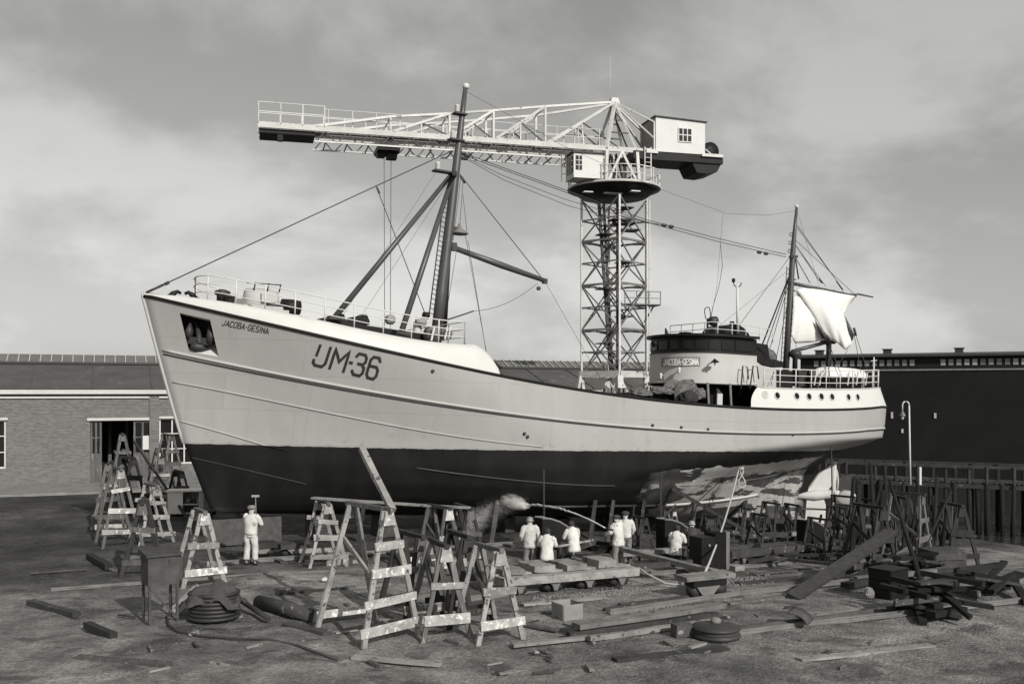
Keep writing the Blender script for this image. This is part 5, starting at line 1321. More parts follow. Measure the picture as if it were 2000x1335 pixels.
def plank(p0, p1, w, h, m, label, up=(0, 0, 1), cat='plank', name='plank', group=None):
    p0, p1 = Vector(p0), Vector(p1); mb = MB(); n = 6                       # slightly bowed board
    d = (p1 - p0); sag = Vector((0, 0, -1)) * d.length * random.uniform(0, .004)
    dn = d.normalized(); a = dn.cross(Vector(up)).normalized(); u = a.cross(dn)
    rings = []
    for k in range(n + 1):
        f = k / n; c = p0 + d * f + sag * 4 * f * (1 - f); j = lambda: random.uniform(-.006, .006)
        rings.append([c + a * (i * w / 2 + j()) + u * (q * h / 2 + j()) for i, q in ((-1, -1), (1, -1), (1, 1), (-1, 1))])
    mb.quad_strip(rings, True, True, False); return single(name, mb, m, label, cat, group)
plank(at(611, 971.5, 28.4), at(916, 991, 26.9), .24, .05, 'plank_wood', 'long pale scaffold plank laid across trestles in front of the black hull')
plank(at(767, 997, 19.75), at(706, 874, 21.0), .14, .09, 'wood_pale', 'pale square post leaning upward from the tallest foreground trestle', cat='post', name='leaning_post')
plank(at(1480, 988, 41.5), at(1662, 997, 42.5), .25, .06, 'timber_wet', 'dark staging plank on trestles in front of the rudder post')
plank(G(372, 1020) + Vector((0, 0, .0)), at(262, 862, 48), .09, .09, 'wood_dark', 'long dark pole slanting from the stem up to the doorway trestle', cat='pole', name='slanting_pole')
# ---- slipway rails
def rail(name, pa, pb, label, h=.12, group='slipway rails'):
    a, b = G(*pa), G(*pb); n = max(4, int((b - a).length / 1.0)); mb = MB()
    pts = [a.lerp(b, k / n) for k in range(n + 1)]
    for p in pts: p.z = ground_z(p.x, p.y)
    d = (b - a).normalized(); s = Vector((d.y, -d.x, 0)).normalized()
    prof = [(-.06, 0), (.06, 0), (.06, .02), (.015, .04), (.015, h - .04), (.04, h - .03), (.04, h), (-.04, h), (-.04, h - .03), (-.015, h - .04), (-.015, .04), (-.06, .02)]
    mb.quad_strip([[p + s * x + Vector((0, 0, z - .01)) for x, z in prof] for p in pts], True, True, False)
    return tag(mb.build(name, 'mid_steel'), label, 'rail', group)
rail('slipway_rail', (880, 1178), (1760, 1084), 'long slipway rail running under the timber carriages')
rail('slipway_rail', (1190, 1199), (1900, 1112), 'nearer slipway rail that starts among rubble right of the tin')
rail('slipway_rail', (330, 1112), (1000, 1063), 'rail behind the man with the brush under the bow')
rail('slipway_rail', (1440, 1240), (2080, 1165), 'low rail along the bottom right past the curved plate')
rail('slipway_rail', (100, 1152), (640, 1117), 'thin pale rail crossing the ground behind the steel cabinet', .07)
def sleeper_run(pa, pb, n, label):
    a, b = G(*pa), G(*pb); d = (b - a).normalized(); s = Vector((d.y, -d.x, 0))
    for k in range(n):
        p = a.lerp(b, k / (n - 1)); p.z = ground_z(p.x, p.y) + .0
        single('sleeper', MB().beam(p - s * .55, p + s * .55, .2, .09, (0, 0, 1), .015), 'timber_wet', label, 'sleeper', 'slipway sleepers')
sleeper_run((345, 1111), (985, 1064), 16, 'dark wooden sleeper under the rail behind the man with the brush')
# ---- timber carriages on the rails
def carriage(pa, pb, w, h, label, nw, m='sawdust', lift=.42):
    a, b = G(*pa), G(*pb); d = (b - a); L_ = d.length; yaw = math.atan2(d.y, d.x); tilt = math.asin((b.z - a.z) / L_)
    root = thing('slip_carriage', label, 'carriage', a); root.rotation_euler = (0, -tilt, yaw)
    for k in range(2):
        MB().beam((0, w * (.25 + .5 * k), lift + h / 2), (L_, w * (.25 + .5 * k), lift + h / 2 + .0), w * .49, h, (0, 0, 1), .02).build('longitudinal_baulk', m, root)
    for k in range(nw):
        x = L_ * (k + .5) / nw
        br = MB().prism([(x - .2, .08, lift - .005), (x + .2, .08, lift - .005), (x + .1, .08, lift - .07), (x + .05, .08, lift - .2), (x - .05, .08, lift - .2), (x - .1, .08, lift - .07)], (0, .07, 0)).build('axle_bracket', 'mid_steel', root)
        for e in (-.16, .16):
            MB().lathe([(.04, .18), (.11, .19), (.11, .28), (.13, .285), (.13, .31), (.04, .32)], 14, (x + e, 0, .14), 'y').build('wheel', 'dark_steel', root)
    return root, a, d.normalized(), lift + h, L_
cr1, ca, cd, ctop, cL = carriage((985, 1167), (1250, 1143), .9, .22, 'pale sawdust-covered timber carriage in front of the seated workers', 4, lift=.26)
cn = Vector((-cd.y, cd.x, 0)).normalized()
for k, (f, w, l, h, m, lb) in enumerate(((.10, .62, .95, .14, 'plank_wood', 'flat wooden block on the carriage, leftmost of the row'), (.33, .6, .9, .17, 'plank_wood', 'flat wooden block on the carriage behind which a man sits'), (.56, .62, .95, .15, 'plank_wood', 'flat wooden block at the middle of the pale carriage'), (.80, .55, .85, .2, 'plank_wood', 'thicker wooden block at the right end of the pale carriage'))):
    c = ca + cd * (cL * f) + cn * .75; c.z = ground_z(c.x, c.y) + ctop + .02
    mb = MB()
    for j in range(3): mb.beam(c - cd * w / 2 + cn * (-l / 2 + l * (j + .5) / 3) + Vector((0, 0, h / 2)), c + cd * w / 2 + cn * (-l / 2 + l * (j + .5) / 3) + Vector((0, 0, h / 2)), l / 3 * .96, h, (0, 0, 1), .012)
    single('wooden_block', mb, m, lb, 'wooden block', 'blocks on the pale carriage')
carriage((1430, 1112), (1668, 1086), 1.0, .22, 'dark timber carriage under the after hull right of the cradle post', 5, 'timber_wet', .35)
for k in range(6):
    g = G(1440 + 34 * k, 1078 - 2.5 * k); single('short_timber', MB().beam(g + Vector((0, 0, .55)), g + Vector((.75, .35, .55)), .30, .14, (0, 0, 1), .015), 'plank_wood' if k % 2 else 'timber_wet', 'short timber laid across the after carriage in a row of six', 'timber', 'timbers on the after carriage')
# trolley at the right with a beam
g = G(1378, 1163)
tro = thing('rail_trolley', 'small dark timber trolley with rope end on the nearer rail', 'trolley', g, YAW - .05)
MB().beam((-.75, 0, .5), (.75, 0, .5), .5, .12, (0, 0, 1), .01).build('top_board', 'plank_wood', tro); MB().box((0, 0, .36), (1.0, .4, .16)).build('body', 'black_paint', tro)
MB().prism([(-.4, -.2, .28), (.3, -.2, .28), (.05, -.2, .02), (-.2, -.2, .02)], (0, .06, 0)).build('bracket', 'mid_steel', tro)
for e in (-.35, .4): MB().lathe([(.04, -.14), (.17, -.12), (.17, .12), (.04, .14)], 12, (e, .0, .18), 'y').build('wheel', 'dark_steel', tro)
a, b = G(1128, 1134), G(1352, 1134)
plank(a + Vector((0, 0, .30)), b + Vector((0, 0, .52)), .14, .14, 'timber_wet', 'long dark beam from the carriage to the small trolley', cat='baulk', name='baulk')
a, b = G(1215, 1112), G(1398, 1150)
plank(a + Vector((0, 0, .62)), b + Vector((0, 0, .45)), .22, .12, 'plank_wood', 'pale-edged baulk slanting down to the cradle post foot', cat='baulk', name='baulk')
plank(G(1088, 1117) + Vector((0, 0, .75)), G(1172, 1103) + Vector((0, 0, .8)), .06, .05, 'wood_pale', 'pale thin stick lying over the blocks beside the seated men')
plank(G(1200, 1108) + Vector((0, 0, .4)), G(1340, 1099) + Vector((0, 0, .45)), .3, .14, 'plank_wood', 'grey baulk lying behind the slanting beam by the sprayer', cat='baulk', name='baulk')
# cradle post
g = G(1390, 1124)
cp = thing('cradle_post', 'black upright double cradle post on a timber base under the hull', 'cradle post', g, YAW)
MB().box((-.35, 0, .62), (.5, .55, 1.1)).build('post', 'black_paint', cp); MB().box((.12, 0, .65), (.38, .5, 1.2)).build('post', 'black_soft', cp); MB().beam((.38, -.2, .1), (.38, -.2, 1.28), .13, .13).build('edge_timber', 'wood_mid', cp)
MB().box((0, -.05, .09), (1.5, .8, .2)).build('base_baulk', 'timber_wet', cp); MB().box((.62, -.3, .24), (.36, .4, .14)).build('base_wedge', 'plank_wood', cp)
for e in (.45, .95): MB().tube([(-.35, -.29, e), (-.35, -.33, e)], .04, 8).build('bolt', 'mid_steel', cp)
def bilge_block(px, py, sc, label, flip=1):
    g = G(px, py); r = thing('bilge_block', label, 'bilge block', g, YAW, scale=sc)
    pts = [(-.7, -.25, 1.45), (-.4, -.25, 1.42), (-.05, -.25, 1.30), (.25, -.25, 1.12), (.45, -.25, .92), (.45, -.25, .0), (-.7, -.25, .0)]
    MB().prism([(x * flip, y, z) for x, y, z in pts], (0, .5, 0)).build('body', 'black_paint', r)
    MB().tube([(x * flip, -.24, z + .02) for x, y, z in pts[:5]], .035, 6).build('curved_edge', 'mid_steel', r); MB().tube([(x * flip, .24, z + .02) for x, y, z in pts[:5]], .035, 6).build('curved_edge', 'mid_steel', r)
    MB().beam((.47 * flip, -.2, 0), (.47 * flip, -.2, .95), .08, .1).build('end_post', 'wood_mid', r)
bilge_block(1088, 1096, .95, 'black curved-top bilge block behind the seated man')
bilge_block(1322, 1094, .95, 'black curved-top bilge block behind the lone seated man')
bilge_block(1592, 1088, .95, 'black curved-top bilge block below the rudder post')
# keel blocks
for k in range(11):
    s = 3.2 + k * 2.45; p = SHIP_M @ Vector((s, 0, zk(s))); gz = ground_z(p.x, p.y); h = p.z - gz
    mb = MB(); n = max(2, int(h / .3))
    for j in range(n): mb.beam(Vector((p.x, p.y, gz + h * (j + .5) / n)) - Vector((-AY, AX, 0)) * .6, Vector((p.x, p.y, gz + h * (j + .5) / n)) + Vector((-AY, AX, 0)) * .6, .45, h / n * .97, (0, 0, 1), .01)
    single('keel_block', mb, 'timber_wet', 'dark timber keel block stack under the keel, one of a row', 'keel block', 'keel blocks in a row')
# shores and poles against the hull
for (x0, y0, x1, y1, t, lb) in ((1063, 1018, 1062, 916, .03, 'thin dark pole upright before the hull by the water jet'), (1291, 1092, 1290, 922, .04, 'thin dark pole upright before the scraped bottom'), (1233, 1060, 1238, 985, .03, 'thin pole slanting under the hull behind the sprayers'), (1220, 1080, 1320, 985, .035, 'thin slanting stick near the small pale-headed trestle')):
    Y = 31.5; a = at(x0, y0, Y); g0 = ground_z(a.x, a.y); b = at(x1, y1, Y + .8); a = Vector((a.x, a.y, g0))
    single('pole', MB().tube([a, b], t, 6), 'wood_dark', lb, 'pole')
# ladder against the after hull
ua, la_ = HL(1308, 952); top = SHIP_M @ (hull_p(ua, la_) + Vector((0, -.15, 0))); bot = G(1512, 1068)
lad = thing('boarding_ladder', 'dark ladder sloping from the scraped hull down to the right', 'ladder', bot)
d = top - bot; sd_ = Vector((d.y, -d.x, 0)).normalized() * .2
for e in (-1, 1): MB().beam(sd_ * e, d + sd_ * e, .05, .1).build('ladder_rail', 'wood_dark', lad)
for k in range(18): f = (k + .5) / 18; MB().beam(d * f - sd_, d * f + sd_, .035, .035).build('rung', 'wood_dark', lad)
# pale hose from hull to trolley
ua, la_ = HL(1440, 912); h0 = SHIP_M @ (hull_p(ua, la_) + Vector((0, -.1, 0))); g1 = G(1378, 1160) + Vector((0, 0, .58))
pts = [h0 + (g1 - h0) * f + Vector((0, 0, -.55 * 4 * f * (1 - f) * .5)) for f in np.linspace(0, 1, 18)]
single('water_hose', MB().tube(pts, .03, 6), 'rope', 'pale hose hanging from the scraped hull down to the small trolley', 'hose')
lp = [h0 + Vector((.14 * math.sin(a * 2) + .03 * a, -.06, -.4 * (1 - math.cos(a)))) for a in np.linspace(0, 2 * math.pi, 22)]
single('rope_coil', MB().tube(lp, .03, 6), 'rope', 'loops of rope hung on the scraped patch of the hull', 'rope')
# loose hose on the ground by the carriage
pts = [G(x, y) + Vector((0, 0, z)) for x, y, z in ((1232, 1128, .45), (1260, 1140, .3), (1300, 1150, .15), (1345, 1152, .1), (1380, 1150, .2))]
single('ground_hose', MB().tube(pts, .03, 6), 'rope', 'thin hose drooping from the carriage end toward the trolley', 'hose')
pts = [G(x, y) + Vector((0, 0, z)) for x, y, z in ((1005, 1150, .1), (1030, 1143, .25), (1055, 1135, .42))]
single('ground_hose', MB().tube(pts, .03, 6), 'rope', 'short pale rope running up onto the pale carriage', 'rope')
# ---- steel cabinet on legs
g = G(313, 1211)
cab_ = thing('steel_cabinet', 'rusty steel cabinet on four angle-iron legs at lower left', 'cabinet', g, YAW + .12)
MB().box((0, 0, 1.12), (.66, .55, .62)).build('box', 'rust', cab_); MB().prism([(-.38, -.33, 1.43), (.38, -.33, 1.43), (.38, .33, 1.50), (-.38, .33, 1.50)], (0, 0, .05)).build('lid', 'rust', cab_)
for x in (-.29, .29):
    for y in (-.24, .24): MB().beam((x, y, 0), (x, y, .82), .05, .05).build('leg', 'rust', cab_)
MB().beam((-.29, -.27, .78), (.29, -.27, .06), .045, .03).build('leg_brace', 'rust', cab_); MB().box((.12, -.282, 1.32), (.05, .02, .08)).build('lock', 'dark_steel', cab_); MB().box((.36, 0, 1.15), (.08, .5, .5)).build('side_box', 'rust', cab_)
pts = [G(x, y) + Vector((0, 0, .03)) for x, y in ((325, 1205), (330, 1222), (350, 1235), (390, 1243), (450, 1248), (520, 1250), (580, 1262), (660, 1290))]
single('cable', MB().tube(pts, .025, 6), 'wire', 'black cable curving over the dirt from the cabinet', 'cable')
# ---- coiled hose under a tarp
g = G(418, 1208)
for k in range(7):
    pass
coil = thing('coiled_cable', 'thick dark coiled cable under a crumpled tarpaulin beside the cabinet', 'cable coil', g, .2)
for k in range(7):
    r_ = .47 - .01 * (k % 2); MB().tube([(r_ * math.cos(a) * 1.1, r_ * math.sin(a), .07 + k * .085) for a in np.linspace(0, 2 * math.pi, 28)], .043, 7).build('turn', 'dark_steel', coil)
rows = []
for i in range(15):
    row = []
    for j in range(15):
        x, y = -.5 + 1.12 * i / 14, -.52 + 1.1 * j / 14; rr = math.hypot(x, y); th_ = math.atan2(y, x)
        z = .70 - max(0, rr - .40) * (1.0 + 1.6 * math.sin(th_ * 3 + .7) ** 2) + .05 * math.sin(7 * x + 4 * y) + .045 * math.sin(11 * y - 8 * x) + .03 * math.sin(19 * x); row.append((x * (1.0 + .12 * math.sin(4 * th_)), y * (1 + .1 * math.sin(5 * th_ + 1)), max(z, .30)))
    rows.append(row)
tp = MB().grid(rows).build('tarpaulin', 'rust', coil); md = tp.modifiers.new('thickness', 'SOLIDIFY'); md.thickness = .015
b0 = G(345, 1200); single('slanted_board', MB().beam(b0 + Vector((-.05, 0, .05)), b0 + Vector((.42, .35, .55)), .30, .05, (0, -.6, 1), .01), 'wood_pale', 'short pale board leaning on the coiled cable', 'board')
b0 = G(372, 1212); single('bent_sheet', MB().quad_strip([[(b0.x + .3 * math.sin(a) * .5 - .1, b0.y - .02, b0.z + .62 * (1 - k / 8)), (b0.x + .3 * math.sin(a) * .5 + .18, b0.y - .05, b0.z + .62 * (1 - k / 8))] for k, a in enumerate(np.linspace(.2, 1.6, 9))]), 'rust', 'bent rusty sheet standing between cabinet and coiled cable', 'sheet')
b0 = G(470, 1190); single('steel_bar', MB().tube([b0 + Vector((0, 0, .22)), G(525, 1215) + Vector((0, 0, .08))], .06, 8), 'dark_steel', 'dark round bar lying right of the coiled cable', 'bar')
a, b = G(505, 1186), G(612, 1215)
lg = MB().tube([a + Vector((0, 0, .14)), a.lerp(b, .5) + Vector((0, 0, .15)), b + Vector((0, 0, .13))], [.15, .16, .15], 12)
single('rolled_log', lg, 'timber_wet', 'thick dark log on the ground left of the tallest trestle', 'log')
for (pa, pb, w, h, m, lb) in (((560, 1222), (640, 1240), .25, .08, 'timber_wet', 'dark plank flat on the dirt beside the log'), ((175, 1090), (212, 1112), .2, .16, 'wood_dark', 'dark baulk end lying at the left below the tall trestle'), ((170, 1226), (222, 1248), .16, .14, 'wood_dark', 'dark baulk in the bottom left corner'), ((60, 1180), (150, 1205), .2, .12, 'timber_wet', 'grey plank flat on the ground at far left'),
                           ((1000, 1262), (1150, 1246), .18, .06, 'plank_wood', 'thin plank end at the bottom below the timber pile'), ((1180, 1192), (1390, 1158), .10, .06, 'timber_wet', 'narrow batten lying beside the nearer rail'), ((480, 1137), (632, 1131), .08, .06, 'wood_pale', 'pale batten on the ground with a rag at its end')):
    plank(G(*pa) + Vector((0, 0, h / 2)), G(*pb) + Vector((0, 0, h / 2)), w, h, m, lb)
r0 = G(634, 1136); lump('rag', 'crumpled white rag on the ground at the batten end', 'rag', r0 + Vector((0, 0, .06)), (.09, .07, .06), 'cloth_white', 21)
# ---- timber pile bottom centre
for k, (pa, pb, w, h, dz, m, lb) in enumerate((((1125, 1243), (1412, 1199), .30, .10, .22, 'plank_wood', 'upper wide plank of the timber pile at bottom centre'), ((1110, 1246), (1400, 1206), .16, .13, .07, 'timber_wet', 'lower dark baulk of the timber pile at bottom centre'), ((1150, 1252), (1400, 1216), .12, .10, .06, 'wood_pale', 'pale front batten of the timber pile at bottom centre'), ((1108, 1236), (1250, 1214), .35, .05, .16, 'plank_wood', 'short grey board at the back of the timber pile'))):
    plank(G(*pa) + Vector((0, 0, dz)), G(*pb) + Vector((0, 0, dz)), w, h, m, lb)
g = G(1330, 1243); single('timber_block', MB().beam(g + Vector((-.15, 0, .13)), g + Vector((.18, .12, .13)), .3, .26, (0, 0, 1), .02), 'timber_wet', 'square timber block in front of the pile beside the capstan', 'timber block')
g = G(1398, 1243)
cpn = thing('capstan_drum', 'dark round drum with wound wire lying flat at bottom right of centre', 'drum', g)
MB().lathe([(.48, 0), (.50, .04), (.50, .08), (.42, .1), (.42, .16), (.5, .18), (.5, .22), (.3, .27), (.12, .3)], 24).build('drum_body', 'dark_steel', cpn); MB().lathe([(.11, .28), (.11, .36), (.06, .40)], 12).build('drum_cap', 'mid_steel', cpn)
for k in range(3): MB().tube([(.45 * math.cos(a), .45 * math.sin(a), .115 + k * .02) for a in np.linspace(0, 2 * math.pi, 26)], .018, 5).build('wire_turn', 'wire', cpn)
g = G(1552, 1232); rows = []
for k in range(9):
    a = k / 8 * 1.2; rows.append([(g.x - .15 + .45 * math.sin(a), g.y + .05 * k / 8, g.z + .42 * math.cos(a) - .05), (g.x + .12 + .45 * math.sin(a), g.y + .55, g.z + .42 * math.cos(a) - .05)])
cpz = MB().grid(rows).build('curved_plate', 'rust'); tag(cpz, 'curved rusty plate standing on the dirt at lower right', 'plate'); md = cpz.modifiers.new('thickness', 'SOLIDIFY'); md.thickness = .03
single('rusty_pipe', MB().tube([G(1440, 1236) + Vector((0, 0, .08)), G(1620, 1213) + Vector((0, 0, .08)), G(1800, 1186) + Vector((0, 0, .08))], .075, 10), 'rust', 'long rusty pipe lying behind the curved plate', 'pipe')
# ---- open tin
g = G(1108, 1207)
tin = thing('open_tin', 'dented square open tin standing alone on the dirt', 'tin', g, .5)
for a in range(4):
    c, s = math.cos(a * math.pi / 2), math.sin(a * math.pi / 2); MB().beam((c * .24, s * .24, 0), (c * .25, s * .25, .36), .02 if a % 2 == 0 else .48, .48 if a % 2 == 0 else .02, (0, 1, 0), .012).build('side', 'lead_grey', tin)
MB().box((0, 0, .02), (.46, .46, .03)).build('bottom', 'dark_steel', tin)
# ---- leaning baulk and dark clutter at the right
a = G(1548, 1170); b = at(1742, 1036, 28.0)
plank(a + Vector((0, 0, .05)), b, .34, .10, 'wood_dark', 'broad dark baulk leaning up to the right over the clutter', (0, -.5, 1), 'baulk', 'leaning_baulk')
def crate(px, py, dims, rz, m, label, name='crate'):
    g = G(px, py); r = thing(name, label, 'crate', g, rz)
    w, d_, h = dims
    for sx in (-1, 1):
        for sy in (-1, 1): MB().box((sx * (w / 2 - .03), sy * (d_ / 2 - .03), h / 2), (.07, .07, h)).build('corner_post', m, r)
    n = max(2, int(h / .2))
    bw_ = MB().box((0, 0, 0), (w, .025, h / n * .92)).mesh('slat'); bw_.materials.append(MATS[m]); bd = MB().box((0, 0, 0), (.025, d_, h / n * .92)).mesh('slat'); bd.materials.append(MATS[m])
    for k in range(n):
        z = h * (k + .5) / n
        for sy in (-1, 1): o = obj('slat', bw_, None, r); o.location = (0, sy * (d_ / 2 + .012), z)
        for sx in (-1, 1): o = obj('slat', bd, None, r); o.location = (sx * (w / 2 + .012), 0, z)
    MB().box((0, 0, h + .02), (w + .06, d_ + .06, .04)).build('lid', m, r); return r
crate(1735, 1165, (.7, .6, .7), .6, 'black_paint', 'dark slatted crate just right of the leaning baulk')
MB()
g = G(1735, 1168); lump('rag', 'small pale rag on the ground before the dark crate', 'rag', G(1698, 1168) + Vector((0, 0, .1)), (.14, .1, .18), 'cloth_grey', 31)
def scrap_heap(px, py, n, r_, hgt, label, seed, m='dark_wood_pile'):
    rr = random.Random(seed); root = thing('timber_heap', label, 'timber heap', G(px, py), 0)
    for k in range(n):
        a = rr.uniform(0, 3.14); L_ = rr.uniform(.5, 1.0) * r_ * 1.6; tl = rr.uniform(-.25, .25); c = Vector((rr.gauss(0, r_ * .3), rr.gauss(0, r_ * .3), hgt * (k + .5) / n))
        v = Vector((math.cos(a), math.sin(a), tl)) * L_ / 2; lo = min((c - v).z, (c + v).z)
        if lo < .03: c.z += .03 - lo
        MB().beam(c - v, c + v, rr.uniform(.07, .26), rr.uniform(.05, .14), (0, 0, 1), .012).build('timber', m if k % 5 else 'timber_wet', root)
    return root
scrap_heap(1825, 1205, 22, .9, .9, 'heap of dark scrap timber at the right edge of the yard', 51)
scrap_heap(1930, 1160, 16, 1.0, .7, 'low heap of black timber farthest right', 52)
scrap_heap(1790, 1130, 14, .9, .7, 'dark timber heap behind the dark crate', 53)
scrap_heap(1650, 1098, 12, 1.0, .5, 'dark timber heap beneath the leaning baulk', 54)
scrap_heap(1560, 1080, 10, 1.0, .4, 'low pile of dark timber under the rudder post', 55)
scrap_heap(1850, 1062, 14, 1.2, .8, 'dark timber heap before the jetty piles', 56)
scrap_heap(285, 1003, 14, .9, .55, 'jumbled dark timber between the tall trestle and the stem', 57)
scrap_heap(1180, 1075, 10, 1.0, .35, 'dark offcuts lying under the midship hull behind the workers', 58)
crate(1840, 1120, (1.0, .8, .7), .2, 'timber_wet', 'wet dark crate below the tall narrow trestle')
for k, (px0, py0, px1, py1, Y0, Y1, w, lb) in enumerate(((1800, 1152, 1738, 940, 26.5, 30, .1, 'long dark shore pole leaning left at the right side'), (1712, 1080, 1700, 905, 36, 38, .12, 'dark mooring post standing between rudder and jetty'), (1640, 1072, 1630, 985, 38, 39, .09, 'dark prop beside the propeller'), (1760, 1100, 1775, 960, 31, 33, .08, 'thin dark prop below the lamp post'), (1675, 1080, 1680, 940, 37, 38, .1, 'dark post just right of the propeller blade'), (1590, 1075, 1604, 1005, 38, 39, .09, 'dark prop under the rudder post'), (1735, 1070, 1728, 915, 38, 40, .11, 'dark post left of the lamp post foot'), (1660, 1060, 1668, 930, 41, 42, .09, 'slim dark post behind the propeller'), (1822, 1060, 1830, 930, 36, 38, .1, 'dark post before the right jetty piles'), (1545, 1060, 1530, 990, 40, 41, .08, 'short dark prop under the after staging'), (1780, 1120, 1858, 960, 29, 31, .07, 'slanting dark pole crossing the tall narrow trestle'))):
    a = at(px0, py0, Y0); a.z = ground_z(a.x, a.y); b = at(px1, py1, Y1); single('shore_pole', MB().tube([a, b], [w * .8, w * .55], 8), 'dark_wood_pile', lb, 'pole')
for k, (pa, pb, w, h, dz, m, lb) in enumerate((((1450, 1098), (1640, 1118), .16, .1, .25, 'plank_wood', 'pale-edged plank sloping right under the after hull'), ((1690, 1120), (1860, 1100), .3, .08, .5, 'timber_wet', 'dark plank across the clutter at right'), ((1650, 1150), (1720, 1136), .25, .14, .1, 'wood_dark', 'dark baulk under the leaning one'), ((1700, 1062), (1900, 1045), .25, .08, .3, 'plank_wood', 'grey plank lying near the foot of the jetty'), ((1480, 1060), (1640, 1046), .25, .1, .2, 'timber_wet', 'dark baulk on the ground below the rudder'), ((1850, 1010), (2000, 992), .25, .08, .4, 'plank_wood', 'pale plank at right before the jetty piles'))):
    plank(G(*pa) + Vector((0, 0, dz)), G(*pb) + Vector((0, 0, dz)), w, h, m, lb)
# ---- things behind the stem: white tool cabinet, sheet panel, bogies
g = G(362, 1006)
tcab = thing('tool_cabinet', 'white painted tool bench cabinet with open shelves by the stem', 'cabinet', g, .12)
s_ = g.y / F
w, h, dd = 62 * s_, 46 * s_, .7
MB().box((0, 0, h - .03 + .1), (w + .1, dd + .1, .06)).build('top', 'bench_white', tcab); MB().box((-w / 2 + w * .24, -dd / 2 + .02, h / 2 + .07), (w * .48, .04, h - .08)).build('door', 'bench_white', tcab)
MB().box((0, dd / 2 - .02, h / 2 + .05), (w, .04, h - .1)).build('back', 'lead_grey', tcab); MB().box((w / 2 - .02, 0, h / 2 + .05), (.05, dd, h - .1)).build('side', 'white_paint', tcab); MB().box((-w / 2 + .02, 0, h / 2 + .05), (.05, dd, h - .1)).build('side', 'white_paint', tcab)
for z in (.12, h * .5): MB().box((w * .22, 0, z), (w * .5, dd - .1, .04)).build('shelf', 'white_paint', tcab)
for k, (x, z) in enumerate(((.1, .2), (.35, .2), (.55, .22), (.15, h * .5 + .12), (.42, h * .5 + .1), (.6, h * .5 + .12))):
    single('paint_pot', MB().lathe([(.09, -.09), (.1, .08), (.085, .1), (.06, .1)], 10, tuple(g + Vector((x * .9, -.05 + .1 * x, z + .01)))), 'lead_grey' if k % 2 else 'rust', 'small paint pot on a shelf of the white tool cabinet', 'paint pot', 'paint pots in the tool cabinet')
g = G(432, 1074)
pn = MB().beam(G(395, 1072) + Vector((0, .3, .45)), G(545, 1062) + Vector((0, .3, .45)), .06, .85, (0, 0, 1), .02); single('sheet_panel', pn, 'rust', 'long rusty sheet panel standing on edge left of the man with the brush', 'panel')
for px, lb in ((512, 'left flat bogie behind the man with the brush'), (575, 'right flat bogie behind the man with the brush')):
    g = G(px, 1086); bo = thing('flat_bogie', lb, 'bogie', g, YAW)
    MB().box((0, .2, .34), (.9, .7, .14), .01).build('deck', 'timber_wet', bo); MB().prism([(-.28, -.1, .27), (.28, -.1, .27), (.1, -.1, .1), (-.1, -.1, .1)], (0, .05, 0)).build('bracket', 'mid_steel', bo)
    for e in (-.25, .25): MB().lathe([(.04, .0), (.13, .02), (.13, .12), (.04, .14)], 12, (e, .0, .15), 'y').build('wheel', 'dark_steel', bo)
for k, (px, py, w, d_, h, m, lb) in enumerate(((255, 985, 1.3, .8, .45, 'timber_wet', 'low stack of dark timber left of the white cabinet'), (300, 990, .8, .6, .3, 'plank_wood', 'pale timber offcuts piled left of the white cabinet'), (305, 968, 1.4, .5, .5, 'timber_wet', 'dark timber stack behind the white cabinet'), (400, 1014, .5, .4, .3, 'black_paint', 'small black box at the foot of the stem'))):
    g = G(px, py); mb = MB()
    for j in range(4): mb.beam(g + Vector((-w / 2 + random.uniform(-.1, .1), j * d_ / 4, h / 4 + .05 * j)), g + Vector((w / 2 + random.uniform(-.1, .1), j * d_ / 4 + random.uniform(-.1, .1), h / 4 + .05 * j)), d_ / 4.2, h / 2, (0, 0, 1), .03)
    single('timber_stack', mb, m, lb, 'timber stack')
extra = [((1020, 1182), (1180, 1168), .2, 'grey board lying before the pale carriage'), ((1210, 1182), (1300, 1172), .14, 'short grey batten in the ballast'), ((1420, 1180), (1530, 1166), .22, 'grey board left of the leaning baulk foot'), ((1560, 1205), (1690, 1190), .18, 'weathered board behind the rusty pipe'),
 ((1440, 1140), (1560, 1128), .2, 'wet board beside the cradle post base'), ((1470, 1122), (1640, 1104), .24, 'long wet board along the after carriage'), ((660, 1150), (760, 1142), .2, 'grey board on the ground behind the tallest trestle'), ((540, 1160), (680, 1150), .16, 'narrow grey board beyond the log'), ((1020, 1220), (1090, 1232), .18, 'short board near the open tin'),
 ((690, 1285), (860, 1300), .2, 'grey board on the ground below the tallest trestle'), ((1200, 1290), (1420, 1268), .22, 'long grey board in front of the drum'), ((150, 1285), (330, 1300), .24, 'dark board at the bottom left'), ((1560, 1290), (1820, 1262), .22, 'long board at the bottom right'), ((60, 1120), (170, 1112), .2, 'grey board at the far left'), ((980, 1190), (1075, 1200), .12, 'thin lath beside the rightmost cluster trestle'), ((1290, 1140), (1345, 1128), .2, 'stub of board under the long dark beam')]
for k, (pa, pb, w, lb) in enumerate(extra):
    plank(G(*pa) + Vector((0, 0, .03)), G(*pb) + Vector((0, 0, .03)), w, .05, ('plank_wood', 'timber_wet', 'wood_mid')[k % 3], lb)
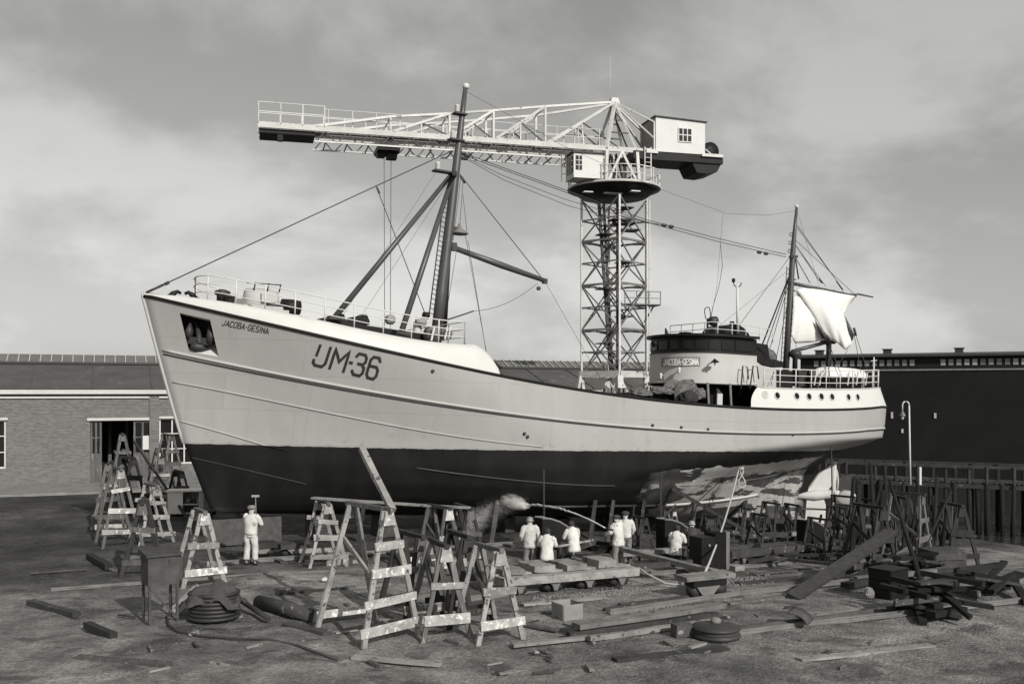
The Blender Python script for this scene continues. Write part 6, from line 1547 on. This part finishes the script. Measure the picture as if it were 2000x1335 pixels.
for k, (px, lb) in enumerate(((1150, 'dark prop under the hull left of the hose workers'), (1185, 'dark prop under the hull behind the hose nozzle'), (1245, 'dark prop under the hull right of the hose workers'), (1345, 'dark prop under the hull above the lone seated man'), (1445, 'dark prop under the scraped patch'), (960, 'dark prop under the hull behind the spray'), (700, 'dark prop under the hull behind the tallest trestle'))):
    a = at(px, 1060, 33.5); a.z = ground_z(a.x, a.y); ua, la_ = HL(px + 12, 978); b = SHIP_M @ hull_p(ua, la_); single('hull_prop', MB().beam(a, b, .14, .14, (0, 1, 0), .01), 'timber_wet', lb, 'prop')
r_t = random.Random(77)
for k in range(30):                                     # the dark tangle of posts and shores between stern and jetty
    px = r_t.uniform(1655, 1885) if k % 4 else r_t.uniform(1480, 1640); py = r_t.uniform(1045, 1105); a = G(px, py); hgt = r_t.uniform(1.2, 2.7) if k % 4 else r_t.uniform(.6, 1.1)
    b = a + Vector((r_t.gauss(0, .28) * hgt * .5, r_t.gauss(0, .15) * hgt * .5, hgt)); w = r_t.uniform(.05, .11)
    single('shore_pole', MB().tube([a, b], [w, w * .8], 7) if k % 2 else MB().beam(a, b, w * 1.6, w * 1.6, (0, 1, 0), .01), 'dark_wood_pile' if k % 3 else 'timber_wet', 'dark upright post in the tangle of shores between stern and jetty', 'pole', 'posts in the tangle right of the stern')
for k, (px, py, kd, sc) in enumerate(((1500, 1092, 'mid_dark', .8), (1618, 1100, 'mid_dark', .8), (1690, 1090, 'mid_mid2', 1.0), (1775, 1072, 'mid_dark', 1.1), (1668, 1056, 'mid_dark', 1.0), (1880, 1108, 'mid_dark', 1.1), (1725, 1128, 'mid_dark', 1.1))):
    trestle(px, py, kd, sc, r_t.uniform(-30, 30), 'dark trestle standing in the tangle of posts right of the stern', group='trestles in the tangle right of the stern')
for k in range(16):
    px = r_t.uniform(1450, 1850); py = r_t.uniform(1060, 1140); a = G(px, py); an = r_t.uniform(-.4, 1.2); L_ = r_t.uniform(1.2, 3.0); z = r_t.uniform(.05, .5)
    single('baulk', MB().beam(a + Vector((0, 0, z)), a + Vector((math.cos(an) * L_, math.sin(an) * L_, z + r_t.uniform(-.03, .3))), r_t.uniform(.1, .28), r_t.uniform(.05, .14), (0, 0, 1), .012), ('timber_wet', 'wood_dark', 'plank_wood')[k % 3], 'loose timber lying among the shores under the stern', 'baulk', 'timbers strewn under the stern')
# ---- small debris
def scatter(name, n, area, smin, smax, m, label):
    mb = MB()
    for _ in range(n):
        px, py = area(); g = G(px, py); s = random.uniform(smin, smax); b = len(mb.v)
        for dx, dy, dz in ((1, 0, 0), (-.5, .8, 0), (-.5, -.8, 0), (0, 0, .8)):
            mb.v.append((g.x + dx * s * random.uniform(.6, 1.3), g.y + dy * s * random.uniform(.6, 1.3), g.z - .01 + dz * s * random.uniform(.5, 1.2)))
        for f in ((0, 1, 3), (1, 2, 3), (2, 0, 3)): mb.f.append(tuple(b + i for i in f)); mb.sm.append(False)
    return tag(mb.build(name, m), label, 'rubble', kind='stuff')
def along_line(a, b, wob):
    f = random.random(); return a[0] + (b[0] - a[0]) * f + random.gauss(0, wob * 2), a[1] + (b[1] - a[1]) * f + random.gauss(0, wob)
scatter('rail_ballast', 1700, lambda: along_line((1050, 1172), (1500, 1128), 4.5), .02, .06, 'gravel', 'grey broken ballast scattered along the slipway rails')
scatter('rubble', 700, lambda: along_line((1190, 1200), (1400, 1180), 5), .015, .05, 'gravel', 'pale rubble and chips around the end of the nearer rail')
scatter('wood_chips', 3200, lambda: (random.uniform(120, 1900), random.uniform(1105, 1330)), .006, .02, 'gravel', 'small pale wood chips and grit scattered across the yard')
for k in range(80):
    px, py = random.uniform(150, 1850), random.uniform(1110, 1320); g = G(px, py); a = random.uniform(0, 3.1); L_ = random.uniform(.12, .6)
    v = Vector((math.cos(a), math.sin(a), 0)) * L_ / 2
    single('wood_scrap', MB().beam(g - v + Vector((0, 0, .02)), g + v + Vector((0, 0, .025)), random.uniform(.03, .1), .035, (0, 0, 1), .01), random.choice(['plank_wood', 'timber_wet', 'wood_pale', 'wood_mid']), 'small loose wood scrap lying on the yard dirt', 'wood scrap', 'wood scraps on the dirt')
# ================================================================== people
def skin_mesh(name, V, E, R, m, parent, root, sub=2):
    bmx = bmesh.new(); lay = bmx.verts.layers.skin.verify(); vs = [bmx.verts.new(p) for p in V]
    for a, b in E: bmx.edges.new((vs[a], vs[b]))
    for i, v in enumerate(vs):
        r = R[i]; v[lay].radius = (r, r) if not isinstance(r, tuple) else r; v[lay].use_root = (i == root)
    me = bpy.data.meshes.new(name); bmx.to_mesh(me); bmx.free()
    o = obj(name, me, m, parent); s = o.modifiers.new('skin', 'SKIN'); s.use_smooth_shade = True; s.branch_smoothing = .6
    d = o.modifiers.new('round', 'SUBSURF'); d.levels = sub; d.render_levels = sub; return o
BASE = dict(pelvis=(0, 0, .93), waist=(0, 0, 1.08), chest=(0, .01, 1.28), neck=(0, 0, 1.47), skull=(0, .02, 1.56), crown=(0, .02, 1.67),
            shl=(-.17, 0, 1.42), ell=(-.27, -.02, 1.14), wrl=(-.24, .16, .95), shr=(.17, 0, 1.42), elr=(.27, -.02, 1.14), wrr=(.24, .16, .95),
            hil=(-.09, 0, .88), knl=(-.12, .03, .49), anl=(-.13, -.02, .1), tol=(-.14, .14, .05), hir=(.09, 0, .88), knr=(.12, .03, .49), anr=(.13, -.02, .1), tor=(.14, .14, .05))
def person(label, loc, yaw, pose=None, h=1.72, jacket='cloth_white', trousers='cloth_white', cap='cap', boots='cloth_dark', long=False):
    J = {k: Vector(v) for k, v in BASE.items()}
    if pose: J.update({k: Vector(v) for k, v in pose.items()})
    root = thing('person', label, 'person', loc, yaw, 'shipyard workers', h / 1.72)
    names = ['pelvis', 'waist', 'chest', 'neck', 'skull', 'crown', 'shl', 'ell', 'wrl', 'shr', 'elr', 'wrr', 'hil', 'knl', 'anl', 'tol', 'hir', 'knr', 'anr', 'tor']
    V = [J[n] for n in names]; ix = {n: i for i, n in enumerate(names)}
    R = dict(pelvis=.13, waist=.12, chest=.14, neck=.055, skull=.084, crown=.06, shl=.065, ell=.045, wrl=.03, shr=.065, elr=.045, wrr=.03, hil=.085, knl=.06, anl=.04, tol=.035, hir=.085, knr=.06, anr=.04, tor=.035)
    E = [('pelvis', 'waist'), ('waist', 'chest'), ('chest', 'neck'), ('neck', 'skull'), ('skull', 'crown'), ('chest', 'shl'), ('shl', 'ell'), ('ell', 'wrl'), ('chest', 'shr'), ('shr', 'elr'), ('elr', 'wrr'), ('pelvis', 'hil'), ('hil', 'knl'), ('knl', 'anl'), ('anl', 'tol'), ('pelvis', 'hir'), ('hir', 'knr'), ('knr', 'anr'), ('anr', 'tor')]
    R = [R[n] for n in names]; E = [(ix[a], ix[b]) for a, b in E]
    # nose, ears on the head; palms and five fingers on each wrist
    fw = Vector((0, 1, 0))
    def addv(p, r, link): V.append(Vector(p)); R.append(r); E.append((link, len(V) - 1)); return len(V) - 1
    sk = J['skull']
    addv(sk + Vector((0, .115, .01)), .018, ix['skull'])
    for sx in (-1, 1): addv(sk + Vector((sx * .095, 0, .01)), .02, ix['skull'])
    for w, e, sx in (('wrl', 'ell', -1), ('wrr', 'elr', 1)):
        d = (J[w] - J[e]).normalized(); side = d.cross(Vector((0, 0, 1)));
        side = side.normalized() if side.length > .1 else Vector((1, 0, 0)); dn = side.cross(d).normalized()
        palm = addv(J[w] + d * .08, .034, ix[w])
        for k, ln in enumerate((.070, .082, .076, .058)):
            a = addv(J[w] + d * .11 + side * (-.03 + .02 * k), .010, palm); b = addv(J[w] + d * (.11 + ln * .55) + side * (-.033 + .022 * k) - dn * .02, .009, a); addv(J[w] + d * (.11 + ln * .75) + side * (-.033 + .022 * k) - dn * .045, .008, b)
        a = addv(J[w] + d * .045 - side * .045, .011, palm); addv(J[w] + d * .085 - side * .06 - dn * .02, .009, a)
    skin_mesh('body', V, E, R, 'skin', root, 0, 1)
    # clothes: lofted cloth with creases - jacket (torso and sleeves), trousers, boots, cap or hair
    rr = random.Random(hash(label) % 9999 if False else sum(map(ord, label)))
    def loft(mb, pts, rads, n=16, sub=5, crease=.05, flat=None, front=None):
        """rings along a bent axis; rads (side, depth); wrinkled"""
        pts = [Vector(p) for p in pts]; ph = [rr.uniform(0, 6.3) for _ in range(4)]; rings = []; T = len(pts) - 1
        for k in range(T * sub + 1):
            f = k / sub; i0 = min(int(f), T - 1); g = f - i0; c = pts[i0].lerp(pts[i0 + 1], g)
            d = (pts[min(i0 + 1, T)] - pts[i0]).normalized()
            if g < .5 and i0 > 0: d = d.lerp((pts[i0] - pts[i0 - 1]).normalized(), .5 - g).normalized()
            if g > .5 and i0 < T - 1: d = d.lerp((pts[i0 + 2] - pts[i0 + 1]).normalized(), g - .5).normalized()
            s_ = g * g * (3 - 2 * g); ra = rads[i0][0] + (rads[i0 + 1][0] - rads[i0][0]) * s_; rb = rads[i0][1] + (rads[i0 + 1][1] - rads[i0][1]) * s_
            ax = Vector((1, 0, 0)); ax = (ax - d * ax.dot(d)); ax = ax.normalized() if ax.length > .2 else Vector((0, 1, 0)); bx = d.cross(ax).normalized()
            ring = []
            for q in range(n):
                th = 2 * math.pi * q / n
                w = 1 + crease * (math.sin(3 * th + ph[0] + f * 2.1) * .5 + math.sin(f * 5.3 + 2 * th + ph[1]) * .6 + math.sin(f * 9.7 - 4 * th + ph[2]) * .4)
                ring.append(c + (ax * math.cos(th) * ra + bx * math.sin(th) * rb) * w)
            rings.append(ring)
        mb.quad_strip(rings, True, True)
    dn_ = (J['pelvis'] - J['waist']).normalized(); hem = J['pelvis'] + dn_ * (.17 if long else .03)
    jk = MB(); sh = (J['shl'] + J['shr']) / 2
    loft(jk, [hem, J['waist'], J['chest'], sh + (J['neck'] - sh) * .35, J['neck'] + (J['neck'] - sh) * .10], [(.215 if long else .19, .165), (.185, .145), (.205, .15), (.165, .115), (.07, .075)])
    for a in 'lr':
        s0, e0, w0 = J['sh' + a], J['el' + a], J['wr' + a]; inw = (sh - s0) * .25
        loft(jk, [s0 + inw + Vector((0, 0, .0)), s0.lerp(e0, .25), e0, e0.lerp(w0, .97)], [(.085, .085), (.088, .085), (.068, .068), (.058, .058)], 12, 5, .08)
    jk.build('jacket', jacket, root)
    tq = MB()
    loft(tq, [J['waist'] + dn_ * .06, J['pelvis'], (J['hil'] + J['hir']) / 2 + dn_ * .05], [(.165, .135), (.185, .15), (.16, .13)], 16, 4, .03)
    for a in 'lr':
        h0, k0, a0 = J['hi' + a], J['kn' + a], J['an' + a]
        loft(tq, [h0 - (h0 - J['pelvis']) * .2, h0.lerp(k0, .35), k0, k0.lerp(a0, .82)], [(.11, .125), (.108, .115), (.085, .09), (.088, .088)], 14, 5, .08)
    tq.build('trousers', trousers, root)
    for k, a, t in (('knl', 'anl', 'tol'), ('knr', 'anr', 'tor')):
        skin_mesh('boot', [J[k].lerp(J[a], .68), J[a], J[t]], [(0, 1), (1, 2)], [.068, .062, .05], boots, root, 1)
    if cap == 'cap':
        c = sk + Vector((0, 0, .07)); MB().lathe([(.085, -.03), (.125, .0), (.13, .04), (.09, .08), (.02, .095)], 14, tuple(c)).beam(c + Vector((0, .07, .01)), c + Vector((0, .17, -.005)), .15, .02).build('cap', 'cloth_grey' if jacket == 'cloth_white' and trousers == 'cloth_white' else 'cloth_dark', root)
    elif cap == 'hair':
        MB().lathe([(.06, -.045), (.092, -.02), (.101, .03), (.095, .085), (.06, .125), (.01, .14)], 14, tuple(sk + Vector((0, -.016, .0)))).build('hair', 'hair', root)
    else:
        MB().lathe([(.13, .0), (.135, .012), (.10, .03), (.1, .09), (.06, .125), (.01, .135)], 16, tuple(sk + Vector((0, -.005, .02)))).build('sun_hat', 'cloth_grey', root)
    return root
sit = dict(pelvis=(0, 0, .52), waist=(0, .02, .66), chest=(0, .10, .90), neck=(0, .15, 1.08), skull=(0, .19, 1.17), crown=(0, .20, 1.28), shl=(-.17, .10, 1.02), ell=(-.25, .20, .78), wrl=(-.12, .40, .72), shr=(.17, .10, 1.02), elr=(.25, .20, .78), wrr=(.12, .40, .72),
           hil=(-.1, .02, .50), knl=(-.17, .44, .54), anl=(-.17, .44, .1), tol=(-.18, .6, .05), hir=(.1, .02, .50), knr=(.17, .44, .54), anr=(.17, .44, .1), tor=(.18, .6, .05))
def lift(d, dz): return {k: (v[0], v[1], v[2] + dz) for k, v in d.items()}
brush = dict(shl=(-.17, .02, 1.42), ell=(-.24, .18, 1.22), wrl=(-.05, .38, 1.30), shr=(.17, .02, 1.42), elr=(.25, .15, 1.18), wrr=(.10, .36, 1.12), skull=(0, .05, 1.56), crown=(0, .04, 1.67))
spray = dict(shl=(-.17, .03, 1.42), ell=(-.30, .05, 1.17), wrl=(-.22, .30, 1.08), shr=(.17, .03, 1.42), elr=(.20, .20, 1.20), wrr=(-.04, .42, 1.14), chest=(0, .05, 1.28), neck=(0, .06, 1.46), skull=(0, .09, 1.55), crown=(0, .10, 1.66))
def gp(px, py, dz=0): g = G(px, py); g.z += dz; return g
g = gp(490, 1104); person('worker in white overalls and dark boots brushing the bow with a long brush', g, math.radians(-12), brush, 1.72)
p0 = g + Vector((.06, .36, 1.0)); p1 = at(499, 968, g.y + .75)
br = thing('long_brush', 'long-handled scrubbing brush held up by the worker under the bow', 'brush', p0)
MB().tube([(0, 0, 0), p1 - p0], .016, 6).build('handle', 'wood_pale', br); MB().beam(p1 - p0 - Vector((.11, 0, 0)), p1 - p0 + Vector((.11, 0, 0)), .06, .06).build('head', 'wood_pale', br)
def worker(px, py, h_, label, pose, yaw, **k): return person(label, gp(px, py), math.radians(yaw), pose, h_, **k)
worker(1035, 1117, 1.60, 'standing worker in pale jacket and grey hat, leftmost beside the carriage', dict(skull=(.0, .03, 1.56)), 10, trousers='cloth_grey', cap='scarf', long=True)
worker(1068, 1122, 1.62, 'dark-haired worker in white jacket seated with his back turned, left of the bilge block', lift(sit, .08), -8, trousers='cloth_dark', cap='hair', long=True)
worker(1121, 1112, 1.60, 'dark-haired worker in white jacket perched beside the curved bilge block', lift(sit, .22), 25, trousers='cloth_grey', cap='hair', long=True)
worker(1208, 1112, 1.62, 'worker in long white coat aiming the water hose at the hull', spray, 38, trousers='cloth_grey', cap='cap', long=True)
worker(1222, 1104, 1.66, 'second hose worker in white standing close behind the long-coated one', dict(), 15, cap='cap', trousers='cloth_grey')
worker(1320, 1112, 1.60, 'lone worker in pale jacket seated right of the small trestle', lift(sit, .12), -25, trousers='cloth_dark', cap='hair', long=True)
worker(1352, 1108, 1.62, 'worker in dark jacket and brimmed hat half hidden by the cradle post', lift(sit, .2), -5, jacket='cloth_dark', trousers='cloth_dark', cap='scarf')
# ---- water jet and its splash against the hull
n0 = at(1183, 1031, 28.6)
us_, ls_ = HL(1022, 984); hit = SHIP_M @ (hull_p(us_, ls_) + hull_n(us_, ls_) * .05)
noz = single('hose_nozzle', MB().tube([n0 + (n0 - hit).normalized() * .45, n0], [.035, .02], 8), 'dark_steel', 'dark hose nozzle in the long-coated worker\'s hands', 'nozzle')
mw = bpy.data.materials.new('spray_water'); mw.use_nodes = True; b_ = mw.node_tree.nodes['Principled BSDF']; b_.inputs['Base Color'].default_value = (.8, .79, .75, 1); b_.inputs['Roughness'].default_value = .5; MATS['spray_water'] = mw
js = MB(); pts = []; d = hit - n0
for k in range(40):
    f = k / 39; pts.append(n0 + d * f + Vector((0, 0, 4 * .22 * f * (1 - f))) + Vector((random.gauss(0, .012), random.gauss(0, .012), random.gauss(0, .012))) * f * 1.5)
js.tube(pts, [.014 + .026 * (k / 39) + random.uniform(0, .010) for k in range(40)], 6)
def drop(c, r):
    b = len(js.v)
    for q in ((0, 0, 1), (.94, 0, -.33), (-.47, .82, -.33), (-.47, -.82, -.33)): js.v.append((c.x + q[0] * r, c.y + q[1] * r, c.z + q[2] * r))
    for f in ((0, 1, 2), (0, 2, 3), (0, 3, 1), (1, 3, 2)): js.f.append(tuple(b + i for i in f)); js.sm.append(False)
for k in range(7000):                                   # the burst: fine drops thrown up and left from where the jet strikes
    f = abs(random.gauss(0, .33)); c = hit + Vector((.08 - .95 * f, -.15 - .3 * random.random(), -.02 + .30 * f ** .7)) + Vector((random.gauss(0, .05 + .16 * f), random.gauss(0, .10), random.gauss(0, .035 + .14 * f)))
    drop(c, random.uniform(.003, .0085))
for k in range(9000):                                   # thin veil falling back down to the left
    f = random.random() ** .75; c = hit + Vector((-.5 - 1.5 * f, -.2 - .45 * random.random(), .18 - .55 * f - .45 * f * f)) + Vector((random.gauss(0, .22), random.gauss(0, .15), random.gauss(0, .14 + .1 * f)))
    drop(c, random.uniform(.0025, .006))
tag(js.build('water_jet', mw), 'white water jet arcing up onto the black hull', 'water jet', kind='stuff')
def mist(name, label, c, rad, rot, dens, seed):
    """soft drifting spray: a closed blob of thin vapour, thickest at its middle"""
    bmx = bmesh.new(); bmesh.ops.create_icosphere(bmx, subdivisions=3, radius=1); me = bpy.data.meshes.new(name); bmx.to_mesh(me); bmx.free()
    m = bpy.data.materials.new(name); m.use_nodes = True; N, L = m.node_tree.nodes, m.node_tree.links; N.remove(N['Principled BSDF'])
    v = N.new('ShaderNodeVolumePrincipled'); v.inputs['Color'].default_value = (.97, .96, .93, 1); v.inputs['Anisotropy'].default_value = .1
    t_ = N.new('ShaderNodeTexCoord'); ln = N.new('ShaderNodeVectorMath'); ln.operation = 'LENGTH'; L.new(t_.outputs['Object'], ln.inputs[0])
    fo = N.new('ShaderNodeMapRange'); fo.inputs[1].default_value = 1.0; fo.inputs[2].default_value = .1; L.new(ln.outputs['Value'], fo.inputs[0])
    nz = N.new('ShaderNodeTexNoise'); nz.inputs['Scale'].default_value = 2.6; nz.inputs['Detail'].default_value = 6; nz.inputs['Roughness'].default_value = .7; nz.noise_dimensions = '4D'; nz.inputs['W'].default_value = seed; L.new(t_.outputs['Object'], nz.inputs['Vector'])
    nr = N.new('ShaderNodeMapRange'); nr.inputs[1].default_value = .42; nr.inputs[2].default_value = .72; L.new(nz.outputs['Fac'], nr.inputs[0])
    a = N.new('ShaderNodeMath'); a.operation = 'MULTIPLY'; L.new(fo.outputs[0], a.inputs[0]); L.new(nr.outputs[0], a.inputs[1])
    b = N.new('ShaderNodeMath'); b.operation = 'MULTIPLY'; b.inputs[1].default_value = dens; L.new(a.outputs[0], b.inputs[0]); L.new(b.outputs[0], v.inputs['Density'])
    L.new(v.outputs[0], N['Material Output'].inputs['Volume'])
    o = obj(name, me, m); o.location = c; o.scale = rad; o.rotation_euler = (0, rot, YAW); tag(o, label, 'water spray', kind='stuff')
mist('spray_plume', 'bright burst of spray where the jet strikes the hull', hit + Vector((-.35, -.55, .2)), (.55, .4, .28), .35, 30.0, 1.0)
